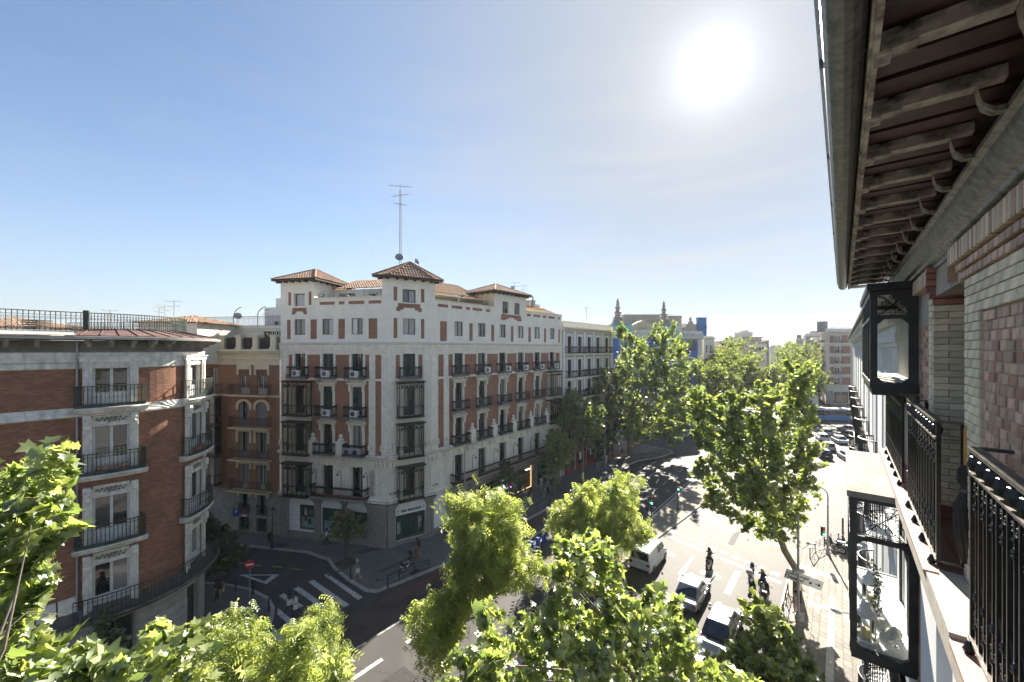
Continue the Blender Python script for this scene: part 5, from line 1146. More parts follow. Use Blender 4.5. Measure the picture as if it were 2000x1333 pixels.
m = MB(); f3.box(m, .6, 11, -9, -.8, 21.6, 23.6, 0); f3.box(m, .3, 11.6, -9.3, -.5, 23.6, 24.1, 1); f3.box(m, 1.8, 7.4, -7, -2, 24.1, 26.4, 2)
for k in range(8): f3.box(m, 1+k*1.25, 1.9+k*1.25, -.8, -.77, 21.9, 23.3, 3)
f3.box(m, 4, 6, -6, -3, 26.4, 27.3, 2); m.build('upper_storeys', [plaster, slate, stone_w, glass], o, world=True)
block('grey_corner_block', 'grey block with a stepped roof line where the left tree row begins', (P3(1494, 0, 195).x, 195), R(45), 8, 10, 22.5, [(18.6, 1.8), (15, 1.8)], [1.5, 4, 6.5], stone_grey, balc=False, par=.5)
# right side of the avenue
o, fT, flT = block('brick_panel_tower', 'tall corner block with brick panels and white bands right of the avenue', (P3(1613, 0, 133).x, 133), R(3), 11.5, 18, 24.2,
    [(20.6, 2.3), (17.1, 2.3), (13.6, 2.3), (10.1, 2.3), (6.6, 2.3)], [4.0], mat('render_cream', (.62, .55, .44), .9, var=.05), win=(1.9, 2.3), balc=True, par=1.0, framem=white_p, side_cols=[2.5, 6, 9.5, 13, 16], sd=(.548, .837), cornice=.7, trim=stone_w, strips=[(1.3, 2.9, z+.1, z+2.6) for z in (20.4, 16.9, 13.4, 9.9, 6.4)]+[(5.4, 8.6, z+.1, z+2.6) for z in (20.4, 16.9, 13.4, 9.9, 6.4)])
m = MB(); fT.box(m, .3, 2.4, -4, -2, 24.2, 27.8, 0); fT.box(m, .0, 1.0, -2.2, -.6, 24.2, 26.4, 0); m.build('lift_shaft', slate, o, world=True)
rail_path(fT, 1.5, 11, -.2, 24.4, 1.3, .5, o, white_p, 'balustrade', bulge=False, r=.08)
m = MB(); fT.box(m, 0, 2.6, .02, .1, .2, 4.6, 0); fT.box(m, 2.9, 7.6, .02, .14, .3, 4.2, 1); fT.box(m, 3.2, 7.2, .141, .16, .6, 3.2, 2); m.build('shopfront', [stone_grey, wood_d, mat('timber_warm', (.30, .16, .07), .6)], o, world=True)
for i, (px, Y, w_, zt, l, mm, th) in enumerate([(1588, 165, 9, 22.5, 'grey block with curved balconies behind the brick panel tower', stone_grey, 20), (1573, 205, 9, 25.5, 'stepped modern grey block high above the right tree row', grey_p, 8), (1584, 250, 14, 29, 'pale tower block rising behind the stepped grey block', stone_w, 4), (1556, 300, 9, 26, 'slim block with a dark roof sign on the right of the avenue', stone_grey, 6), (1532, 420, 14, 24, 'low pink roofed block near the end of the avenue', cream_t, 4), (1480, 560, 30, 21.5, 'far white block closing the view down the avenue', stone_w, 2), (1506, 500, 12, 22.5, 'far grey block between the tree rows', grey_p, 2)]):
    fl_ = [(zt-3.6-3.2*k, 1.9) for k in range(3)]; block('avenue_block', l, (P3(px, 0, Y).x, Y), R(th), w_, 14, zt, fl_, [1.5+2.4*k for k in range(int((w_-1.5)/2.4)+1)], mm, win=(1.3, 1.9), balc=(Y < 210), sd=(.548, .837), par=.8, cornice=.5, small=(Y > 210))
o = thing('roof_sign', 'dark billboard frame on a roof at the right of the avenue', 'sign', P3(1561, 664, 300)); m = MB(); m.box(-1.6, 1.6, 0, .4, 1, 3.6); m.box(-1.4, -1.2, 0, .3, -2, 1); m.box(1.2, 1.4, 0, .3, -2, 1); m.build('board', wood_d, o)
# long flanks of the avenue, mostly behind the trees
block('avenue_terrace', 'long pale terrace of houses behind the left tree row of the avenue', (P3(1400, 0, 175).x+14, 200), R(56.8), 90, 12, 18, [(14, 2), (10.5, 2)], [3+6*k for k in range(14)], stone_w, balc=False, small=True, par=.5)
# ------------------------------------------------------------ ground, roads, pavements
def road_mat():
    m, t, b = nodes_of('asphalt'); N = t.nodes.new; L = t.links.new; tcn = N('ShaderNodeTexCoord')
    n1 = N('ShaderNodeTexNoise'); n1.inputs['Scale'].default_value = .12; n1.inputs['Detail'].default_value = 8; n1.inputs['Roughness'].default_value = .7; L(tcn.outputs['Object'], n1.inputs[0])
    mp = N('ShaderNodeMapping'); mp.inputs['Rotation'].default_value = (0, 0, -A0 if False else A0); mp.inputs['Scale'].default_value = (1.1, .05, 1); L(tcn.outputs['Object'], mp.inputs[0])
    n2 = N('ShaderNodeTexNoise'); n2.inputs['Scale'].default_value = .9; n2.inputs['Detail'].default_value = 4; L(mp.outputs[0], n2.inputs[0])
    n3 = N('ShaderNodeTexNoise'); n3.inputs['Scale'].default_value = 22; n3.inputs['Detail'].default_value = 3; L(tcn.outputs['Object'], n3.inputs[0])
    vo = N('ShaderNodeTexVoronoi'); vo.feature = 'DISTANCE_TO_EDGE'; vo.inputs['Scale'].default_value = .16; wv = N('ShaderNodeVectorMath'); wv.operation = 'ADD'; L(tcn.outputs['Object'], wv.inputs[0]); L(n1.outputs['Color'], wv.inputs[1]); L(wv.outputs[0], vo.inputs[0])
    ck = N('ShaderNodeMapRange'); ck.inputs[1].default_value = .0; ck.inputs[2].default_value = .006; L(vo.outputs[0], ck.inputs[0])
    def mm(op, a, c):
        q = N('ShaderNodeMath'); q.operation = op; L(a, q.inputs[0]); (L(c, q.inputs[1]) if not isinstance(c, float) else setattr(q.inputs[1], 'default_value', c)); return q.outputs[0]
    s = mm('ADD', mm('MULTIPLY', n1.outputs[0], .5), mm('MULTIPLY', n2.outputs[0], .5)); s = mm('ADD', s, mm('MULTIPLY', n3.outputs[0], .22))
    cr_ = N('ShaderNodeValToRGB'); e = cr_.color_ramp.elements; e[0].position = .42; e[0].color = (.036, .035, .034, 1); e[1].position = .78; e[1].color = (.074, .070, .064, 1); L(s, cr_.inputs[0])
    mx = N('ShaderNodeMix'); mx.data_type = 'RGBA'; mx.inputs[6].default_value = (.025, .025, .025, 1); L(ck.outputs[0], mx.inputs[0]); L(cr_.outputs[0], mx.inputs[7]); L(mx.outputs[2], b.inputs['Base Color'])
    b.inputs['Roughness'].default_value = .72; b.inputs['Specular IOR Level'].default_value = .38
    bm = N('ShaderNodeBump'); bm.inputs['Strength'].default_value = .35; bm.inputs['Distance'].default_value = .02; L(n3.outputs[0], bm.inputs['Height']); L(bm.outputs[0], b.inputs['Normal']); MATS['asphalt'] = m; return m
asph = road_mat()
pave = brick_mat('paving_grey', (.19, .178, .155), (.155, .147, .13), (.10, .095, .085), bw=.6, bh=.4, mort=.02, var=.35)
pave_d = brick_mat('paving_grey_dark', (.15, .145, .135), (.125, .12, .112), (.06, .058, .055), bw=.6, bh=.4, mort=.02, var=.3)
kerbm = mat('kerb_granite', (.36, .345, .31), .8, var=.12, scale=2)
line_m = mat('road_paint_white', (.55, .54, .51), .6, var=.3, scale=5)
line_y = mat('road_paint_yellow', (.42, .34, .08), .6, var=.3, scale=2.5)
line_r = mat('road_paint_red', (.30, .05, .04), .6, var=.3)
bus_m = mat('bus_lane_asphalt', (.075, .05, .046), .65, var=.25, scale=.6)
def sheet(name, poly, z, m, kind='structure', thick=0.0):
    b = MB(); n = len(poly); b.face([(p[0], p[1], z) for p in poly], 0)
    o = b.build(name, m, None, Matrix.Identity(4)); tag(o, kind=kind); return o
sheet('ground', [(-2500, -2500), (2500, -2500), (2500, 6000), (-2500, 6000)], -.03, mat('distant_ground', (.16, .14, .11), .9, scale=.05))
sheet('road', [(-130, -60), (170, -60), (330, 600), (60, 600), (-130, 90)], 0.0, asph)
def st(s, t): p = ST(s, t); return (p.x, p.y)
def gp(px, py): p = G(px, py); return (p.x, p.y)
def arcpts(c, r, a0, a1, n=8): return [(c[0]+r*math.cos(R(a0+(a1-a0)*i/n)), c[1]+r*math.sin(R(a0+(a1-a0)*i/n))) for i in range(n+1)]
def pavement(name, poly, m, z=.13, kerb=.22, holes=None):
    """raised pavement: top sheet inside a kerb ring with its own thickness"""
    n = len(poly); P = [Vector((p[0], p[1])) for p in poly]
    ar = sum(P[i].x*P[(i+1) % n].y-P[(i+1) % n].x*P[i].y for i in range(n))
    if ar < 0: P.reverse()
    inn = []
    for i in range(n):
        a = (P[i]-P[i-1]).normalized(); b = (P[(i+1) % n]-P[i]).normalized(); na = Vector((-a.y, a.x)); nb = Vector((-b.y, b.x)); k = na+nb; k = k/max(.35, k.dot(na)); inn.append(P[i]+k*kerb)
    mb = MB(); mb.face([(p.x, p.y, z-.004) for p in inn], 0); o = mb.build(name, m, None, Matrix.Identity(4)); tag(o, kind='structure')
    kb = MB()
    for i in range(n):
        j = (i+1) % n; L = (P[j]-P[i]).length; q = max(1, int(L/1.0)); 
        for h in range(q):
            e = .012/L if q > 1 else 0
            A_, B_ = P[i].lerp(P[j], h/q+e), P[i].lerp(P[j], (h+1)/q-e); C_, D_ = inn[i].lerp(inn[j], (h+1)/q-e), inn[i].lerp(inn[j], h/q+e)
            kb.hexa([(A_.x, A_.y, -.02), (B_.x, B_.y, -.02), (C_.x, C_.y, -.02), (D_.x, D_.y, -.02), (A_.x, A_.y, z), (B_.x, B_.y, z), (C_.x, C_.y, z), (D_.x, D_.y, z)])
    k = kb.build('kerb_stones', kerbm, o, Matrix.Identity(4), kind='stuff'); return o
PV_our = pavement('pavement', [st(-30, -3.3), st(44.2, -3.3), st(45.6, -2.9), st(46.5, -2.0), st(46.9, -.6), st(47.2, 12), st(-30, 8)], pave)
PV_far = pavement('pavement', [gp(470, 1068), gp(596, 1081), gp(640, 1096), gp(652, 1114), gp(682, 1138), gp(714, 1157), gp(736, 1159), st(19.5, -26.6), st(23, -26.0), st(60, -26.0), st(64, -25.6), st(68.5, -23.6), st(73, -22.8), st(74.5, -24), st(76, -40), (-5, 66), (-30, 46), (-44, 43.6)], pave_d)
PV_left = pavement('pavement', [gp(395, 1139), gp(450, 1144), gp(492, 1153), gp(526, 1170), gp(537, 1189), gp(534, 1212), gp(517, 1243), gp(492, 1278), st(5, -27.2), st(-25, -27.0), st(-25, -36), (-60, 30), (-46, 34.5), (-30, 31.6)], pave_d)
PV_med = pavement('median_pavement', [st(-25, -16.0), st(60, -15.9), st(61.5, -14.6), st(60.5, -12.4), st(54, -12.4), st(47, -12.9), st(40, -13.6), st(33, -14.4), st(-25, -14.4)], brick_mat('paving_median', (.27, .235, .18), (.23, .20, .155), (.12, .10, .08), bw=.4, bh=.2, mort=.02, var=.25))
# far pavements of the avenue and the island before the banner building
def fav(Y, off, side): x = (66 if side < 0 else 88)+.654*(Y-120)+off; return (x, Y)
pavement('pavement', [(24, 86), (50, 96), (56, 104), fav(118, -3, -1), fav(560, 0, -1), fav(560, -9, -1), fav(118, -16, -1), (46, 108), (18, 97)], pave)
pavement('pavement', [fav(122, 3, 1), fav(560, 0, 1), fav(560, 12, 1), (106, 150), (108, 128), (128, 131), (128, 126), (100, 124)], pave)
def line(s0, t0, s1, t1, w, name='lane_line', m=line_m, z=.006, parent=None):
    a, b = Vector(st(s0, t0)), Vector(st(s1, t1)); d = (b-a).normalized(); n = Vector((-d.y, d.x))*w/2
    mb = MB(); mb.face([(q.x, q.y, z) for q in (a-n, b-n, b+n, a+n)]); o = mb.build(name, m, None, world=True); tag(o, kind='structure'); return o
def dashes(pts, w, name='lane_dashes', m=line_m, z=.006):
    mb = MB()
    for s0, t0, s1, t1 in pts:
        a, b = Vector(st(s0, t0)), Vector(st(s1, t1)); d = (b-a).normalized(); n = Vector((-d.y, d.x))*w/2
        mb.face([(q.x, q.y, z) for q in (a-n, b-n, b+n, a+n)])
    o = mb.build(name, m, None, world=True); tag(o, kind='structure'); return o
sheet('bus_lane', [st(-25, -26.4), st(22, -26.2), st(60, -26.3), st(60, -23.3), st(-25, -23.3)], .003, bus_m)
dashes([(s, -23.1, s+2.0, -23.1) for s in (8.0, 11.6, 14.4, 18.4, 20.9, 23.3)], .16); line(26, -23.4, 66, -23.4, .16)
dashes([(s, -21.1, s+2.6, -21.1) for s in (-6, -2, 2.2, 6.6, 10.9, 15.2)], .28)
line(35, -21.5, 66, -21.4, .14); dashes([(s, -18.7, s+1.7, -18.7) for s in (30, 33.6, 37.2, 40.8, 44.4, 48, 51.6, 55.2, 58.8, 62.4)], .11); line(-20, -16.4, 62, -16.3, .1)
line(39.7, -19.5, 39.0, -17.0, .4, 'stop_line'); dashes([(41.0, t, 41.0, t+1.0) for t in (-20, -18.4)], .55, 'crossing_dashes')
# near side: stop line, lane lines and the two dotted rows of the crossing
line(40.2, -12.9, 37.9, -3.6, .38, 'stop_line')
line(33.6, -6.6, 37.6, -6.55, .42); dashes([(s, -6.7, s+2.6, -6.7) for s in (8, 13, 18, 23, 28)], .13); dashes([(s, -10.0, s+2.6, -10.0) for s in (8, 13, 18, 23, 28, 33)], .13); line(34.0, -10.2, 37.8, -10.1, .2)
dashes([(46.3-.2*k, -11.6+.98*k, 46.3-.2*k, -11.1+.98*k) for k in range(8)], .5, 'crossing_dashes')
dashes([(41.7-.28*k, -13.4+1.0*k, 41.6-.28*k, -12.85+1.0*k) for k in range(10)], .5, 'crossing_dashes')
def bike_mark(s, t, rz, sc=1.0):
    mb = MB(); M = TM(ST(s, t, .007), rz) @ Matrix.Scale(sc, 4)
    def ring(c, r, w, n=12):
        for i in range(n):
            a0, a1 = 2*math.pi*i/n, 2*math.pi*(i+1)/n
            mb.face([M @ Vector((c[0]+q*math.cos(a), c[1]+q*math.sin(a), 0)) for a, q in ((a0, r-w), (a0, r), (a1, r), (a1, r-w))])
    def seg(a, b, w=.07):
        a, b = Vector((*a, 0)), Vector((*b, 0)); d = (b-a).normalized(); n = Vector((-d.y, d.x, 0))*w/2; mb.face([M @ q for q in (a-n, b-n, b+n, a+n)])
    ring((-.5, 0), .3, .07); ring((.5, 0), .3, .07)
    for a, b in (((-.5, 0), (-.2, .45)), ((-.2, .45), (.35, .45)), ((.35, .45), (.5, 0)), ((-.5, 0), (0, 0)), ((0, 0), (.35, .45)), ((0, 0), (-.2, .45)), ((.35, .45), (.3, .65)), ((-.3, .5), (-.1, .5))): seg(a, b)
    o = mb.build('bicycle_marking', line_m, None, world=True); tag(o, kind='structure')
bike_mark(35.6, -8.2, R(50)-R(90), 1.0); bike_mark(36.8, -12.2, R(50)-R(90), 1.0); bike_mark(29, -24.8, R(50)-R(90), .9); bike_mark(46.5, -17.3, R(-40), .8)
def ground_text(body, s, t, size, rz, m=line_m):
    c = bpy.data.curves.new('lane_lettering', 'FONT'); c.body = body; c.size = size; c.align_x = 'CENTER'; t_ = bpy.data.objects.new('tmp', c); COL.objects.link(t_); bpy.context.view_layer.update()
    me = bpy.data.meshes.new_from_object(t_.evaluated_get(bpy.context.evaluated_depsgraph_get())); bpy.data.objects.remove(t_); me.materials.clear(); me.materials.append(m)
    o = bpy.data.objects.new('lane_lettering', me); tag(o, kind='structure'); _link(o, None, TM(ST(s, t, .008), rz) @ Matrix.Diagonal((1, 2.2, 1, 1)))
ground_text('BUS', 31.5, -24.7, .95, R(140.6)); ground_text('TAXI', 28.5, -24.7, .85, R(140.6))
# zebra crossing over the side street (the photo's stripes, corner by corner on the road plane)
for q in ([(518, 1166), (540, 1160), (640, 1212), (560, 1163)],): pass
zeb = [((830, 585), (858, 575), (1102, 738), (1072, 758)), ((720, 632), (760, 618), (1010, 792), (968, 812)), ((620, 682), (655, 664), (905, 838), (868, 856)), ((517, 732), (553, 712), (690, 800), (655, 815)), ((505, 855), (512, 815), (655, 935), (628, 975)), ((455, 1003), (482, 950), (572, 1027), (515, 1062)), ((372, 1128), (410, 1066), (445, 1097), (400, 1136))]
zo = MB()
for q in zeb: 
    pts = [G(400+x*.2798, 960+y*.2798, .006) for x, y in q]; zo.face([(p.x, p.y, .006) for p in pts])
o = zo.build('zebra_crossing', line_m, None, Matrix.Identity(4)); tag(o, kind='structure')
zo = MB(); 
T = [(235, 582), (522, 580), (430, 648)]; Ti = [(300, 588), (470, 587), (415, 628)]
def zp(p): v = G(400+p[0]*.2798, 960+p[1]*.2798, .006); return (v.x, v.y, .006)
for i in range(3): j = (i+1) % 3; zo.face([zp(T[i]), zp(T[j]), zp(Ti[j]), zp(Ti[i])])
o = zo.build('give_way_triangle', line_m, None, Matrix.Identity(4)); tag(o, kind='structure')
for a, b in (((230, 497), (300, 506)), ((350, 514), (400, 520)), ((470, 524), (545, 532)), ((600, 538), (685, 548))):
    A_, B_ = zp(a), zp(b); m = MB(); m.face([(A_[0], A_[1]-.06, .006), (B_[0], B_[1]-.06, .006), (B_[0], B_[1]+.06, .006), (A_[0], A_[1]+.06, .006)]); o = m.build('yellow_dash', line_y, None, world=True); tag(o, kind='structure')
line(17.6, -25.2, 26.5, -25.45, .05, 'red_line', line_r, .008); line(17.6, -25.45, 26.5, -25.7, .05, 'red_line', line_r, .008)
def flat_box(name, px, py, w, d, m, rz=R(50.6), z=.13, kind='structure'):
    p = G(px, py, z); b = MB(); b.box(-w/2, w/2, -d/2, d/2, .0, .006); o = b.build(name, m, None, TM((p.x, p.y, z), rz)); tag(o, kind=kind); return o
soil = mat('tree_pit_soil', (.085, .065, .045), .95, var=.3)
flat_box('tree_pit', 676, 1100, 1.5, 1.5, soil); flat_box('manhole_cover', 547, 1066, 1.1, .7, iron, R(-12)); flat_box('drain_grate', 810, 1117, .9, .5, iron)
for i, (px, py) in enumerate(((676, 1139), (737, 1134))): p = G(px, py, .13); b = MB(); b.lathe([(.16, .0), (.16, .006), (.0, .007)], 14); o = b.build('manhole_cover', iron, None, TM((p.x, p.y, .13))); tag(o, kind='structure')
# dark bands laid in the corner pavement
for a, b, w in (((700, 1081), (742, 1068), .7), ((742, 1117), (800, 1092), .5), ((640, 1125), (700, 1100), .3)):
    A_, B_ = G(*a, .13), G(*b, .13); d = (B_-A_).normalized(); n = Vector((-d.y, d.x, 0))*w/2; m = MB(); m.face([(q.x, q.y, .134) for q in (A_-n, B_-n, B_+n, A_+n)]); o = m.build('paving_band', mat('paving_band_dark', (.075, .072, .068), .8), None, world=True); tag(o, kind='structure')
# slabs of our own pavement, each a piece of its own where the photo shows them
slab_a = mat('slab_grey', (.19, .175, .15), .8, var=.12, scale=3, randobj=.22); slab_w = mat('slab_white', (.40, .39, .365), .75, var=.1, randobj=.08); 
sm = MB(); sm.box(-.292, .292, -.192, .192, 0, .03); sme = {}
for nm, mm_ in (('a', slab_a), ('w', slab_w)): sme[nm] = sm.mesh('paving_slab', mm_)
rr = random.Random(4); n_ = 0; rest = MB()
rows = [(s, t) for s in np.arange(46.0, 20.0, -.6) for t in np.arange(-2.85, .6, .4)]
for s, t in rows:
    off = .3 if int(round((t+2.85)/.4)) % 2 else 0
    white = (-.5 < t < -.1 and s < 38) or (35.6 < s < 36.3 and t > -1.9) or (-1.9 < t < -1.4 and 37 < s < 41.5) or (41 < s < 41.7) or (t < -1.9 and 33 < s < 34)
    if s+off > 45.7: continue
    if n_ < 300: 
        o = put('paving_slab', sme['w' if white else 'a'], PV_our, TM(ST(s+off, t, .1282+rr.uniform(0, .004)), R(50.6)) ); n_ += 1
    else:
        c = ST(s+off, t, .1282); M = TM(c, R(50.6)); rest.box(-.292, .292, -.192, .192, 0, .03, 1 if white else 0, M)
rest.build('paving_slabs', [slab_a, slab_w], PV_our, Matrix.Identity(4), kind='stuff')
for i, (s_, t_, L_, W_) in enumerate(((31, -9, 2.2, 1.2), (44, -8, 3.5, .5), (36.5, -5.2, 1.0, 1.0), (50, -19.5, 5, .5), (12, -19, 4, 1.4), (20, -21.5, 1.2, .9), (58, -3, 6, .6), (64, -8, 2.5, 2.0), (9, -24.5, 2.2, 1.1), (28, -17.8, 5, .45))):
    m = MB(); m.box(-L_/2, L_/2, -W_/2, W_/2, 0, .0035); o = m.build('road_patch', mat('asphalt_patch', (.030, .029, .028), .8, var=.25, scale=3) if i % 3 else mat('asphalt_pale_patch', (.085, .08, .073), .8, var=.25, scale=3), None, TM(ST(s_, t_, .001), R(50.6))); tag(o, kind='structure')
for s_, t_ in ((30, -7.7), (42.8, -10.5), (48, -6.4), (25, -19.8), (16, -22.2), (55, -20.3), (38.2, -14.9), (61, -1)):
    m = MB(); m.lathe([(.33, 0), (.33, .005), (.0, .0055)], 16); o = m.build('manhole_cover', iron, None, TM(ST(s_, t_, .003 if t_ != -14.9 else .13))); tag(o, kind='structure')
# hills far off at the end of the avenue
hm = MB(); xs = np.linspace(-1500, 3800, 60)
for i in range(59):
    z0, z1 = [14+16*math.sin(x*.0016+1)+9*math.sin(x*.006)+12 for x in xs[i:i+2]]; y = 3800
    hm.face([(xs[i], y, -1), (xs[i+1], y, -1), (xs[i+1], y+500, z1), (xs[i], y+500, z0)]); hm.face([(xs[i], y+500, z0), (xs[i+1], y+500, z1), (xs[i+1], y+1200, -1), (xs[i], y+1200, -1)])
o = hm.build('distant_hills', mat('hills', (.09, .12, .13), .95, scale=.004), None, Matrix.Identity(4)); tag(o, kind='structure')
# ------------------------------------------------------------ our own building on the right: local x = away from the street, y = along it, z = up from the camera
AO = R(39.6); SCL = .87
MO = Matrix.Translation((0, 0, H)) @ Matrix(((math.cos(AO), math.sin(AO), 0, 0), (-math.sin(AO), math.cos(AO), 0, 0), (0, 0, 1, 0), (0, 0, 0, 1))) @ Matrix.Scale(SCL, 4)
OB = thing('brick_facade_building', 'near brick building on the right with deep dark eaves, iron balconies and glazed bays', 'building'); OB.matrix_basis = MO; WM[OB.name] = MO
ZF = -1.93; ZG = -H/SCL
def ob(mb, name, mats, parent=None, smooth=False, kind=None, M=None): return mb.build(name, mats, parent or OB, MO if M is None else MO @ M, smooth, kind)
glz = mat('brick_beige', (.80, .70, .50), .55, var=.14, scale=6, bump=.15, bscale=40, randobj=.2, streak=.25, dirt=(.25, .21, .15)); rb = mat('brick_pink_red', (.58, .38, .28), .55, var=.2, scale=8, bump=.3, bscale=60, randobj=.32); rbd = mat('brick_dark_red', (.36, .16, .12), .5, var=.15, scale=8, randobj=.2)
mort = mat('mortar', (.50, .46, .40), .95, var=.15); whitewall = mat('wall_white_blue', (.66, .67, .67), .8, var=.04, streak=.15, dirt=(.35, .36, .36)); slabst = mat('ledge_stone', (.40, .365, .31), .85, var=.12, scale=3, bump=.15)
tile_p = mat('edge_tile_pink', (.38, .235, .175), .6, var=.1, scale=2, randobj=.06); fl_tile = mat('floor_tile_red', (.22, .085, .06), .4, var=.15, randobj=.1); conc = mat('bay_roof_concrete', (.27, .25, .215), .9, var=.2, scale=4, bump=.2, streak=.5, dirt=(.2, .18, .15))
m = MB()   # mortar body behind the bricks
m.box(.83, 1.6, -2.0, 5.06, ZF-.1, .6, 0); m.box(.815, .83, 4.62, 5.06, ZF, .6, 0); m.box(.815, .83, -2, 4.62, .29, .6, 0)
m.box(.815, 1.6, 6.66, 10.7, ZF-.1, .6, 0); m.box(1.3, 1.6, 5.06, 6.66, ZF-.1, .6, 1); m.box(.80, 1.6, -2, 10.7, .6, 1.0, 0) if False else m.box(.82, 1.6, -2, 10.7, .6, 1.1, 0)
m.box(.84, 1.7, -2, 10.7, ZG, -2.1, 2); m.box(.79, .84, 6.9, 7.6, ZG, -2.12, 3); m.box(.70, .838, 5.6, 6.6, ZG, -2.13, 2); m.box(.75, .838, 4.0, 5.2, ZG, -2.12, 2)
ob(m, 'wall', [mort, dark_in, whitewall, redbrick])
rr = random.Random(21)
def bricks(name, mats, cells, x, thick, cap=300, jit=.003):
    """cells: (s0, s1, z0, z1, material index); each its own mesh object up to cap"""
    cache = {}; n = 0; rest = MB()
    for s0, s1, z0, z1, mi in cells:
        j = rr.uniform(-jit, jit)
        if n < cap:
            k = (round(s1-s0, 3), round(z1-z0, 3), mi)
            if k not in cache:
                q = MB(); w_, h_ = (s1-s0)/2, z1-z0; e = .004
                q.mesh_in([(0, -w_+e, e), (0, w_-e, e), (0, w_-e, h_-e), (0, -w_+e, h_-e), (e, -w_, 0), (e, w_, 0), (e, w_, h_), (e, -w_, h_), (thick, -w_, 0), (thick, w_, 0), (thick, w_, h_), (thick, -w_, h_)],
                          [(0, 3, 2, 1), (0, 1, 5, 4), (1, 2, 6, 5), (2, 3, 7, 6), (3, 0, 4, 7), (4, 5, 9, 8), (5, 6, 10, 9), (6, 7, 11, 10), (7, 4, 8, 11)]); cache[k] = q.mesh(name, mats[mi], uv=False)
            put(name, cache[k], OB, MO @ Matrix.Translation((x+j, (s0+s1)/2, z0))); n += 1
        else: rest.box(x+j, x+thick, s0, s1, z0, z1, mi)
    if rest.f: ob(rest, name+'work', mats, kind='stuff')
ch = .074; g = .007; cells = []
for k in range(31):
    z0 = .285-ch*(k+1)
    if z0 < ZF: break
    s = 4.585-(.08 if k % 2 else 0)
    if k % 2: cells.append((4.515, 4.575, z0, z0+ch-g, 0))
    while s > 2.9: w_ = .155 if rr.random() > .12 else .075; cells.append((s-w_+g, s-.004, z0, z0+ch-g, 0 if rr.random() > .22 else 1)); s -= w_
cells.sort(key=lambda c: (-c[2]-c[0]*.0)); bricks('brick', [rb, rbd], cells, .86-.04, .06, 320, .006)
cells = []
for k in range(36):
    z0 = .59-ch*(k+1)
    if z0 < ZF: break
    if z0 > .27:
        s = 5.08-(.12 if k % 2 else 0); 
        if k % 2: cells.append((4.97, 5.08, z0, z0+ch-g, 0))
        while s > 3.0: cells.append((s-.24+g, s, z0, z0+ch-g, 0)); s -= .24
    else:
        if k % 2: cells += [(4.86, 5.08, z0, z0+ch-g, 0), (4.605, 4.85, z0, z0+ch-g, 0)]
        else: cells += [(4.97, 5.08, z0, z0+ch-g, 0), (4.73, 4.96, z0, z0+ch-g, 0), (4.605, 4.72, z0, z0+ch-g, 0)]
    cells += [(6.665, 6.665+(.24 if k % 2 else .13), z0, z0+ch-g, 0)]+([] if k % 2 else [(6.805, 6.9, z0, z0+ch-g, 0)])
bricks('glazed_brick', [glz], cells, .80, .05, 300, .002)
cells = []
for k in range(34):
    z0 = .3-ch*(k+1)
    if z0 < ZF: break
    s = 6.96+(.06 if k % 2 else 0)
    while s < 7.7: cells.append((s, s+.13, z0, z0+ch-g, 0 if rr.random() > .3 else 1)); s += .14
    if k < 5: pass
bricks('panel_brick', [rb, rbd], cells, .812, .05, 220)
# reveal beyond the near balcony: long bricks facing us
rv = {}
for i, (x0, x1) in enumerate(((.805, 1.06), (1.07, 1.3))): pass
for k in range(36):
    z0 = .5-ch*(k+1)
    if z0 < ZF: break
    xs_ = [.805, .93, 1.18, 1.3] if k % 2 else [.805, 1.055, 1.3]
    for a, b in zip(xs_, xs_[1:]):
        q = round(b-a, 3)
        if q not in rv: w_ = MB(); w_.box(0, b-a-g, 0, .05, 0, ch-g); rv[q] = w_.mesh('reveal_brick', glz, uv=False)
        put('reveal_brick', rv[q], OB, MO @ Matrix.Translation((a, 6.612+rr.uniform(-.002, .002), z0)))
for k in range(6):
    z0 = .505+.072*k; w_ = MB(); x0 = .80-.03*k*(k < 3)-.06*(k >= 3)
    w_.box(x0, x0+.26, 6.6-.015*k, 6.66, z0, z0+.062); w_.box(x0+.27, 1.3, 6.6-.015*k, 6.66, z0, z0+.062); ob(w_, 'corbel_course', rbd)
# corbelled courses: stepped red bricks, then soldiers striped red and cream
cells = [(s, s+.118, .60+.07*k, .66+.07*k, 0) for k in range(2) for s in np.arange(2.9, 5.1, .128)]; bricks('corbel_brick', [rb], [c for c in cells if c[2] < .65], .785, .05); bricks('corbel_brick', [rb], [c for c in cells if c[2] > .65], .765, .07)
cells = [(s, s+.05, .745, .90, i % 2) for i, s in enumerate(np.arange(2.9, 5.32, .058))]; bricks('soldier_brick', [rb, glz], cells, .735, .1)
cells = [(s, s+.05, .72, .90, i % 2) for i, s in enumerate(np.arange(6.6, 7.7, .058))]; bricks('soldier_brick', [rb, glz], cells, .735, .1)
m = MB(); m.box(.735, .80, 5.32, 5.33, .6, .9); ob(m, 'corbel_end', rb)
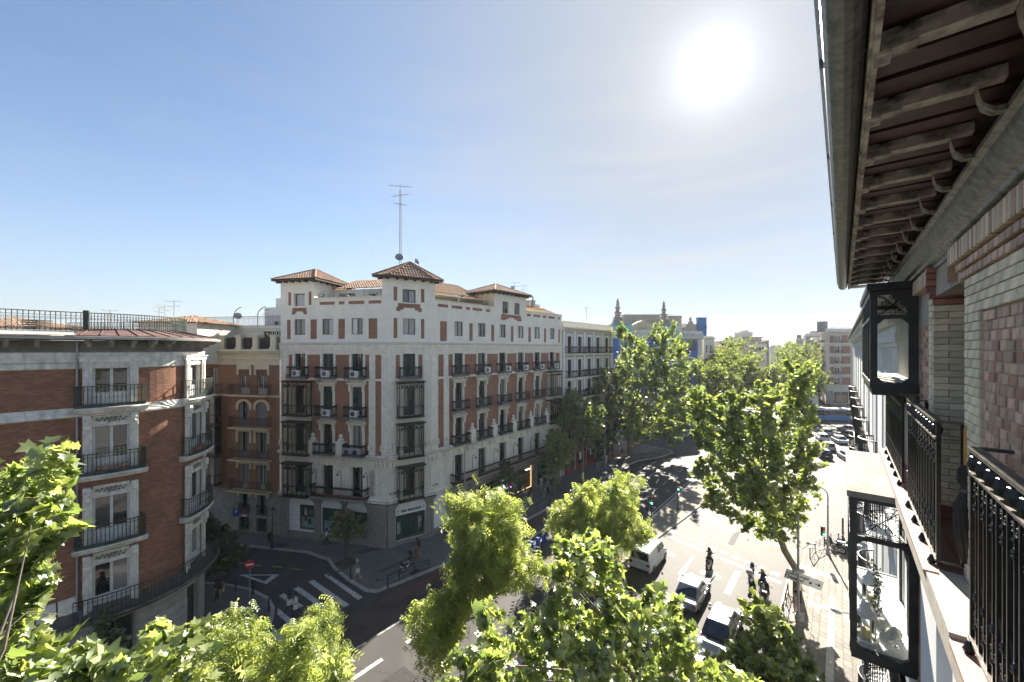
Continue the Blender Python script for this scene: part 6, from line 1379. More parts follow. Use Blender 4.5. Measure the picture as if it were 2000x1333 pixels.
# white building part further along
W = MB()
W.box(.95, 2.2, 10.72, 52, ZG, .75)
for k in range(9):
    s = 12.2+4.95*k
    W.box(.90, .955, s-1.0, s+1.0, ZG+5, .5)
    for q in range(6): W.box(.86, .905, s+.95+q*.28, s+1.1+q*.28, -15, .45)
for z in (.15, -3.9, -7.9, -11.9, -16): W.box(.78, .951, 10.72, 52, z, z+.14); W.box(.84, .9515, 10.72, 52, z-.1, z-.003)
for x0, x1, z0, z1 in ((.80, 1.2, .3, .5), (.68, 1.2, .5, .62), (.52, 1.2, .62, .76), (.42, 1.2, .76, .86)): W.box(x0, x1, 10.72, 52, z0, z1)
W.box(.60, .9, 10.72, 52, .86, .93); wob = ob(W, 'white_wall', whitewall)
W = MB(); roofp = MB(); roofp.mesh_in([(.34, 10.72, .862), (.34, 52, .862), (1.6, 52, 1.25), (1.6, 10.72, 1.25)], [(0, 3, 2, 1)]); roofp.box(.34, .40, 10.72, 52, .862, .93); ob(roofp, 'roof_edge', wood_d)
for fl_i, zf in enumerate((-4.3, -8.4, -12.5)):
    for k in range(7):
        s = 13.6+5.0*k-(0 if fl_i == 0 else 0); b = MB(); r_ = .55
        pts = [(.955-r_*math.sin(t_)*.95, s+.62*-math.cos(t_)) for t_ in [math.pi*i/10 for i in range(11)]]
        b.prism([(p[0], p[1]) for p in pts][::-1], -.16, 0); o = ob(b, 'round_balcony', whitewall, M=Matrix.Translation((0, 0, zf)))
        b = MB()
        for zz, th_ in ((1.2, .05), (.08, .03)): b.tube([(p[0], p[1], zz) for p in pts], th_/2, 5)
        for i in range(31):
            f_ = i/30*10; a = int(min(9, f_)); q = f_-a; x = pts[a][0]*(1-q)+pts[a+1][0]*q; y = pts[a][1]*(1-q)+pts[a+1][1]*q; b.box(x-.01, x+.01, y-.01, y+.01, 0, 1.2)
        b.build('railing', iron, o, WM[o.name])
        w_ = MB(); w_.box(.94, .951, s-.5, s+.5, .02, 2.6); w_.build('balcony_door', glass, o, WM[o.name])
# ledge and floors
m = MB(); m.box(.56, .86, -2, 10.7, ZF-.2, ZF-.035, 0); m.box(.62, .86, -2, 10.7, ZF-.34, ZF-.2, 1); m.box(.56, .64, 4.0, 4.95, ZF-.034, ZF, 0); m.box(.64, .83, 3.92, 5.05, ZF-.034, ZF+.01, 0)
ob(m, 'ledge', [slabst, whitewall])
tm = {}
for a, b in ((5.0, 10.6), (1.5, 3.9)):
    s = a
    while s < b-.05:
        L = min(.62, b-s)-.006; k = round(L, 3)
        if k not in tm: q = MB(); q.box(.545, .66, 0, L, -.034, 0); tm[k] = q.mesh('edge_tile', tile_p, uv=False)
        put('edge_tile', tm[k], OB, MO @ Matrix.Translation((0, s, ZF))); s += L+.006
q = MB(); q.box(0, .15, 0, .15, 0, .02); fm = q.mesh('floor_tile', fl_tile, uv=False)
for i in range(4):
    for j in range(11): put('floor_tile', fm, OB, MO @ Matrix.Translation((.665+i*.155, 5.07+j*.155 if i > 0 else 5.07+j*.155, ZF-.015)))
q = MB(); q.box(.66, .855, -2, 3.9, ZF-.034, ZF-.002); q.box(.66, .82, 6.7, 10.6, ZF-.034, ZF-.002); ob(q, 'balcony_floor', fl_tile)
q = MB(); q.box(1.27, 1.3, 5.08, 6.6, ZF, ZF+.16); q.box(.81, 1.28, 6.585, 6.61, ZF, ZF+.16); ob(q, 'skirting', fl_tile)
q = MB(); q.box(1.2, 1.28, 5.12, 5.2, ZF+.1, .5); q.box(1.2, 1.28, 6.5, 6.58, ZF+.1, .5); q.box(1.2, 1.28, 5.8, 5.88, ZF+.1, .5); q.box(1.2, 1.28, 5.2, 6.5, .42, .5); o = ob(q, 'balcony_door', wood_d)
q = MB(); q.box(1.24, 1.25, 5.2, 6.5, ZF+.2, .42); q.build('pane', glass, o, WM[o.name])
# iron railings with scrolls and ovals
def spiral(mb, c, r, turns, ax, dirn=1, wr=.006, n=14, up=1):
    pts = []
    for i in range(n):
        f_ = i/(n-1); th_ = dirn*turns*2*math.pi*f_; rad = r*(1-.8*f_); v = Vector(c)+Vector(ax)*(rad*math.cos(th_))+Vector((0, 0, up*rad*math.sin(th_))); pts.append(v)
    mb.tube(pts, wr, 4, cap=False)
def fancy(s0, s1, near=True, far=True, x=.65, xw=.81, sp=.18, b=.0105, zt=-.64, zb=ZF+.07):
    top = [MB(), MB(), MB()]; bar = MB(); orn = MB()
    def seg(p, q, first):
        p, q = Vector(p), Vector(q); L = (q-p).length; n = max(1, round(L/sp)); d = (q-p)/L; nn = Vector((d.y, -d.x, 0))
        for tp_, (z, w_, h_) in zip(top, ((zt, .058, .022), (zt-.155, .045, .016), (zb, .045, .018))): tp_.bar(p+Vector((0, 0, z)), q+Vector((0, 0, z)), w_, h_)
        for i in range(n+1):
            c = p+d*(L*i/n); bar.bar((c.x, c.y, zb), (c.x, c.y, zt-.012), b*2 if i not in (0, n) else b*2.8, b*1.4 if i not in (0, n) else b*2.6)
            if i == n: continue
            c = p+d*(L*(i+.5)/n)
            orn.lathe([(.004, -.06), (.03, -.045), (.042, 0), (.03, .045), (.004, .06)], 8, (c.x, c.y, zt-.083)); 
            bar.bar((c.x, c.y, zb), (c.x, c.y, zt-.16), b*1.3, b*1.2)
            for zz in (zt-.24, zb+.16):
                for sg in (-1, 1): spiral(orn, (c.x+d.x*sg*.035, c.y+d.y*sg*.035, zz), .034, 1.25, d, sg, .0065, 12); 
                orn.lathe([(.008, -.02), (.02, 0), (.008, .02)], 6, (c.x, c.y, zz-.05))
            for zz in (zt-.36, zb+.3): orn.lathe([(.01, -.03), (.021, -.012), (.012, 0), (.021, .012), (.01, .03)], 6, (c.x, c.y, zz))
            A_, B_ = p+d*(L*i/n), p+d*(L*(i+1)/n)
            orn.tube([A_+Vector((0, 0, zb+.06)), B_+Vector((0, 0, zb+.42))], .0045, 4, cap=False); orn.tube([B_+Vector((0, 0, zb+.06)), A_+Vector((0, 0, zb+.42))], .0045, 4, cap=False)
    seg((x, s0, 0), (x, s1, 0), 1)
    for s, on in ((s0, near), (s1, far)):
        if on: 
            for tp_, (z, w_, h_) in zip(top, ((zt+.001, .03, .02), (zt-.154, .03, .016), (zb+.001, .03, .018))): tp_.bar((x+.03, s, z), (xw, s, z), w_, h_)
            bar.bar((xw-.01, s, zb), (xw-.01, s, zt-.012), .035, .035)
    for s in np.arange(s0+.1, s1, .55): orn.lathe([(.026, -.03), (.032, -.01), (.018, .02), (.010, .045)], 8, (x-.03, s, zb-.035))
    o = ob(top[0], 'balcony_rail', mat('rail_iron_sunlit', (.16, .15, .135), .42, .5, var=.35, scale=9)); top[1].build('middle_rail', MATS['rail_iron_sunlit'], o, MO); top[2].build('bottom_rail', MATS['rail_iron_sunlit'], o, MO); bar.build('balusters', mat('baluster_iron', (.022, .024, .026), .4, .4, var=.3, scale=8), o, MO); orn.build('scroll_work', MATS['baluster_iron'], o, MO, kind='stuff')  # rails paler than the balusters: sunlight on them is put into the colour
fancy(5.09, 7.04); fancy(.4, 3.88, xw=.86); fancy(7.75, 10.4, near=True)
# glazed bays
def scroll_panel(mb, x0, x1, y, z0, z1, r=.006):
    cx, cz = (x0+x1)/2, (z0+z1)/2; w_, h_ = (x1-x0)/2, (z1-z0)/2; ax = Vector((1, 0, 0))
    for sx in (-1, 1):
        for sz in (-1, 1):
            mb.tube([(cx, y, cz), (cx+sx*w_*.5, y, cz+sz*h_*.55), (cx+sx*w_*.96, y, cz+sz*h_*.96)], r, 4, cap=False)
            mb.tube([(cx+sx*w_*.2, y, cz+sz*h_*.1), (cx+sx*w_*.55, y, cz+sz*h_*.85), (cx+sx*w_*.96, y, cz+sz*h_*.96)], r*.8, 4, cap=False)
            spiral(mb, (cx+sx*w_*.3, y, cz+sz*h_*.42), h_*.28, 1.2, ax, sx, r*.9, 12, sz); spiral(mb, (cx+sx*w_*.62, y, cz+sz*h_*.2), h_*.2, 1.2, ax, -sx, r*.9, 12, sz)
    for z in (z0+.03, z1-.03): mb.bar((x0, y, z), (x1, y, z), .008)
    for z in (z0+.03, z1-.03): mb.tube([(cx+.03*math.cos(a), y, z+.03*math.sin(a)) for a in [k*.8 for k in range(9)]], r*.8, 4, cap=False)
def bay(x0, x1, s0, s1, z0, z1, tp, arch=False):
    fr = MB(); t_ = .075
    fr.box(x0, x0+t_, s0, s0+.07, z0, z1); fr.box(x1-t_*1.3, x1, s0, s0+.07, z0, z1)
    for z, h_ in ((z0, .085), (z1-.07, .07), (tp, .06)): fr.box(x0+t_, x1-t_*1.3, s0+.002, s0+.066, z, z+h_)
    for cx, sx in ((x0+t_, 1), (x1-t_*1.3, -1)):       # cut corners of the pane
        for cz, sz in ((z0+.085, 1), (tp, -1)):
            c = [(cx, s0+.005, cz), (cx+sx*.07, s0+.005, cz), (cx, s0+.005, cz+sz*.07)]; d_ = [(p[0], p[1]+.055, p[2]) for p in c]; fr.mesh_in(c+d_, [(0, 1, 2), (3, 5, 4), (0, 3, 4, 1), (1, 4, 5, 2), (2, 5, 3, 0)])
    if arch:
        for k in range(6): a = k/6; fr.box(x1-.1-.16*(1-a)**1.5, x1-t_*1.29, s0-.004, s0+.06, z1-.07-.28*a-.047, z1-.07-.28*a)
    n = 4
    for k in range(n+1):
        s = s0+.07+(s1-s0-.07)*k/n; fr.box(x0-.005, x0+.055, s-.03, s+.03, z0, z1)
    for z, h_ in ((z0, .09), (z1-.07, .07), (tp, .05)): fr.box(x0-.008, x0+.05, s0+.1, s1, z+.001, z+h_-.001)
    fr.box(x0, x1, s1-.05, s1+.02, z0, z0+.09); fr.box(x0, x1, s1-.05, s1+.02, z1-.07, z1)
    o = ob(fr, 'glazed_bay', mat('bay_iron', (.030, .034, .036), .45, .2, var=.3, scale=5))
    q = MB(); q.face([(x0+t_-.01, s0+.035, z0+.08), (x1-t_*1.3+.01, s0+.035, z0+.08), (x1-t_*1.3+.01, s0+.035, tp+.01), (x0+t_-.01, s0+.035, tp+.01)]); q.build('pane', cglass, o, MO)
    q = MB(); q.face([(x0+t_-.01, s0+.035, tp+.05), (x1-t_*1.3+.01, s0+.035, tp+.05), (x1-t_*1.3+.01, s0+.035, z1-.06), (x0+t_-.01, s0+.035, z1-.06)]); q.build('pane', cglass, o, MO)
    for k in range(n):
        a, b = s0+.1+(s1-s0-.07)*k/n, s0+.04+(s1-s0-.07)*(k+1)/n; q = MB(); q.face([(x0+.025, a, z0+.08), (x0+.025, b, z0+.08), (x0+.025, b, z1-.06), (x0+.025, a, z1-.06)]); q.build('pane', cglass, o, MO)
    q = MB(); scroll_panel(q, x0+t_, x1-t_*1.3, s0+.015, tp+.06, z1-.07)
    for k in range(n):
        for j in range(3): z = tp+.1+j*(z1-tp-.2)/2.5; spiral(q, (x0-.0, s0+.3+(s1-s0-.07)*k/n, z), .08, 1.2, (0, 1, 0), (-1)**j, .007, 10)
    q.build('scroll_work', MATS['baluster_iron'], o, MO, kind='stuff'); return o
lb = bay(.09, .80, 7.7, 10.6, -4.45, -2.15, -2.78)
q = MB(); q.box(.05, .84, 7.62, 10.65, -2.148, -2.06); ob(q, 'bay_roof', conc); q = MB(); q.box(.10, .80, 7.78, 10.55, -4.56, -4.46); ob(q, 'bay_base', MATS['bay_iron'])
q = MB(); q.box(.12, .80, 7.8, 10.5, -4.44, -4.36); q.build('bay_floor', whitewall, lb, MO)
ub = bay(.31, .80, 7.7, 10.6, -.56, .83, .42, True)
q = MB(); q.box(.27, .84, 7.64, 10.66, .832, .93); ob(q, 'bay_roof', MATS['bay_iron']); q = MB(); q.box(.33, .80, 7.75, 10.55, -.66, -.562); ob(q, 'bay_base', MATS['bay_iron'])
q = MB(); q.box(.36, .80, 7.8, 10.5, -.54, -.47); q.build('bay_floor', mat('marble_pale', (.50, .48, .44), .5), ub, MO)
# wall, window frames and light reveal behind the lower bay glass
q = MB(); q.box(.81, .838, 7.7, 10.6, -4.5, -2.15, 0); q.box(.76, .80, 8.5, 8.58, -4.36, -2.3, 1); q.box(.76, .80, 9.6, 9.68, -4.36, -2.3, 1); q.box(.76, .80, 8.58, 9.6, -3.3, -3.22, 1); q.box(.74, .80, 7.8, 8.4, -3.25, -3.15, 1); ob(q, 'bay_back_wall', [whitewall, wood_d])
q = MB()
for s in np.arange(7.2, 10.8, .14): q.box(.64, .656, s, s+.016, -5.8, -4.62)
q.box(.62, .68, 7.1, 10.8, -4.66, -4.60); q.box(.62, .86, 7.1, 10.8, -5.9, -5.8, 0); q.box(.30, .66, 7.1, 7.12, -4.66, -4.6); scroll_panel(q, .32, .64, 7.11, -5.3, -4.75)
ob(q, 'lower_balcony', iron)
# the eaves: gutter, fascia, soffit boards, rafters with carved ends, cornice
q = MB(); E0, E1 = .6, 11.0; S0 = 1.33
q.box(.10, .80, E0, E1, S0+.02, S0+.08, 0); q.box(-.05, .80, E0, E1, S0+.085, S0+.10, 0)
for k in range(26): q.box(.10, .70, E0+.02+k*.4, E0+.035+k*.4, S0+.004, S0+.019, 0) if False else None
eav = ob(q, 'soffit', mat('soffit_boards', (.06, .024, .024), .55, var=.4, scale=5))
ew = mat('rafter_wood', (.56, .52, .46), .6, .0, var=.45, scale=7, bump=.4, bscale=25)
rm = MB(); rm.box(.10, .60, -.034, .034, -.06, .0); rm.box(.10, .24, -.040, .040, -.085, -.061); rm.box(.24, .50, -.037, .037, -.072, -.0615)
rm.box(.105, .16, -.046, .046, -.105, -.086)
tb = [(.50, -.03)]+[(.585-.075*math.cos(a), -.13-.085*math.sin(a)) for a in (0, .6, 1.2, 1.8, 2.5, 3.1)]+[(.68, -.10)]
for (a, b), (c, d_) in zip(tb, tb[1:]): rm.mesh_in([(a, -.03, b), (c, -.03, d_), (c, -.03, d_+.022), (a, -.03, b+.022), (a, .03, b), (c, .03, d_), (c, .03, d_+.022), (a, .03, b+.022)], [(0, 1, 2, 3), (7, 6, 5, 4), (0, 4, 5, 1), (1, 5, 6, 2), (2, 6, 7, 3), (3, 7, 4, 0)])
rme = rm.mesh('rafter', ew)
s = 1.72
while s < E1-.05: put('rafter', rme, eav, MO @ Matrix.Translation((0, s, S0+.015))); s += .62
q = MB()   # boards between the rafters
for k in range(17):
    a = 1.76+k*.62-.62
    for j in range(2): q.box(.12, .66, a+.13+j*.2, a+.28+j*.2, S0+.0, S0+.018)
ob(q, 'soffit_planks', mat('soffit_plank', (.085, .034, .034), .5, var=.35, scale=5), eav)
q = MB()
def prof(mb, P, s0, s1, mi=0):
    n = len(P); b = len(mb.v)
    for s in (s0, s1): mb.v.extend([(x, s, z) for x, z in P])
    for i in range(n): j = (i+1) % n; mb.f.append((b+i, b+j, b+n+j, b+n+i)); mb.m.append(mi); mb.uv.append(None)
    mb.f.append(tuple(b+i for i in reversed(range(n)))); mb.m.append(mi); mb.uv.append(None); mb.f.append(tuple(b+n+i for i in range(n))); mb.m.append(mi); mb.uv.append(None)
zg = 1.27
prof(q, [(-.07, zg+.13)]+[(.005+.075*math.cos(a), zg+.07+.085*math.sin(a)) for a in [math.pi+math.pi*i/8 for i in range(9)]]+[(.085, zg+.14)], E0, 11.05)
prof(q, [(-.088, zg+.12), (-.07, zg+.09), (-.045, zg+.10), (-.045, zg+.145), (-.08, zg+.145)], E0, 11.05)
gob = ob(q, 'gutter', mat('gutter_metal', (.20, .20, .19), .45, .4, var=.25, scale=16, bump=.15, bscale=30))
q = MB()
for k in range(9): s = 1.2+k*1.2; q.box(-.085, .09, s, s+.03, zg+.08, zg+.15)
q.build('gutter_bracket', MATS['gutter_metal'], gob, MO)
q = MB(); q.box(.086, .098, E0, E1, zg+.0, zg+.16); q.box(.098, .12, E0, E1, zg-.02, zg+.0); ob(q, 'fascia', ew)
q = MB(); prof(q, [(.82, .90), (.80, .90), (.795, .935), (.74, .955), (.73, .985), (.69, 1.0), (.665, 1.04), (.64, 1.08), (.635, 1.12), (.60, 1.13), (.60, 1.16), (.82, 1.35)], E0, 10.7); ob(q, 'cornice', mat('cornice_painted', (.25, .25, .235), .45, .2, var=.3, scale=14, bump=.15, bscale=30))
# things in the bay and on the rail
def lantern(loc, lab, s_=1.0):
    M = MO @ Matrix.Translation(loc) @ Matrix.Scale(s_, 4); o = thing('lantern', lab, 'lantern', (0, 0, 0)); o.matrix_basis = M; WM[o.name] = M
    m = MB(); m.prism([(.13*math.cos(k*1.047), .13*math.sin(k*1.047)) for k in range(6)], 0, .04); m.prism([(.12*math.cos(k*1.047), .12*math.sin(k*1.047)) for k in range(6)], .36, .39)
    for k in range(6): m.box(.108*math.cos(k*1.047)-.008, .108*math.cos(k*1.047)+.008, .108*math.sin(k*1.047)-.008, .108*math.sin(k*1.047)+.008, .04, .36)
    m.build('frame', white_p, o, M); m = MB(); m.lathe([(.135, .39), (.12, .44), (.06, .50), (.055, .55), (.03, .58)], 12); m.tube([(.05*math.cos(a), 0, .62+.05*math.sin(a)) for a in [k*.52 for k in range(13)]], .005, 4, cap=False); m.build('lid', white_p, o, M)
    m = MB(); m.lathe([(.05, .04), (.05, .17), (.01, .18)], 10); m.build('candle', mat('candle_wax', (.75, .62, .28), .5), o, M)
    for k in range(6):
        a, b = k*1.047, (k+1)*1.047; m = MB(); m.face([(.1*math.cos(a), .1*math.sin(a), .04), (.1*math.cos(b), .1*math.sin(b), .04), (.1*math.cos(b), .1*math.sin(b), .36), (.1*math.cos(a), .1*math.sin(a), .36)]); m.build('pane', cglass, o, M)
lantern((.27, 7.98, -4.35), 'white metal lantern with a yellow candle, the nearer of two in the lower glazed bay'); lantern((.37, 9.1, -4.35), 'white metal lantern standing farther back in the lower glazed bay')
m = MB(); rr = random.Random(2)
for k in range(420):
    f_ = rr.random(); c = Vector((.36+.16*f_+.06*math.sin(f_*7), 8.05+1.3*(1-f_), -4.28+.62*(1-f_)**1.3))+Vector((rr.gauss(0, .035), rr.gauss(0, .05), rr.gauss(0, .045))); u = Vector((rr.gauss(0, 1), rr.gauss(0, 1), rr.gauss(0, 1))).normalized()*.018; v = Vector((rr.gauss(0, 1), rr.gauss(0, 1), rr.gauss(0, 1))).normalized()*.028; m.face([c-v, c+u, c+v, c-u])
q = m.build('leaf_garland', mat('garland_green', (.03, .06, .02), .6), None, MO); tag(q, 'green leafy garland trailing between the two white lanterns in the lower bay', 'garland')
m = MB()
for k in range(520):
    cl_ = Vector(((.50, 8.0, -4.22), (.56, 7.95, -4.12), (.46, 8.1, -4.1), (.6, 8.15, -4.2))[k % 4]); d = Vector((rr.gauss(0, 1), rr.gauss(0, 1), rr.gauss(0, 1))).normalized(); c = cl_+d*.075; u = d.orthogonal().normalized()*.025; v = d.cross(u).normalized()*.025; m.face([c-u, c-v, c+u+d*.01, c+v])
q = m.build('white_hydrangea', mat('petal_white', (.74, .76, .66), .7), None, MO); tag(q, 'bunch of white hydrangea flowers on the sill of the lower glazed bay', 'flowers')
m = MB()
for k in range(80): c = Vector((.72+rr.gauss(0, .03), 7.35+rr.gauss(0, .06), -1.55+rr.gauss(0, .06))); u = Vector((rr.gauss(0, 1), rr.gauss(0, 1), rr.gauss(0, 1))).normalized()*.025; v = u.orthogonal().normalized()*.03; m.face([c-v, c+u, c+v, c-u])
q = m.build('pink_flowers', mat('petal_pink', (.60, .22, .34), .7), None, MO); tag(q, 'small bunch of pink flowers between the second and third balcony rails', 'flowers')
um = thing('umbrella', 'black furled umbrella with a varnished crook handle hanging on the balcony rail', 'umbrella'); MU = MO @ Matrix.Translation((.80, 5.0, 0)) ; um.matrix_basis = MU; WM[um.name] = MU
m = MB(); zt = -.60
m.tube([(.0, .0, zt-.38), (0, 0, zt-.08)]+[(.055-.055*math.cos(a), 0, zt-.08+.055*math.sin(a)) for a in [math.pi*i/8 for i in range(1, 9)]]+[(.11, 0, zt-.17)], .018, 8); m.build('handle', mat('cane_wood', (.48, .26, .06), .3), um, MU)
m = MB(); n = 24; b = len(m.v); prof_ = [(.022, zt-.37), (.045, zt-.42), (.052, zt-.5), (.035, zt-.56), (.036, zt-.6), (.060, zt-.72), (.068, zt-.85), (.058, zt-1.02), (.038, zt-1.14), (.016, zt-1.2)]
for i, (r_, z) in enumerate(prof_):
    for k in range(n): a = 2*math.pi*k/n+i*.22; rr_ = r_*(1+.30*math.cos(8*math.pi*k/n)*(1 if i not in (3, 4) else .25)); m.v.append((rr_*math.cos(a), rr_*math.sin(a), z))
for i in range(len(prof_)-1):
    for k in range(n): k2 = (k+1) % n; m.f.append((b+i*n+k, b+i*n+k2, b+(i+1)*n+k2, b+(i+1)*n+k)); m.m.append(0); m.uv.append(None)
m.build('canopy', mat('umbrella_cloth', (.022, .017, .015), .5, var=.4, scale=20), um, MU); m = MB(); m.tube([(0, 0, zt-1.2), (0, 0, zt-1.30)], .008, 6); m.build('tip', steel, um, MU); m = MB(); m.lathe([(.04, 0), (.04, .025)], 10, (0, 0, zt-.6)); m.build('strap', mat('strap_grey', (.12, .11, .10), .8), um, MU)
# ------------------------------------------------------------ trees
leaf_plane = leaf_mat('leaf_plane_tree', (.055, .09, .02), (.105, .145, .032), (.23, .26, .06), .56, .12)
leaf_near = leaf_mat('leaf_plane_near', (.06, .10, .022), (.12, .165, .038), (.26, .29, .075), .56, .13)
leaf_loc = leaf_mat('leaf_feathery', (.10, .14, .035), (.165, .205, .05), (.26, .295, .085), .60, .08)
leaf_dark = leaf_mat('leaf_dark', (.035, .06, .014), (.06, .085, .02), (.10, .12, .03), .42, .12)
leaf_far = leaf_mat('leaf_far', (.06, .088, .018), (.095, .13, .026), (.15, .175, .035), .5, .07)
bark = mat('bark_plane', (.23, .20, .15), .9, col2=(.10, .085, .065), scale=4, bump=.4, bscale=14); bark_d = mat('bark_dark', (.09, .075, .06), .9, bump=.4)
def leaf_template(kind):
    if kind == 'plane':      # five-lobed leaf, folded along the middle
        P = [(0, -.5, 0), (.22, -.38, .03), (.55, -.30, .10), (.33, -.05, .05), (.52, .22, .12), (.22, .20, .04), (0, .62, -.06), (-.22, .20, .04), (-.52, .22, .12), (-.33, -.05, .05), (-.55, -.30, .10), (-.22, -.38, .03), (0, -.1, -.04)]
        return P, [(12, i, (i+1) % 12) for i in range(12)]
    if kind == 'plane_low':
        P = [(0, -.5, 0), (.52, -.25, .08), (.28, 0, .03), (.45, .3, .08), (0, .6, -.05), (-.45, .3, .08), (-.28, 0, .03), (-.52, -.25, .08)]
        return P, [(0, 1, 2), (0, 2, 6), (0, 6, 7), (2, 3, 4), (2, 4, 6), (6, 4, 5)]
    if kind == 'quad': return [(0, -.5, 0), (.4, .05, .1), (0, .6, 0), (-.4, .05, .1)], [(0, 1, 2), (0, 2, 3)]
    if kind == 'frond':     # a drooping pinnate leaf: leaflets both sides of the stalk
        P = []; Fc = []
        for k in range(5):
            y = -.5+k*.24; z = -.30*(y+.5)**2
            for s in (-1, 1):
                b = len(P); P += [(0, y, z), (s*.17, y+.02, z-.02), (s*.36, y+.16, z-.07), (s*.12, y+.15, z-.02)]; Fc.append((b, b+1, b+2)); Fc.append((b, b+2, b+3))
        return P, Fc
TPL = {k: leaf_template(k) for k in ('plane', 'plane_low', 'quad', 'frond')}
def rot_mats(n, droop, g):
    """random leaf frames: normals lean up, tips hang down by droop"""
    az = g.uniform(0, 2*np.pi, n); up = np.stack([g.normal(0, .75, n), g.normal(0, .75, n), np.abs(g.normal(.8, .5, n))], 1); up /= np.linalg.norm(up, axis=1)[:, None]
    y = np.stack([np.cos(az), np.sin(az), -droop-g.uniform(0, .5, n)], 1); y -= up*(y*up).sum(1)[:, None]; y /= np.linalg.norm(y, axis=1)[:, None]+1e-9
    return np.stack([np.cross(y, up), y, up], 2)
def leaves_mesh(name, pts, size, kind, material, droop=.3, seed=0, jit=.42):
    g = np.random.default_rng(seed); n = len(pts); P, Fc = TPL[kind]; P = np.array(P); Fc = np.array(Fc); k = len(P)
    M = rot_mats(n, droop, g); s = size*np.exp(g.normal(-.06, jit*.75, n)); s = np.clip(s, .2*size, 3*size)
    V = (np.einsum('nij,kj->nki', M, P)*s[:, None, None]+pts[:, None, :]).reshape(-1, 3)
    Fa = (Fc[None]+(np.arange(n)*k)[:, None, None]).reshape(-1, 3)
    me = bpy.data.meshes.new(name); me.vertices.add(len(V)); me.vertices.foreach_set('co', V.astype(np.float32).ravel())
    me.loops.add(Fa.size); me.loops.foreach_set('vertex_index', Fa.astype(np.int32).ravel()); m = len(Fa)
    me.polygons.add(m); me.polygons.foreach_set('loop_start', np.arange(0, 3*m, 3, dtype=np.int32)); me.polygons.foreach_set('loop_total', np.full(m, 3, np.int32))
    me.update(calc_edges=True); a = me.attributes.new('rnd', 'FLOAT', 'POINT'); a.data.foreach_set('value', np.repeat(g.beta(2, 2, n), k).astype(np.float32)); me.materials.append(material); return me
def limb_mesh(name, base, fork, tips, r0, material, lean=None, seed=0, trunk=None):
    rr = random.Random(seed); m = MB(); base = Vector(base); fork = Vector(fork)
    tr = trunk or [base.lerp(fork, i/4)+Vector((rr.uniform(-.06, .06), rr.uniform(-.06, .06), 0))*(0 if i in (0, 4) else 1) for i in range(5)]
    n = len(tr); m.tube(tr, [r0*(1.25 if i == 0 else 1-.35*i/n) for i in range(n)], 9)
    for t in tips:
        t = Vector(t); d = t-fork; L = d.length; mid1 = fork+d*.35+Vector((rr.uniform(-.1, .1), rr.uniform(-.1, .1), .12))*L*.5; mid2 = fork+d*.7+Vector((rr.uniform(-.1, .1), rr.uniform(-.1, .1), .05))*L*.4
        q = r0*.42*min(1, .5+L/10); m.tube([fork-Vector((0, 0, .3)), mid1, mid2, t], [q, q*.6, q*.35, q*.12], 5, cap=False)
        for j in range(3):
            a = mid1.lerp(t, rr.random()); b = a+Vector((rr.gauss(0, 1), rr.gauss(0, 1), rr.gauss(.3, .7))).normalized()*min(.7, L*.2); m.tube([a, (a+b)/2+Vector((0, 0, .05*L)), b], [q*.25, q*.15, q*.06], 4, cap=False)
    return m.mesh(name, material, smooth=True, uv=False)
def in_poly(poly, x, y):
    c = False; n = len(poly)
    for i in range(n):
        (x1, y1), (x2, y2) = poly[i], poly[i-1]
        if (y1 > y) != (y2 > y) and x < (x2-x1)*(y-y1)/(y2-y1)+x1: c = not c
    return c
def edge_d(poly, x, y):
    best = 1e9
    for i in range(len(poly)):
        (x1, y1), (x2, y2) = poly[i], poly[i-1]; dx, dy = x2-x1, y2-y1; t = max(0, min(1, ((x-x1)*dx+(y-y1)*dy)/(dx*dx+dy*dy+1e-9))); best = min(best, math.hypot(x-x1-t*dx, y-y1-t*dy))
    return best
def crown_points(poly, Y0, thick, nclump, seed, inset=4, skew=0.0):
    """clump centres filling a crown whose silhouette follows poly (photo pixels at distance Y0), rounded in depth"""
    rr = random.Random(seed); xs = [p[0] for p in poly]; ys = [p[1] for p in poly]; out = []; mx = max(edge_d(poly, rr.uniform(min(xs), max(xs)), rr.uniform(min(ys), max(ys))) for _ in range(60)) or 1
    while len(out) < nclump:
        x, y = rr.uniform(min(xs), max(xs)), rr.uniform(min(ys), max(ys))
        if not in_poly(poly, x, y): continue
        e = edge_d(poly, x, y)
        if e < inset: continue
        h = thick*math.sqrt(min(1, e/mx*1.3+.06)); v = rr.uniform(-1, 1); v = math.copysign(abs(v)**.6, v)
        out.append(P3(x, y, Y0+h*v+skew*(y-min(ys))))
    return out
def fill(clumps, n, r, flat=.75, seed=0, lift=0.0):
    g = np.random.default_rng(seed); C = np.array([tuple(c) for c in clumps]); i = g.integers(0, len(C), n); d = g.normal(0, 1, (n, 3)); d /= np.linalg.norm(d, axis=1)[:, None]
    # every clump is a leafy spray: longer along its own twig, which points outwards from the crown's middle
    mid = C.mean(0)-np.array([0, 0, .3*(C[:, 2].max()-C[:, 2].min())]); ax = C-mid; ax /= np.linalg.norm(ax, axis=1)[:, None]+1e-9; ax += g.normal(0, .55, ax.shape); ax[:, 2] += lift; ax /= np.linalg.norm(ax, axis=1)[:, None]
    sz = g.uniform(.55, 1.35, len(C))[i]*r; u = g.uniform(-1, 1, n)*1.15; rad = sz*.52*g.uniform(.1, 1, n)**.5*(1.1-.55*np.abs(u)); return C[i]+ax[i]*(u*sz)[:, None]+d*rad[:, None]*np.array([1, 1, flat])
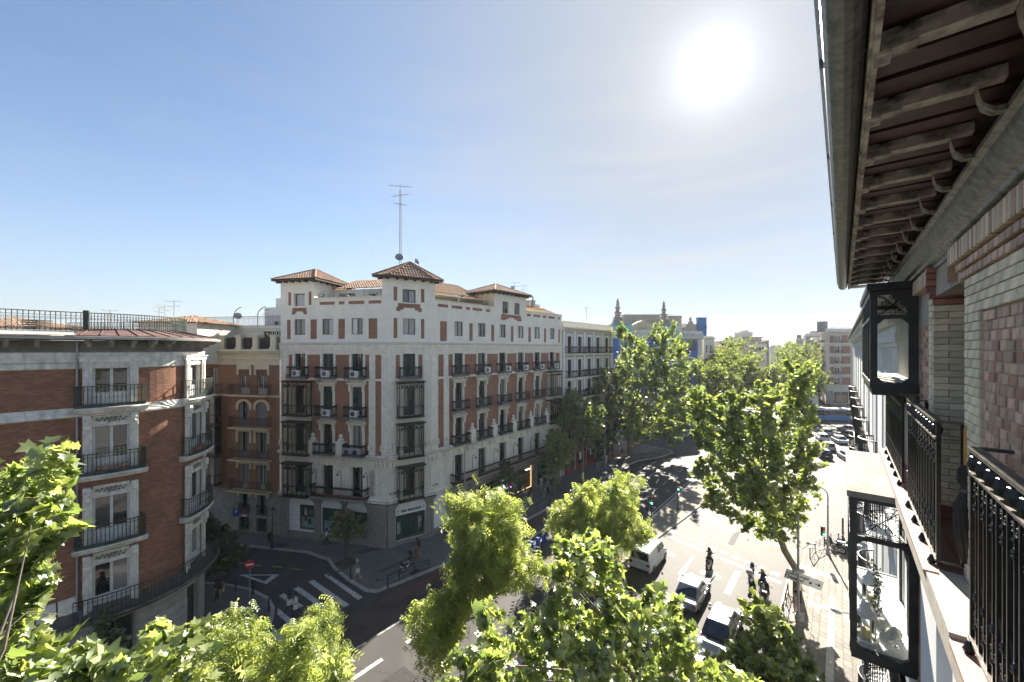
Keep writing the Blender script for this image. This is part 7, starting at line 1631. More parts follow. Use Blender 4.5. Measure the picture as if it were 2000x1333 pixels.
def tree(name, label, base, poly, Y0, thick, nclump, n, size, kind, material, r, r0, fork_h, seed, droop=.3, group=None, flat=.75, skew=0.0, big=0, barkm=None, trunk=None, tips=18, inset=4):
    b = Vector(base); o = thing(name, label, 'tree', b, 0, group); cl_ = crown_points(poly, Y0, thick, int(nclump*1.5), seed, inset, skew); fork = trunk[-1] if trunk else b+Vector((0, 0, fork_h))
    pts = np.concatenate([fill(cl_, int(n*.92), r*.82, flat, seed, -.9 if kind == 'frond' else 0.1), fill(cl_, int(n*.1), r*1.2, flat, seed+50, -.5 if kind == 'frond' else .2)]); nb = None
    if big:     # the leaves nearest to the camera are leaf objects of their own
        dd = np.linalg.norm(pts-np.array([0, 0, H]), axis=1); idx = np.argsort(dd)[:big]; nb = pts[idx]; pts = np.delete(pts, idx, axis=0)
    cm = leaves_mesh('crown', pts, size, kind, material, droop, seed); put('crown', cm, o, Matrix.Identity(4), kind='stuff')
    rr = random.Random(seed+5); tt = rr.sample(cl_, min(tips, len(cl_)))
    put('trunk', limb_mesh('trunk', b, fork, tt, r0, barkm or bark, None, seed, trunk), o, Matrix.Identity(4))
    if big:
        lm = [leaves_mesh('leaf', np.zeros((1, 3)), size*k, kind, material, droop, 900+j) for j, k in enumerate((.8, 1.0, 1.2, 1.05))]
        for p in nb: put('leaf', rr.choice(lm), o, TM(p, rr.uniform(0, 6.28)) @ Matrix.Rotation(rr.gauss(0, .45), 4, 'X') @ Matrix.Rotation(rr.gauss(0, .45), 4, 'Y'))
    return o
SCALE_Q = 1.0
# plane tree of our pavement, leaning left, in front of the square
tree('plane_tree', 'big plane tree leaning over the road beside the white arrow sign', G(1558, 1166), [(1372, 762), (1398, 775), (1425, 762), (1455, 772), (1485, 758), (1510, 735), (1535, 706), (1560, 696), (1585, 722), (1594, 765), (1588, 830), (1600, 880), (1592, 940), (1575, 985), (1560, 1010), (1550, 1048), (1510, 1052), (1460, 1038), (1425, 1010), (1388, 1003), (1378, 960), (1350, 940), (1362, 905), (1380, 870), (1350, 850), (1342, 800), (1355, 772)], 29.5, 3.6, 170, 22500, .235, 'plane_low', leaf_plane, .85, .26, 5, 3, trunk=[G(1558, 1166), G(1558, 1166)+Vector((-.1, 0, 2)), P3(1532, 1075, 30.2), P3(1505, 1000, 30), P3(1480, 940, 29.8)], tips=24)
# tall plane on the far side
tree('plane_tree', 'very tall plane tree on the far pavement hiding the blue advertising banner', G(1229, 889), [(1200, 660), (1212, 632), (1240, 655), (1258, 668), (1282, 628), (1300, 640), (1322, 632), (1318, 660), (1350, 670), (1345, 690), (1380, 705), (1370, 740), (1360, 790), (1340, 830), (1320, 870), (1262, 865), (1200, 850), (1165, 800), (1190, 760), (1200, 710)], 69, 6.5, 190, 26000, .42, 'quad', leaf_plane, 1.35, .42, 7, 5)
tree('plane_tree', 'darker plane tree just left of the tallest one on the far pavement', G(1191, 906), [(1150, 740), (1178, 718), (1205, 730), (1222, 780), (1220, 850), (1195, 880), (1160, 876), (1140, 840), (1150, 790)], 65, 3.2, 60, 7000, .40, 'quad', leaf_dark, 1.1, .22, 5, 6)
tree('plane_tree', 'mid-height plane tree in front of the pale grey apartment block', G(1138, 935), [(1092, 790), (1108, 752), (1128, 768), (1150, 790), (1182, 800), (1180, 840), (1165, 870), (1140, 880), (1100, 870), (1075, 850), (1072, 820)], 57, 3.0, 70, 9000, .36, 'quad', leaf_plane, 1.0, .2, 4.5, 7)
tree('plane_tree', 'plane tree with a slim trunk by the end of the corner building', G(1082, 966), [(1062, 860), (1080, 835), (1105, 838), (1120, 870), (1118, 905), (1100, 925), (1092, 945), (1070, 930), (1056, 900)], 51, 2.2, 44, 5200, .32, 'quad', leaf_plane, .8, .16, 4, 8)
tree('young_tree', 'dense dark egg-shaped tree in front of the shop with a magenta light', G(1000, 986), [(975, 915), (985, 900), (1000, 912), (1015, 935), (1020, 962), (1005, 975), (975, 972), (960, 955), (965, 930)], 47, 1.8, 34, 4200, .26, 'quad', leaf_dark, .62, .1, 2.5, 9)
# feathery honey locusts on the median
loc_poly = [(875, 985), (905, 965), (950, 962), (985, 958), (1005, 985), (1022, 1010), (1030, 1040), (1012, 1052), (1045, 1085), (1080, 1105), (1085, 1125), (1040, 1140), (990, 1160), (940, 1165), (905, 1200), (890, 1260), (878, 1320), (840, 1310), (800, 1240), (795, 1200), (840, 1165), (880, 1130), (885, 1080), (868, 1030), (890, 1000)]
tree('honey_locust', 'feathery honey locust on the median with drooping branches, left one in front of the shops', G(941, 1330), loc_poly, 21.5, 2.6, 190, 7600, .44, 'frond', leaf_loc, .62, .15, 4.0, 11, droop=1.0, flat=.85, barkm=bark_d, tips=26, group='honey locusts on the median')
tree('honey_locust', 'feathery honey locust on the median beyond the docked bicycles, with a wide flat crown', ST(30.8, -15.3), [(1070, 1015), (1100, 970), (1150, 940), (1180, 945), (1215, 918), (1250, 925), (1262, 945), (1240, 960), (1245, 1000), (1262, 1020), (1290, 1045), (1250, 1060), (1225, 1085), (1170, 1090), (1120, 1080), (1095, 1050), (1052, 1015)], 33.5, 3.2, 170, 6800, .50, 'frond', leaf_loc, .70, .16, 3.5, 12, droop=.8, flat=.6, barkm=bark_d, tips=26, group='honey locusts on the median')
tree('honey_locust', 'bright yellow-green honey locust at the bottom of the picture below the zebra crossing', ST(5.5, -15.3), [(380, 1235), (420, 1215), (480, 1190), (500, 1205), (510, 1255), (545, 1235), (580, 1215), (620, 1190), (645, 1175), (662, 1205), (650, 1240), (672, 1262), (690, 1300), (710, 1345), (650, 1420), (380, 1430), (330, 1380), (345, 1290)], 12.6, 1.9, 170, 6600, .30, 'frond', leaf_loc, .40, .13, 4.5, 14, droop=.5, flat=.7, barkm=bark_d, tips=30)
# big plane crowns below the balcony
tree('plane_tree', 'large leafy plane tree filling the bottom centre below the balcony', ST(12.5, -3.0), [(1085, 1120), (1070, 1060), (1100, 1075), (1130, 1035), (1155, 1040), (1180, 1075), (1210, 1100), (1215, 1140), (1262, 1135), (1300, 1160), (1318, 1182), (1340, 1205), (1335, 1245), (1368, 1300), (1480, 1330), (1500, 1400), (1400, 1460), (1000, 1460), (870, 1400), (880, 1330), (900, 1265), (945, 1185), (985, 1190), (1010, 1230), (1050, 1180), (1100, 1165)], 12.6, 2.9, 210, 12000, .22, 'plane', leaf_near, .50, .2, 5.5, 15, big=280, tips=26, trunk=[ST(12.5, -3.0), ST(12.4, -3.1, 3), ST(12.2, -3.6, 6), ST(12, -4.4, 8)])
tree('plane_tree', 'darker plane tree at the bottom right over the edge of the pavement', ST(20, -3.0), [(1462, 1168), (1475, 1160), (1500, 1192), (1530, 1225), (1560, 1270), (1590, 1310), (1600, 1380), (1540, 1440), (1400, 1440), (1375, 1380), (1370, 1310), (1425, 1275), (1462, 1240), (1450, 1200)], 17.2, 2.2, 120, 9000, .23, 'plane_low', leaf_plane, .55, .17, 3.2, 16, big=60, trunk=[ST(20, -3.0), ST(19.9, -3.0, 2), ST(19.8, -2.9, 4.2)])
tree('plane_tree', 'nearest plane tree at the lower left corner with large sunlit leaves', ST(-1.5, -7.2), [(-120, 940), (-20, 935), (60, 905), (100, 885), (135, 905), (140, 930), (105, 960), (140, 985), (125, 1020), (120, 1060), (95, 1100), (150, 1050), (150, 1075), (100, 1130), (60, 1180), (70, 1230), (130, 1260), (190, 1230), (185, 1270), (270, 1240), (340, 1215), (372, 1200), (385, 1245), (400, 1290), (420, 1360), (300, 1480), (-200, 1500), (-240, 1150)], 5.6, .85, 230, 6400, .165, 'plane', leaf_near, .26, .12, 8.5, 17, big=300, tips=9, trunk=[ST(-1.5, -7.2), ST(-1.4, -7.1, 5), ST(-1.3, -7.0, 9), ST(-1.1, -7.0, 11.5)], inset=2)
# small trees of the side street
tree('young_tree', 'small pale olive-green street tree in a square pit in front of the green shop window', G(676, 1098), [(645, 1010), (660, 990), (685, 995), (700, 1005), (716, 1020), (718, 1045), (700, 1052), (688, 1060), (660, 1055), (645, 1052), (640, 1030)], 35.2, 1.2, 34, 4200, .17, 'quad', leaf_mat('leaf_olive', (.09, .095, .035), (.13, .13, .045), (.19, .17, .06), .4, .1), .42, .06, 1.6, 18, barkm=bark_d)
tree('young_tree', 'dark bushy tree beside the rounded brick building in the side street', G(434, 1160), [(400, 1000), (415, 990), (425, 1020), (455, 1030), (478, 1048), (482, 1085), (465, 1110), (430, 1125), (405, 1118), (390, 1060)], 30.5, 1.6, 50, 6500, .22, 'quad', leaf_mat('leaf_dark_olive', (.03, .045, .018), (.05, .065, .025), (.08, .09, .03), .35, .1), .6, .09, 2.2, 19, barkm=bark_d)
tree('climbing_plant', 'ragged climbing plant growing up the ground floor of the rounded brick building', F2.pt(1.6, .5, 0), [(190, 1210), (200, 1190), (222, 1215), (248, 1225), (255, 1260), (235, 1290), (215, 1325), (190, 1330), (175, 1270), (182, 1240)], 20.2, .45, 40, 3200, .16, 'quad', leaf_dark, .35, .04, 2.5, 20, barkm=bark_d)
# avenue trees: shared crowns, each tree its own object
def avenue_proto(seed, n, size, hgt, rad, label, mat_=leaf_far):
    g = np.random.default_rng(seed); o = thing('avenue_tree', label, 'tree', (0, 0, 0), 0, 'plane trees lining the avenue'); C = []
    while len(C) < 46:
        p = g.uniform(-1, 1, 3)
        if np.linalg.norm(p) < 1 and np.linalg.norm(p) > .35: C.append(p*np.array([rad, rad, hgt*.36])+np.array([0, 0, hgt*.62]))
    me = leaves_mesh('crown', fill([Vector(c) for c in C], n, rad*.36, .8, seed), size, 'quad', mat_, .3, seed); put('crown', me, o, Matrix.Identity(4), kind='stuff')
    put('trunk', limb_mesh('trunk', (0, 0, 0), (0, 0, hgt*.34), [Vector(c) for c in C[:9]], .28, bark, None, seed), o, Matrix.Identity(4)); return o
protos = [avenue_proto(31, 6200, .6, 20.5, 6.2, ''), avenue_proto(32, 6200, .6, 21, 6.6, ''), avenue_proto(33, 5600, .6, 19.5, 6.0, '')]
spots = []
for k in range(15):
    Y = 112*1.115**k; spots.append((66+.654*(Y-120)-2.5, Y, 'left', k)); 
    if k > 0: spots.append((88+.654*(Y-120)+3, Y+4, 'right', k))
    if k > 5: spots.append((77+.654*(Y-120), Y+8, 'middle', k))
ordn = ['first', 'second', 'third', 'fourth', 'fifth', 'sixth', 'seventh', 'eighth', 'ninth', 'tenth', 'eleventh', 'twelfth', 'thirteenth', 'fourteenth', 'fifteenth']
used = set(); rr = random.Random(9)
for i, (x, y, side, k) in enumerate(spots):
    p = protos[i % 3]; s_ = rr.uniform(.88, 1.1)*(.55 if side == 'middle' else 1.0)
    lab = f'{ordn[k]} tree from the square in the {side} row of the avenue'; loc = (x+rr.uniform(-1, 1), y+rr.uniform(-2, 2), 0)
    dup(p, loc, rr.uniform(0, 6.28), lab, sc=(s_, s_, s_*rr.uniform(.95, 1.05)))
for p in protos:
    for ch in list(p.children): bpy.data.objects.remove(ch)
    bpy.data.objects.remove(p)
p0_ = avenue_proto(34, 7000, .46, 17, 5.2, 'x')
for (px, Y, sc_, lab) in ((1402, 92, .95, 'round tree on the island left of the bright gap in the square'), (1450, 100, 1.02, 'round tree on the island in the middle of the square'), (1500, 96, .92, 'round tree on the island just behind the pale crown'), (1556, 112, .98, 'round tree on the near side of the brick panel tower'), (1585, 118, .85, 'small round tree beside the bus stop of the square')):
    dup(p0_, (P3(px, 0, Y).x, Y, 0), px*.1, lab, 'round trees in the square', (sc_, sc_, sc_))
for ch in list(p0_.children): bpy.data.objects.remove(ch)
bpy.data.objects.remove(p0_)
# ------------------------------------------------------------ vehicles
_pm = {}
def paint(n, c, r=.5, met=.1):
    if n not in _pm: _pm[n] = mat('car_paint_'+n, c, r, met, var=.03, scale=1); _pm[n].node_tree.nodes['Principled BSDF'].inputs['Coat Weight'].default_value = .8; _pm[n].node_tree.nodes['Principled BSDF'].inputs['Specular IOR Level'].default_value = .2
    return _pm[n]
cglz = mat('car_glass', (.015, .018, .02), .06, var=.1, spec=.9); red_l = mat('tail_lamp', (.45, .01, .01), .25); wht_l = mat('head_lamp', (.7, .72, .75), .15); plate_m = mat('number_plate', (.7, .7, .68), .5); chrome = mat('chrome', (.5, .5, .5), .15, .9)
def loft(mb, secs, mi=0, cap=True):
    b = len(mb.v); n = len(secs[0])
    for s_ in secs: mb.v.extend([tuple(p) for p in s_])
    for i in range(len(secs)-1):
        for k in range(n): k2 = (k+1) % n; mb.f.append((b+i*n+k, b+(i+1)*n+k, b+(i+1)*n+k2, b+i*n+k2)); mb.m.append(mi); mb.uv.append(None)
    if cap:
        mb.f.append(tuple(b+k for k in range(n))); mb.m.append(mi); mb.uv.append(None); e = b+(len(secs)-1)*n; mb.f.append(tuple(e+k for k in reversed(range(n)))); mb.m.append(mi); mb.uv.append(None)
def car(label, loc, rz, col, L=4.3, W=1.78, Hh=1.46, kind='hatch', group=None, cat='car', name='car', lights=False):
    """front towards +x"""
    o = thing(name, label, cat, loc, rz, group); M = WM[o.name]; h = L/2; w = W/2
    def sec(x, zb, zt, ww, sh=.0): return [(x, -ww*.93, zb), (x, -ww, zb+.16), (x, -ww*(1.0), zb+(zt-zb)*.62), (x, -ww*(.965-sh), zt-.05), (x, -ww*(.86-sh), zt), (x, ww*(.86-sh), zt), (x, ww*(.965-sh), zt-.05), (x, ww, zb+(zt-zb)*.62), (x, ww, zb+.16), (x, ww*.93, zb)]
    bz = Hh*.60
    if kind == 'van': P = [(-h, .34, bz*.95, w*.92), (-h+.06, .22, bz, w*.98), (-h*.5, .2, bz, w), (h*.3, .2, bz, w), (h*.62, .2, bz*.97, w*.98), (h*.88, .22, bz*.80, w*.92), (h, .32, bz*.62, w*.78)]
    elif kind == 'sedan': P = [(-h, .34, bz*.86, w*.86), (-h+.1, .24, bz*.98, w*.95), (-h*.6, .2, bz, w), (0, .2, bz*.98, w), (h*.45, .2, bz*.97, w*.99), (h*.8, .22, bz*.86, w*.94), (h*.96, .26, bz*.70, w*.82), (h, .36, bz*.55, w*.72)]
    else: P = [(-h, .34, bz*.92, w*.88), (-h+.08, .22, bz, w*.96), (-h*.55, .2, bz*1.0, w), (0, .2, bz*.98, w), (h*.5, .2, bz*.96, w*.99), (h*.8, .22, bz*.84, w*.93), (h*.96, .26, bz*.68, w*.82), (h, .36, bz*.54, w*.72)]
    m = MB(); loft(m, [sec(*p) for p in P]); body = m.build('body', paint(col[0], col[1]), o, M, smooth=False); 
    # greenhouse: pillars and roof in paint, panes set in
    if kind == 'van': G_ = [(-h+.05, -h+.12), (-h*.1, -h*.1), (h*.34, h*.30), (h*.66, h*.42)]
    elif kind == 'sedan': G_ = [(-h*.72, -h*.42), (-h*.1, -h*.1), (h*.1, h*.08), (h*.46, h*.16)]
    else: G_ = [(-h*.95, -h*.72), (-h*.2, -h*.2), (h*.12, h*.1), (h*.5, h*.18)]
    wb, wt = w*.88, w*.72 if kind != 'van' else w*.8; zt = Hh
    def gs(q): return [(q[0], -wb, bz-.03), (q[1], -wt, zt-.05), (q[1]*.98, -wt*.9, zt), (q[1]*.98, wt*.9, zt), (q[1], wt, zt-.05), (q[0], wb, bz-.03)]
    m = MB(); loft(m, [gs(q) for q in G_]); m.build('roof', paint(col[0], col[1]), o, M)
    def pane(name, pts): m = MB(); m.face(pts); m.build(name, cglz, o, M)
    e = .012
    for s in (-1, 1):
        for i in range(3):
            if kind == 'van' and i == 0: continue
            a, b = G_[i], G_[i+1]; t0, t1 = .10, .80
            def q(g, t, dx): return (g[0]+(g[1]-g[0])*t+dx, s*(wb+(wt-wb)*t+e), bz-.03+(zt-.05-bz+.03)*t)
            pts = [q(a, t0, .07), q(b, t0, -.05), q(b, t1, -.04), q(a, t1, .05)]; pane('side_window', pts if s < 0 else pts[::-1])
    for g, sx in ((G_[0], -1), (G_[-1], 1)):
        t0, t1 = (.12, .9); pts = [(g[0]+(g[1]-g[0])*t+sx*e, y*(wb+(wt-wb)*t)*.88, bz-.03+(zt-.05-bz+.03)*t) for t, y in ((t0, -1), (t0, 1), (t1, 1), (t1, -1))]; pane('rear_window' if sx < 0 else 'windscreen', pts if sx > 0 else pts[::-1])
    wheelr = .31
    for x in (-h*.62, h*.64):
        for s in (-1, 1):
            m = MB(); m.wheel((x, s*(w-.09), wheelr), wheelr, .2, 18); t = m.build('wheel', rubber, o, M); m = MB(); m.wheel((x, s*(w-.0), wheelr), wheelr*.62, .05, 12); m.build('rim', chrome, t, M)
            m = MB()
            for i in range(8): a0, a1 = math.pi*i/8, math.pi*(i+1)/8; m.hexa([(x+math.cos(a)*r_, s*(w+.004)-.02*s*(d), wheelr+math.sin(a)*r_) for d in (0, 1) for a, r_ in ((a0, wheelr+.02), (a0, wheelr+.07), (a1, wheelr+.07), (a1, wheelr+.02))])
            m.build('wheel_arch', black_p, o, M)
    for s in (-1, 1):
        m = MB(); m.box(-h-.012, -h+.12, s*w*.78-.14, s*w*.78+.14, bz*.70, bz*.86); m.build('tail_light', red_l, o, M)
        m = MB(); m.box(h*.91, h*.965, s*w*.70-.13, s*w*.70+.13, bz*.62, bz*.76); m.build('headlight', wht_l, o, M)
        m = MB(); m.box(h*.38, h*.38+.12, s*(w+.02), s*(w+.16), bz+.02, bz+.16) if s > 0 else m.box(h*.38, h*.38+.12, -w-.16, -w-.02, bz+.02, bz+.16); m.build('wing_mirror', paint(col[0], col[1]), o, M)
        for x in (-.05, .55 if kind != 'van' else .9): m = MB(); m.box(x, x+.16, s*w-.012, s*w+.012, bz*.80, bz*.84); m.build('door_handle', chrome, o, M)
        m = MB(); 
        for x in (-h*.22, h*.12, h*.44): m.box(x, x+.012, s*w*1.0-.008, s*w*1.0+.006, .3, bz*.9)
        m.build('door_seam', black_p, o, M, kind='stuff')
    m = MB(); m.box(-h-.02, -h, -.26, .26, .52, .63); m.build('number_plate', plate_m, o, M)
    m = MB(); m.box(-h-.03, -h+.2, -w*.85, w*.85, .26, .42); m.build('bumper', black_p, o, M); m = MB(); m.box(h*.97, h+.02, -w*.6, w*.6, .26, .42); m.build('grille', black_p, o, M)
    m = MB(); m.box(-h*.9, h*.9, -w*.8, w*.8, .14, .22); m.build('underbody', black_p, o, M); return o
SIL = ('silver', (.27, .285, .31)); WHT = ('white', (.60, .61, .62)); BLK = ('black', (.02, .021, .024)); GRY = ('grey', (.20, .21, .22)); RED = ('red', (.30, .02, .03)); BLU = ('blue', (.05, .10, .25)); CHA = ('charcoal', (.045, .048, .052))
AW = R(50.6)     # heading away from us along the street
def gc(px, py, dz=.6):  # car centre from the photo point of its middle, half way up
    p = G(px, py, dz); return (p.x, p.y, 0)
car('white delivery van waiting beside the median, glare of the sun on its roof', gc(1268, 1086), AW, WHT, 4.4, 1.85, 1.85, 'van', cat='van', name='van')
car('silver saloon car waiting behind the stop line', gc(1352, 1152), AW, SIL, 4.5, 1.76, 1.42, 'sedan')
car('black hatchback with a bright sun spot on its rear window, behind the silver saloon', gc(1412, 1216), AW, CHA, 4.2, 1.76, 1.46)
car('silver car mostly hidden under the leaves behind the black hatchback', ST(24.8, -5.9), AW, SIL, 4.4)
car('dark blue car hidden under the leaves in the middle lane', ST(24.5, -9.0), AW, BLU, 4.3); car('white car hidden under the leaves near the median', ST(25.5, -12.2), AW, WHT, 4.3); car('grey car glimpsed through the big plane tree at the bottom', ST(18.5, -9.2), AW, GRY, 4.3); car('white car glimpsed through the big plane tree, closest to the median', ST(18.0, -12.3), AW, WHT, 4.3)
for l, px, py, c, k, rz in (('black estate car with red brake lights, lowest of the waiting cluster on the right', 1608, 886, BLK, 'hatch', 1.15), ('silver estate car just above the black one in the waiting cluster', 1619, 872, SIL, 'hatch', 1.0), ('white car at the left of the waiting cluster under the leaves', 1606, 854, WHT, 'hatch', 1.1), ('silver car farthest back in the waiting cluster', 1614, 844, SIL, 'hatch', 1.1), ('white saloon at the right of the waiting cluster', 1639, 859, WHT, 'sedan', 1.2), ('white car beside the white facade, cut by the bay roof', 1654, 890, WHT, 'sedan', 1.2),
    ('parked silver car, the farther one behind the round balconies', 1657, 838, SIL, 'hatch', 1.9), ('parked dark car behind the round balconies', 1658, 849, CHA, 'hatch', 1.9)):
    car(l, gc(px, py), rz, c, 4.3, kind=k)
car('white taxi coming towards us past the tallest plane tree', gc(1336, 848), AW+math.pi, WHT, 4.5, kind='sedan'); car('dark red car behind the white taxi', gc(1330, 836), AW+math.pi, RED, 4.2)
car('white car shining in the square, seen through the gap between the crowns', gc(1449, 834), 1.2, WHT, 4.5, kind='sedan'); car('white van far back in the square between the trees', gc(1425, 785), 1.1, WHT, 4.6, 1.9, 1.9, 'van', cat='van', name='van')
rr = random.Random(12)
for k, (px, py, l) in enumerate(((1452, 800, 'third'), (1440, 792, 'fourth'), (1432, 782, 'fifth'), (1460, 812, 'second'), (1348, 828, 'last'))): car(f'{["grey", "white", "dark"][k % 3]} car in the square traffic, {l} from the bright white one', gc(px, py), 1.2, (GRY, WHT, CHA)[k % 3], 4.3)
# bus
bo = thing('bus', 'long blue and black city bus crossing the square behind the waiting cars', 'bus', (P3(1628, 0, 103).x, 103.0, 0), R(-7)); M = WM[bo.name]
m = MB(); m.box(-6, 6, -1.25, 1.25, .35, 1.55); m.build('lower_panels', mat('bus_blue', (.03, .19, .46), .35, .1), bo, M); m = MB(); m.box(-5.98, 5.98, -1.235, 1.235, 1.55, 2.75); m.box(-5.9, 5.9, -1.2, 1.2, .28, .36); m.build('body', mat('bus_black', (.018, .018, .02), .25), bo, M)
m = MB(); m.box(-6, 6, -1.25, 1.25, 2.75, 3.1); m.box(-4, 3, -.8, .8, 3.1, 3.3); m.build('roof', mat('bus_roof', (.40, .41, .42), .5), bo, M)
for k in range(9): m = MB(); m.box(-5.7+k*1.28, -4.55+k*1.28, -1.252, -1.24, 1.6, 2.6); m.build('window', cglz, bo, M)
for x in (-3.6, 3.3):
    for s in (-1, 1): m = MB(); m.wheel((x, s*1.16, .48), .48, .26, 18); t = m.build('wheel', rubber, bo, M); m = MB(); m.wheel((x, s*1.29, .48), .26, .03, 12); m.build('rim', chrome, t, M)
# motorbikes and scooters
def moto(label, loc, rz, col=BLK, box=None, scoot=False, lean=0.0, group=None, cat='motorbike'):
    o = thing('motorbike', label, cat, loc, rz, group); M = TM(loc, rz) @ Matrix.Rotation(lean, 4, 'X'); o.matrix_basis = M; WM[o.name] = M; r = .27 if scoot else .32
    for x in (-.68, .68):
        m = MB(); pts = [(x+r*.86*math.cos(a), 0, r+r*.86*math.sin(a)) for a in [k*math.pi/8 for k in range(17)]]; m.tube(pts, r*.15, 6); t = m.build('wheel', rubber, o, M); m = MB(); m.wheel((x, 0, r), r*.66, .035, 10); m.build('rim', grey_p, t, M)
    m = MB(); S = lambda x, z, w, h: [(x, -w*.7, z-h), (x, -w, z), (x, -w*.6, z+h), (x, w*.6, z+h), (x, w, z), (x, w*.7, z-h)]
    if scoot: loft(m, [S(-.85, .72, .08, .06), S(-.6, .66, .17, .14), S(-.25, .58, .19, .17), S(0, .42, .15, .08), S(.28, .40, .16, .08), S(.42, .62, .2, .22), S(.52, .86, .14, .12)])
    else: loft(m, [S(-.8, .84, .05, .04), S(-.5, .74, .13, .08), S(-.15, .62, .16, .16), S(.1, .66, .19, .22), S(.32, .74, .15, .18), S(.5, .78, .09, .10)])
    m.build('body', paint(*col), o, M)
    m = MB(); loft(m, [S(-.75, .86, .10, .04), S(-.45, .80, .15, .05), S(-.1, .80, .12, .04)]); m.build('seat', black_p, o, M); m = MB(); m.box(-.3, .18, -.14, .14, .28, .55); m.build('engine', grey_p, o, M)
    m = MB()
    for s in (-.08, .08): m.tube([(.68, s, r), (.46, s, .92)], .022, 6)
    m.build('fork', chrome, o, M); m = MB(); m.tube([(.40, -.36, .98), (.45, -.16, 1.02), (.45, .16, 1.02), (.40, .36, .98)], .016, 5); 
    for s in (-1, 1): m.tube([(.42, s*.28, 1.0), (.45, s*.32, 1.16)], .008, 4); m.lathe([(.02, 0), (.055, .03), (.03, .06)], 8, (.45, s*.33, 1.15))
    m.build('handlebar', black_p, o, M); m = MB(); m.lathe([(.03, 0), (.09, .04), (.08, .12), (.03, .15)], 10, (.56, 0, .80)); m.build('headlight', wht_l, o, M)
    m = MB(); m.face([(.50, -.17, .9), (.50, .17, .9), (.40, .12, 1.28), (.40, -.12, 1.28)]); m.build('windshield', cglz, o, M)
    m = MB(); m.box(-.86, -.80, -.08, .08, .66, .72); m.build('tail_light', red_l, o, M); m = MB(); m.box(-.9, -.885, -.1, .1, .44, .58); m.build('number_plate', plate_m, o, M)
    m = MB(); m.tube([(-.75, -.17, .34), (-.1, -.15, .28), (.15, -.1, .32)], [.05, .04, .025], 7); m.build('exhaust', chrome, o, M)
    m = MB(); m.box(-.93, .93, -.04, .04, r*1.92, r*1.98) if False else m.tube([(.5, 0, r*1.75), (.68, 0, r*2.12), (.9, 0, r*1.8)], .05, 5); m.tube([(-.5, 0, r*1.9), (-.72, 0, r*2.1), (-.95, 0, r*1.6)], .05, 5); m.build('mudguard', paint(*col), o, M)
    if box: m = MB(); loft(m, [[(x, y*q, .90+z*q*.5) for y, z in ((-.2, 0), (-.24, .3), (-.15, .62), (.15, .62), (.24, .3), (.2, 0))] for x, q in ((-.98, .8), (-.88, 1), (-.66, 1), (-.56, .8))]); m.build('top_box', paint(*box), o, M)
    return o
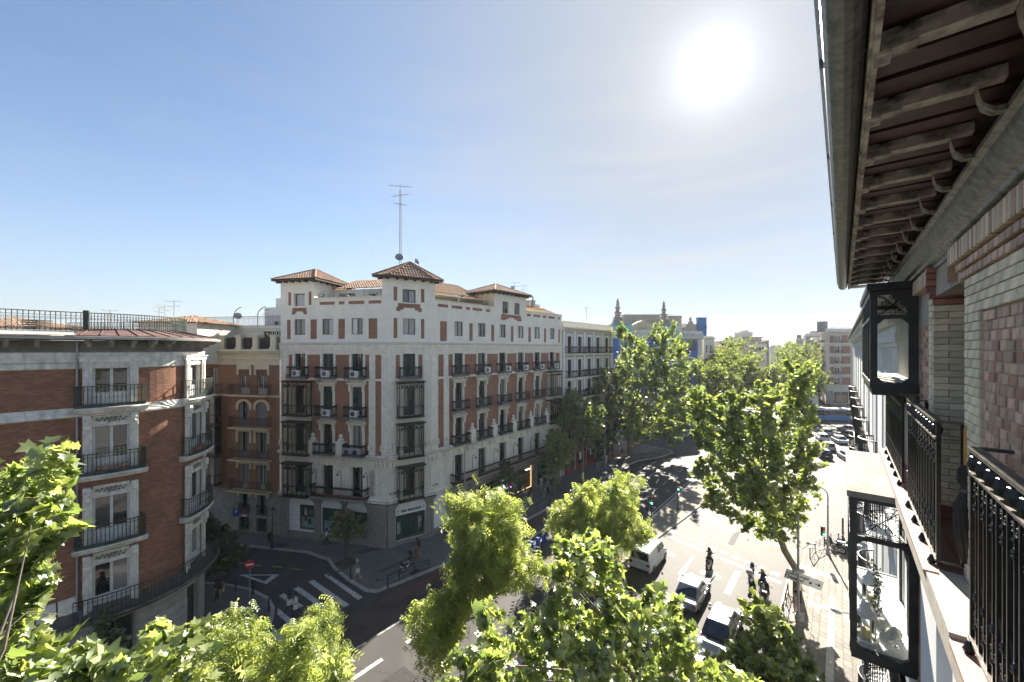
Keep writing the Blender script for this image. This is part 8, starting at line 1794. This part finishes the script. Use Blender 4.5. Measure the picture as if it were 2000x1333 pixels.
# ------------------------------------------------------------ people: one continuous skinned body, clothes as regions of it
_cm = {}
def cloth(c):
    k = tuple(round(x, 3) for x in c)
    if k not in _cm: _cm[k] = mat('cloth_%d' % len(_cm), c, .9, var=.12, scale=8)
    return _cm[k]
SK1, SK2, HB, HD, HG = (.42, .25, .17), (.16, .085, .055), (.025, .015, .01), (.012, .01, .009), (.42, .42, .40)
JN, DN, CR, OL = (.055, .08, .13), (.02, .02, .024), (.60, .57, .50), (.16, .15, .08)
def person(label, loc, rz, top, bottom, pose='walk', skin=SK1, hair=HD, h=1.7, skirt=None, bag=None, helmet=None, longhair=False, shoes=(.3, .3, .3), group=None, sleeves=True):
    """facing +x"""
    o = thing('person', label, 'person', loc, rz, group); M = WM[o.name]; s = h/1.7; V = {}; E = []; rad = {}; lab = {}
    def v(n, x, y, z, r, l): V[n] = (x*s, y*s, z*s); rad[n] = r*s; lab[n] = l
    bz, lean = 0.0, 0.0
    if pose in ('ride', 'sit'): bz = -.10 if pose == 'ride' else -.47
    if pose == 'ride': lean = .16
    zz_ = lambda z: z+bz
    v('pel', 0, 0, zz_(.95), .135, 'b'); v('wst', lean*.3, 0, zz_(1.10), .118, 't'); v('chs', lean*.8, 0, zz_(1.30), .145, 't'); v('nk0', lean*1.05, 0, zz_(1.45), .075, 't'); v('nk', lean*1.15, 0, zz_(1.50), .05, 's'); v('hd', lean*1.2+.015, 0, zz_(1.58), .085, 's'); v('ht', lean*1.2+.01, 0, zz_(1.67), .075, 's')
    E += [('pel', 'wst'), ('wst', 'chs'), ('chs', 'nk0'), ('nk0', 'nk'), ('nk', 'hd'), ('hd', 'ht')]
    for i, q in (('l', 1), ('r', -1)):
        v('hip'+i, 0, q*.09, zz_(.90), .10, 'b'); E.append(('pel', 'hip'+i))
        if pose == 'walk': st_ = q*.20; kn, an, to = (st_*.65+.04, q*.09, .50), (st_*1.3-.03-(.1 if q < 0 else 0), q*.09, .09+(.05 if q < 0 else 0)), (st_*1.3+.13-(.1 if q < 0 else 0), q*.10, .035)
        elif pose == 'stand': kn, an, to = (.02, q*.10, .50), (0, q*.11, .08), (.15, q*.13, .03)
        elif pose == 'ride': kn, an, to = (.40, q*.24, .66), (.22, q*.26, .30), (.38, q*.27, .24)
        else: kn, an, to = (.44, q*.12, .45), (.42, q*.12, .08), (.56, q*.13, .03)
        v('kn'+i, *kn, .065, 'b'); v('an'+i, *an, .042, 'b' if skirt is None else 's'); v('to'+i, *to, .038, 'f'); E += [('hip'+i, 'kn'+i), ('kn'+i, 'an'+i), ('an'+i, 'to'+i)]
        if skirt is not None: lab['kn'+i] = 's'
        v('sh'+i, lean, q*.185, zz_(1.40), .062, 't'); E.append(('nk0', 'sh'+i))
        if pose == 'walk': el, ha = (-q*.10, q*.24, 1.13), (-q*.10+.14, q*.23, .92)
        elif pose == 'ride': el, ha = (.32, q*.28, 1.10), (.52, q*.32, .98)
        elif pose == 'sit': el, ha = (.10, q*.25, .68), (.32, q*.12, .62)
        else: el, ha = ((.0, q*.25, 1.14), (.22, q*.12, 1.10)) if q > 0 else ((-.02, q*.25, 1.12), (.03, q*.25, .88))
        v('el'+i, *el, .043, 't' if sleeves else 's'); v('wr'+i, *ha, .03, 's'); d = Vector(ha)-Vector(el); d.normalize(); f_ = Vector(ha)+d*.09; v('pa'+i, *(Vector(ha)+d*.05), .036, 's'); E += [('sh'+i, 'el'+i), ('el'+i, 'wr'+i), ('wr'+i, 'pa'+i)]
        for k in range(4): g = f_+Vector((0, (k-1.5)*.018, -.01*abs(k-1.5)))+d*.02; v('f%d%s' % (k, i), *g, .009, 's'); E.append(('pa'+i, 'f%d%s' % (k, i)))
        tb_ = Vector(ha)+d*.05+Vector((.04, -q*.02, .0)); v('th'+i, *tb_, .011, 's'); E.append(('pa'+i, 'th'+i))
    names = list(V); me = bpy.data.meshes.new('body'); me.from_pydata([V[n] for n in names], [(names.index(a), names.index(b)) for a, b in E], [])
    tmp = bpy.data.objects.new('tmp', me); COL.objects.link(tmp); md = tmp.modifiers.new('s', 'SKIN'); md.use_smooth_shade = True; tmp.modifiers.new('ss', 'SUBSURF').levels = 1
    for i, n in enumerate(names): me.skin_vertices[0].data[i].radius = (rad[n], rad[n]*(1.35 if n in ('chs', 'wst', 'pel') else 1)); me.skin_vertices[0].data[i].use_root = (n == 'pel')
    bpy.context.view_layer.update(); bm_ = bpy.data.meshes.new_from_object(tmp.evaluated_get(bpy.context.evaluated_depsgraph_get())); bpy.data.objects.remove(tmp); bm_.name = 'body'; bm_.materials.clear()
    for c in (cloth(skin), cloth(top), cloth(bottom), cloth(shoes)): bm_.materials.append(c)
    segs = [(Vector(V[a]), Vector(V[b]), lab[b] if lab[b] != lab[a] and b[:2] in ('an', 'to', 'wr') else lab[a]) for a, b in E]; mi = {'s': 0, 't': 1, 'b': 2, 'f': 3}
    for a, b in E:
        if b[:2] == 'to': segs.append((Vector(V[a]), Vector(V[b]), 'f'))
    for p in bm_.polygons:
        c = p.center; best = min(segs, key=lambda q: (c-(q[0]+(q[1]-q[0])*max(0, min(1, (c-q[0]).dot(q[1]-q[0])/((q[1]-q[0]).length_squared+1e-9))))).length); l = best[2]
        if c.z < .09*s and pose != 'ride': l = 'f'
        p.material_index = mi[l]
    put('body', bm_, o, M); hx, hz = V['hd'][0], V['hd'][2]
    m = MB()
    if helmet: m.lathe([(.10, -.06), (.135, 0), (.14, .07), (.11, .14), (.04, .175)], 12, (hx, 0, hz)); m.box(hx+.10, hx+.145, -.09, .09, hz-.01, hz+.06, 1); m.build('helmet', [cloth(helmet), cglz], o, M, smooth=True)
    else:
        m.lathe([(.088, -.02), (.105, .04), (.103, .09), (.07, .135), (.02, .15)], 12, (hx-.022, 0, hz)); m.box(hx-.125, hx-.045, -.08, .08, hz-(.26 if longhair else .08), hz+.05); m.build('hair', cloth(hair), o, M)
        m = MB(); 
        for y in (-.033, .033): m.box(hx+.078, hx+.088, y-.012, y+.012, hz+.022, hz+.034)
        m.box(hx+.078, hx+.087, -.022, .022, hz-.045, hz-.036); m.box(hx+.078, hx+.105, -.011, .011, hz-.02, hz+.015, 1); m.build('face', [cloth((.05, .02, .015)), cloth(skin)], o, M)
    if skirt: zt, zb, r1 = skirt; m = MB(); m.lathe([(r1, zb), (r1*.85, (zb+zt)/2), (.145, zt)], 12, (0, 0, 0)); m.build('skirt', cloth(bottom), o, M)
    if bag:
        m = MB()
        if bag[0] == 'back': m.box(-.27, -.12, -.13, .13, 1.02, 1.42)
        else: m.box(-.14, .14, .24, .32, .72, 1.02); m.tube([(-.1, .27, 1.02), (0, .2, 1.42), (.1, .27, 1.02)], .01, 4)
        m.build('bag', cloth(bag[1]), o, M)
    return o
def gl(px, py, z=.0): p = G(px, py, z); return (p.x, p.y, z)
person('woman in black with a pale shoulder bag, left of the pair on the zebra crossing', gl(565, 1198), R(205), DN, DN, 'walk', h=1.66, bag=('side', CR), longhair=True, hair=HB)
person('woman in a white top and black trousers, right of the pair on the zebra crossing', gl(578, 1206), R(205), CR, DN, 'walk', h=1.68, bag=('side', CR), longhair=True, hair=HB, sleeves=False)
person('white-haired pedestrian in a green patterned dress stepping towards the zebra crossing', gl(697, 1133, .13), R(215), (.10, .22, .13), (.22, .30, .22), 'walk', h=1.62, hair=HG, skirt=(.98, .5, .22), bag=('side', CR), shoes=CR)
person('woman in a long brown dress with a black backpack beside the parked scooter', gl(815, 1089, .13), R(160), (.16, .06, .04), (.20, .12, .07), 'walk', h=1.68, skirt=(1.0, .2, .26), bag=('back', DN), longhair=True, sleeves=False, shoes=CR)
person('person all in black walking past the white wall of the corner building', gl(873, 1052, .13), R(215), DN, DN, 'walk', h=1.75, skin=SK2)
person('person in a white shirt and dark trousers passing the green shop window', gl(638, 1069, .13), R(185), (.62, .60, .66), DN, 'walk', h=1.72, shoes=CR)
person('person in a dark jacket with a white tote bag on the corner pavement', gl(431, 1180, .13), R(20), DN, OL, 'stand', h=1.74, bag=('side', CR))
person('person in dark clothes leaning over a telephone beside the tote-bag carrier', gl(424, 1176, .13), R(-10), DN, DN, 'stand', h=1.66)
person('woman in a white top and jeans in front of the shop with the magenta light', gl(1026, 981, .13), R(50), CR, JN, 'walk', h=1.68, longhair=True, hair=HB)
person('woman with bare arms and white trousers behind the crouching one', gl(1037, 983, .13), R(-20), (.20, .09, .06), CR, 'stand', h=1.68, sleeves=False, longhair=True)
person('person in white sitting low on the edge of the pavement by the railing', gl(1034, 991, .13), R(-60), CR, DN, 'sit', h=1.65)
person('woman in a long blue dress on the shady pavement', gl(1062, 970, .13), R(230), (.10, .17, .24), (.10, .17, .24), 'walk', h=1.66, skirt=(1.0, .45, .2), sleeves=False, hair=HB, shoes=CR)
person('grey-haired man in a mauve shirt next to the woman in the blue dress', gl(1071, 969, .13), R(230), (.20, .19, .24), DN, 'walk', h=1.74, hair=HG)
person('man in a light blue shirt and shorts holding a phone by the tree trunk', gl(1076, 952, .13), R(240), (.34, .42, .50), DN, 'stand', h=1.74)
person('woman in a grey top outside the lit clothes shop', gl(1063, 948, .13), R(60), (.34, .33, .32), JN, 'stand', h=1.66, longhair=True, hair=HB); person('woman in a pale dress nearest the lit shop window', gl(1057, 955, .13), R(80), CR, (.45, .40, .33), 'stand', h=1.64, skirt=(1.0, .55, .2), hair=HB)
person('person in jeans and a black shirt, left of the two walking past the red shopfront', gl(1166, 917, .13), R(45), DN, (.30, .36, .42), 'walk', h=1.75); person('person in jeans and dark brown shirt, right of the two by the red shopfront', gl(1172, 914, .13), R(45), (.06, .045, .03), (.28, .30, .34), 'walk', h=1.75)
person('person in a pale shirt and dark trousers in the sun beside the tallest tree', gl(1215, 889, .13), R(225), (.44, .43, .38), DN, 'stand', h=1.74); person('person in bright red standing in the shade near the terrace tables', gl(1197, 896, .13), R(200), (.45, .03, .02), (.40, .03, .02), 'stand', h=1.7)
person('person in white with a bag by the pole at the terrace', gl(1184, 908, .13), R(45), CR, CR, 'walk', h=1.66)
person('woman in a flowered top and bare legs leaning by the pole at the pavement railing', gl(1553, 1198, .13), R(120), (.42, .30, .30), (.45, .28, .27), 'stand', skin=SK1, h=1.64, longhair=True, sleeves=False, skirt=(1.0, .72, .19)); person('man in a white vest and dark shorts behind the leaning woman at the railing', gl(1561, 1184, .13), R(-60), (.55, .54, .52), DN, 'stand', skin=SK2, h=1.8, sleeves=False)
for l, px, py, c, bx, hel, tp, sc_ in (('motorbike with a seated rider alone in the middle lane before the stop line', 1385, 1108, BLK, None, (.05, .045, .03), (.10, .09, .07), False), ('white-trimmed scooter with a red and silver top box, left of the two by the pavement', 1467, 1134, BLU, ('boxsilver', (.45, .40, .38)), None, None, True), ('scooter ridden by a person in a yellow helmet, right of the two by the pavement', 1489, 1154, BLU, None, (.60, .36, .03), (.03, .05, .10), True), ('black scooter behind the yellow-helmet rider, half under the leaves', 1496, 1178, BLK, ('boxblack', (.03, .03, .03)), None, None, True)):
    p = gl(px, py); moto(l, p, AW, c, bx, sc_)
    if hel: q = (p[0]-.18*math.cos(AW), p[1]-.18*math.sin(AW), 0); person('seated rider in a '+('yellow helmet on the right-hand scooter' if hel[0] > .3 else 'dark helmet and brown jacket on the lone motorbike'), q, AW, tp, DN, 'ride', helmet=hel, h=1.72)
for i, (px, py, l) in enumerate(((1634, 1072, 'leftmost'), (1648, 1080, 'second'), (1660, 1070, 'third'), (1664, 1088, 'rightmost'))): moto(f'black motorbike parked by the corner railing, {l} in the row', gl(px, py, .13), R(125)+i*.06, BLK, None, i % 2 == 0, lean=-.12, group='motorbikes parked at the corner')
moto('big black maxi scooter parked on the corner pavement behind a low railing', gl(797, 1110, .13), R(70), BLK, None, True, lean=-.1); 
# ------------------------------------------------------------ street furniture
def railing(label, pts, h=.95, posts=1.6, style='x', col=None, group=None):
    P = [Vector(p) for p in pts]; o = thing('railing', label, 'railing', P[0], 0, group); c = col or iron
    m = MB(); pm = MB(); pm.box(-.03, .03, -.03, .03, 0, h+.04); pme = pm.mesh('post', c)
    for a, b in zip(P, P[1:]):
        n = max(1, round((b-a).length/posts))
        for i in range(n):
            p, q = a.lerp(b, i/n), a.lerp(b, (i+1)/n); put('post', pme, o, TM(p)); u = Vector((0, 0, 1))
            m.bar(p+u*h, q+u*h, .05, .04); m.bar(p+u*.14, q+u*.14, .03); 
            if style == 'x': m.bar(p+u*.14, q+u*h, .02); m.bar(q+u*.14, p+u*h, .02); m.bar((p+q)/2+u*.14, (p+q)/2+u*h, .018)
            else: m.bar(p+u*.5, q+u*.5, .025)
    put('post', pme, o, TM(P[-1])); m.build('rails', c, o, Matrix.Identity(4), kind='stuff'); return o
def arc_pts(f, n): return [f(i/n) for i in range(n+1)]
railing('black cross-braced railing along our kerb under the arrow sign', [ST(s, -3.05, .13) for s in (28.5, 31, 33.5, 36.6)]); railing('curved black railing round the corner beside the parked motorbikes', [gl(1582, 1092, .13), gl(1592, 1078, .13), gl(1610, 1069, .13), gl(1638, 1062, .13)])
railing('low grey railing on the corner pavement in front of the parked scooter', [gl(757, 1146, .13), gl(780, 1134, .13), gl(810, 1121, .13), gl(839, 1112, .13)], .8, 2.4, 'h'); railing('long black railing along the shady kerb below the shops', [ST(s, -26.35, .13) for s in (29, 34, 39, 43)], .95, 2.0, 'h')
railing('long black railing with sunlit top rail beside the terrace tables', [ST(s, -26.3, .13) for s in (47, 53, 59, 63)]+[ST(67, -24.6, .13), ST(71.5, -23.3, .13)], .95, 2.0, 'x')
def lathe_thing(name, label, cat, loc, prof, material, n=10, group=None): m = MB(); m.lathe(prof, n); o = m.build(name, material, None, TM(loc)); tag(o, label, cat, group); return o
bol = [(.10, 0), (.10, .08), (.06, .12), (.055, .72), (.075, .76), (.055, .8), (.08, .86), (.05, .93), (.01, .96)]
for px, py, l in ((525, 1194, 'upper of the two bollards on the rounded corner kerb by the zebra'), (517, 1228, 'lower of the two bollards on the rounded corner kerb by the zebra'), (460, 1155, 'bollard behind the no-entry sign, nearest the brick building'), (494, 1160, 'bollard right beside the foot of the no-entry sign'), (757, 1153, 'bollard with a rounded head at the left end of the low grey railing'), (685, 1130, 'bollard beside the white-haired pedestrian'), (1105, 963, 'left of the two chained posts past the slim tree trunk'), (1120, 953, 'right of the two chained posts past the slim tree trunk')):
    lathe_thing('bollard', 'dark iron '+l, 'bollard', gl(px, py, .13), bol, iron)
def lamp(label, loc, h, arm, rz, base=True, head=.5):
    o = thing('street_lamp', label, 'street lamp', loc, rz); M = WM[o.name]; m = MB(); r = .09; pts = [(0, 0, 0), (0, 0, h*.5), (0, 0, h-arm*.7)]+[(arm*.6*(1-math.cos(a)), 0, h-arm*.7+arm*.6*math.sin(a)) for a in (.4, .8, 1.2, 1.57)]+[(arm, 0, h-arm*.06)]
    m.tube(pts, [r, r*.8, r*.62]+[r*.5]*5, 8); m.lathe([(.16, 0), (.16, .1), (.11, .4), (.09, .9)], 10); m.build('pole', grey_p, o, M); m = MB(); S = lambda x, w, z0, z1: [(x, -w, z0), (x, w, z0), (x, w*.7, z1), (x, -w*.7, z1)]
    loft(m, [S(arm-.1, .06, h-.12, h), S(arm+.15, .17, h-.17, h+.03), S(arm+head, .14, h-.19, h-.04), S(arm+head+.08, .05, h-.17, h-.1)]); m.build('lamp_head', mat('lamp_head_grey', (.50, .50, .50), .4, .2), o, M); m = MB(); m.box(arm+.02, arm+head-.02, -.1, .1, h-.2, h-.172); m.build('lens', wht_l, o, M); return o
lamp('grey street lamp at the lower left in front of the rounded brick building', ST(-.7, -20.5), P3(70, 1120, ST(-.7, -20.5).y).z, .35, R(200), head=.55)
lamp('tall grey street lamp standing before the corner building door', (lambda p: (p.x, p.y, .13))(G(908, 1062)), P3(908, 870, G(908, 1062).y).z, .9, R(8), head=.5)
lamp('slim grey street lamp among the trees in front of the red shopfront', (lambda p: (p.x, p.y, .13))(G(1182, 918)), 9.5, .8, R(-140)); lamp('very tall grey street lamp in front of the brick panel tower', (P3(1643, 0, 118).x, 118, 0), 13.5, .8, R(180))
lamp('curved grey lamp with a traffic light at the corner of our pavement', (lambda p: (p.x, p.y, .13))(G(1617, 1086)), 6.1, 1.3, R(155), head=.45)
green_e = emis('signal_green', (.05, .9, .55), 3.0)
def signal(parent, M, z, lit=2):
    m = MB(); m.box(-.12, .12, -.13, .1, z, z+.85); b = m.build('signal_box', black_p, parent, M)
    for k in range(3): m = MB(); m.wheel((0, -.14, z+.70-k*.27), .09, .03, 12); m.build('signal_lens', green_e if k == lit else (red_l if k == 0 else yellow_p), b, M)
def tlight(label, loc, rz, h=2.2, two=False):
    o = thing('traffic_light', label, 'traffic light', loc, rz); M = WM[o.name]; m = MB(); m.lathe([(.16, 0), (.14, .12), (.07, .2), (.06, h)], 8); m.build('pole', black_p, o, M); signal(o, M, h); 
    if two: signal(o, M @ Matrix.Translation((-.32, 0, 0)) @ Matrix.Rotation(R(90), 4, 'Z'), h-.5, 0)
tlight('black traffic light with a green signal on the tip of the median', gl(1324, 996, .13), R(0)); tlight('black twin traffic light on the median beside the wide honey locust', gl(1272, 1031, .13), R(0), 2.4, True)
o = thing('traffic_light', 'signal box with a green light hanging on the curved lamp post', 'traffic light', G(1607, 1089, .13)+Vector((0, 0, 1.9))); signal(o, WM[o.name], 0.0)
o = thing('direction_sign_pole', 'tall grey pole carrying the white arrow sign and a curved bracket camera', 'pole', gl(1559, 1208, .13)); p = WM[o.name]; m = MB(); zt = P3(0, 1010, p.translation.y).z; m.tube([(0, 0, 0), (0, 0, zt)], [.09, .06], 8); m.lathe([(.15, 0), (.15, .2), (.1, .5)], 8); m.tube([(0, 0, 5.3), (.1, 0, 4.9), (.35, 0, 4.75), (.6, 0, 4.9), (.75, 0, 5.1)], .02, 5); m.box(.6, 1.2, -.06, .06, 5.05, 5.15); m.box(-.35, .35, -.1, .1, 3.1, 3.3); m.build('pole', grey_p, o, p)
sg = thing('direction_sign', 'white street sign pointing right to the municipal district board', 'sign', (0, 0, 0)); A_ = P3(1535, 1120, 27.6); B_ = P3(1606, 1146, 27.2); d = (B_-A_); ang = math.atan2(d.y, d.x); tilt = math.atan2(d.z, math.hypot(d.x, d.y)); MS = TM((A_+B_)/2, ang) @ Matrix.Rotation(-tilt, 4, 'Y'); sg.matrix_basis = MS; WM[sg.name] = MS; L = d.length/2
m = MB(); m.box(-L, L, 0, .06, -.30, .30); m.build('panel', white_p, sg, MS); m = MB(); m.box(-L-.015, L+.015, .005, .055, -.32, .32); m.build('border', grey_p, sg, MS)
text('Junta Municipal', .24, MS @ Matrix.Translation((-.38*L, -.012, .13)), black_p, sg); text('Chamberí', .30, MS @ Matrix.Translation((-.50*L, -.012, -.13)), black_p, sg, bold=.004)
m = MB(); m.box(L*.60, L*.86, -.012, -.004, -.025, .025); m.mesh_in([(L*.78, -.012, .12), (L*.94, -.012, 0), (L*.78, -.012, -.12), (L*.78, -.004, .12), (L*.94, -.004, 0), (L*.78, -.004, -.12)], [(0, 2, 1), (3, 4, 5), (0, 1, 4, 3), (1, 2, 5, 4), (2, 0, 3, 5)]); m.build('arrow', black_p, sg, MS); m = MB(); m.box(L*.30, L*.44, -.012, -.004, -.14, .02); m.build('crest', MATS['plate_blue'], sg, MS)
o = thing('no_entry_sign', 'round red no-entry sign on a striped pole at the rounded corner', 'sign', gl(488, 1170, .13)); M = WM[o.name] ; m = MB(); m.tube([(0, 0, 0), (0, 0, 2.85)], .035, 8); m.build('pole', steel, o, M); M2 = M @ Matrix.Rotation(R(18), 4, 'Z'); m = MB(); m.wheel((0, -.05, 2.55), .32, .03, 24); m.build('disc', red_p, o, M2); m = MB(); m.box(-.24, .24, -.075, -.066, 2.49, 2.61); m.build('bar', white_p, o, M2)
o = thing('parking_sign', 'blue parking sign on a post in front of the cream-trimmed brick building', 'sign', gl(462, 1062, .13)); M = WM[o.name]; m = MB(); m.tube([(0, 0, 0), (0, 0, 3.4)], .03, 8); m.build('pole', steel, o, M); m = MB(); m.box(-.30, .30, -.05, -.03, 2.6, 3.3); m.build('panel', blue_p, o, M); text('P', .5, M @ Matrix.Translation((0, -.06, 3.0)), white_p, o, bold=.01)
m = MB(); m.wheel((.75, -.04, 3.05), .26, .02, 20, 0); m.wheel((.75, -.055, 3.05), .19, .012, 20, 1); m.bar((.6, -.065, 3.2), (.9, -.065, 2.9), .05, .01, 0); m.box(.55, .95, -.05, -.035, 2.55, 2.75, 2); m.build('no_stopping_disc', [red_p, blue_p, white_p], o, M)
o = thing('lantern_post', 'old-style black lantern post by the brick building in the side street', 'street lamp', gl(532, 1070, .13)); M = WM[o.name]; m = MB(); m.lathe([(.2, 0), (.2, .25), (.1, .4), (.09, .9), (.05, 1.0), (.045, 2.9), (.08, 2.95), (.03, 3.05)], 10); m.build('post', black_p, o, M); m = MB(); m.lathe([(.09, 3.05), (.19, 3.5)], 6); m.build('pane', cglass, o, M); m = MB(); m.lathe([(.24, 3.5), (.1, 3.68), (.04, 3.74), (.02, 3.85)], 6); m.build('cap', black_p, o, M)
o = thing('litter_bin', 'black litter bin at the foot of the old lantern post', 'bin', gl(528, 1062, .13)); M = WM[o.name]; m = MB(); m.lathe([(.2, .3), (.24, .9), (.24, 1.0), (.2, 1.02)], 12); m.box(-.03, .03, -.03, .03, 0, .35); m.build('bin', black_p, o, M)
for i in range(9):   # bike-share docks and bicycles
    s = 23.5+i*1.0; o = thing('bicycle_dock', ['first', 'second', 'third', 'fourth', 'fifth', 'sixth', 'seventh', 'eighth', 'ninth'][i]+' blue bicycle dock from the near end of the row beside the bus lane', 'bicycle dock', ST(s, -21.9), R(50.6), 'bicycle docks beside the bus lane'); M = WM[o.name]; m = MB(); m.prism([(-.4, -.12), (.4, -.12), (.4, .12), (-.4, .12)], 0, .12); m.box(-.13, .13, -.16, .16, .12, .8); m.build('dock', blue_p, o, M)
def bike(label, loc, rz, col):
    o = thing('bicycle', label, 'bicycle', loc, rz, 'bicycles docked beside the bus lane'); M = WM[o.name]
    for x in (-.5, .5): m = MB(); m.tube([(x+.33*math.cos(a), 0, .34+.33*math.sin(a)) for a in [k*math.pi/9 for k in range(19)]], .02, 5); m.build('wheel', rubber, o, M)
    m = MB(); m.tube([(-.5, 0, .34), (-.12, 0, .34), (.38, 0, .85), (-.2, 0, .75), (-.5, 0, .34)], .025, 5); m.tube([(-.12, 0, .34), (-.22, 0, .9)], .022, 5); m.tube([(.5, 0, .34), (.36, 0, 1.0)], .022, 5); m.build('frame', col, o, M); m = MB(); m.box(-.36, -.1, -.07, .07, .9, .95); m.tube([(.3, -.27, 1.05), (.37, 0, 1.02), (.3, .27, 1.05)], .015, 5); m.build('saddle_and_handlebar', black_p, o, M)
for i, (s, c) in enumerate(((24.0, white_p), (26.0, blue_p), (29.0, white_p))): bike(['white docked bicycle nearest to us', 'blue docked bicycle in the middle of the row', 'white docked bicycle farthest along the row'][i], ST(s, -21.0), R(50.6)-R(90), c)
for i, (px, py) in enumerate(((1208, 903), (1219, 897), (1232, 880), (1243, 874), (1252, 868))):
    o = thing('cafe_table', ['first', 'second', 'third', 'fourth', 'last'][i]+' square cafe table from the left on the terrace behind the railing', 'table', gl(px, py, .13), R(50.6)); M = WM[o.name]; m = MB(); m.box(-.4, .4, -.4, .4, .7, .74); m.build('table_top', mat('table_wood', (.45, .28, .12), .5), o, M); m = MB(); m.lathe([(.22, 0), (.03, .06), (.03, .7)], 8); m.build('leg', iron, o, M)
    for s in (-1, 1):
        c = thing('cafe_chair', ('wicker chair on the near side of the ' if s < 0 else 'wicker chair on the far side of the ')+['first', 'second', 'third', 'fourth', 'last'][i]+' terrace table', 'chair', ST(0, 0)+Vector(gl(px, py, .13))+US*(.75*s), R(50.6)+(0 if s < 0 else math.pi)); M = WM[c.name]; m = MB(); m.box(-.22, .22, -.22, .22, .42, .47); m.build('seat', MATS['table_wood'], c, M); m = MB(); m.box(-.24, -.2, -.22, .22, .47, .85); m.build('backrest', MATS['table_wood'], c, M)
        for x in (-.19, .19):
            for y in (-.19, .19): m = MB(); m.box(x-.015, x+.015, y-.015, y+.015, 0, .42); m.build('leg', iron, c, M)
o = thing('advertising_pillar', 'pale illuminated poster stand at the edge of the square beside the tower', 'sign', (P3(1592, 0, 120).x, 120, 0)); M = WM[o.name]; m = MB(); m.box(-1.0, 1.0, -.1, .1, .6, 4.4); m.box(-.3, .3, -.08, .08, 0, .6); m.build('frame', yellow_p, o, M); m = MB(); m.box(-.85, .85, -.13, -.1, .9, 4.1); m.build('poster', white_p, o, M)
o = thing('bus_shelter', 'dark bus shelter panel on our pavement beyond the parked motorbikes', 'bus shelter', ST(49, .4)); M = TM(ST(49, .2), R(50.6)); o.matrix_basis = M; WM[o.name] = M; m = MB(); m.box(-.6, .6, -.05, .05, .3, 2.6); m.build('panel', cglz, o, M); m = MB(); m.box(-.68, .68, -.07, .07, 2.6, 2.75); m.box(-.68, -.6, -.07, .07, 0, 2.6); m.box(.6, .68, -.07, .07, 0, 2.6); m.build('frame', iron, o, M)

hz = MB(); hz.box(-2400, 3000, -300, 5200, -1.5, 60); hm_ = bpy.data.materials.new('haze'); hm_.use_nodes = True; t = hm_.node_tree; t.nodes.clear(); o_ = t.nodes.new('ShaderNodeOutputMaterial'); v_ = t.nodes.new('ShaderNodeVolumePrincipled'); v_.inputs['Color'].default_value = (.92, .95, 1, 1); v_.inputs['Density'].default_value = .00018; v_.inputs['Anisotropy'].default_value = .3; t.links.new(v_.outputs[0], o_.inputs['Volume'])
o = hz.build('haze', hm_, None, Matrix.Identity(4), uv=False); tag(o, kind='stuff')
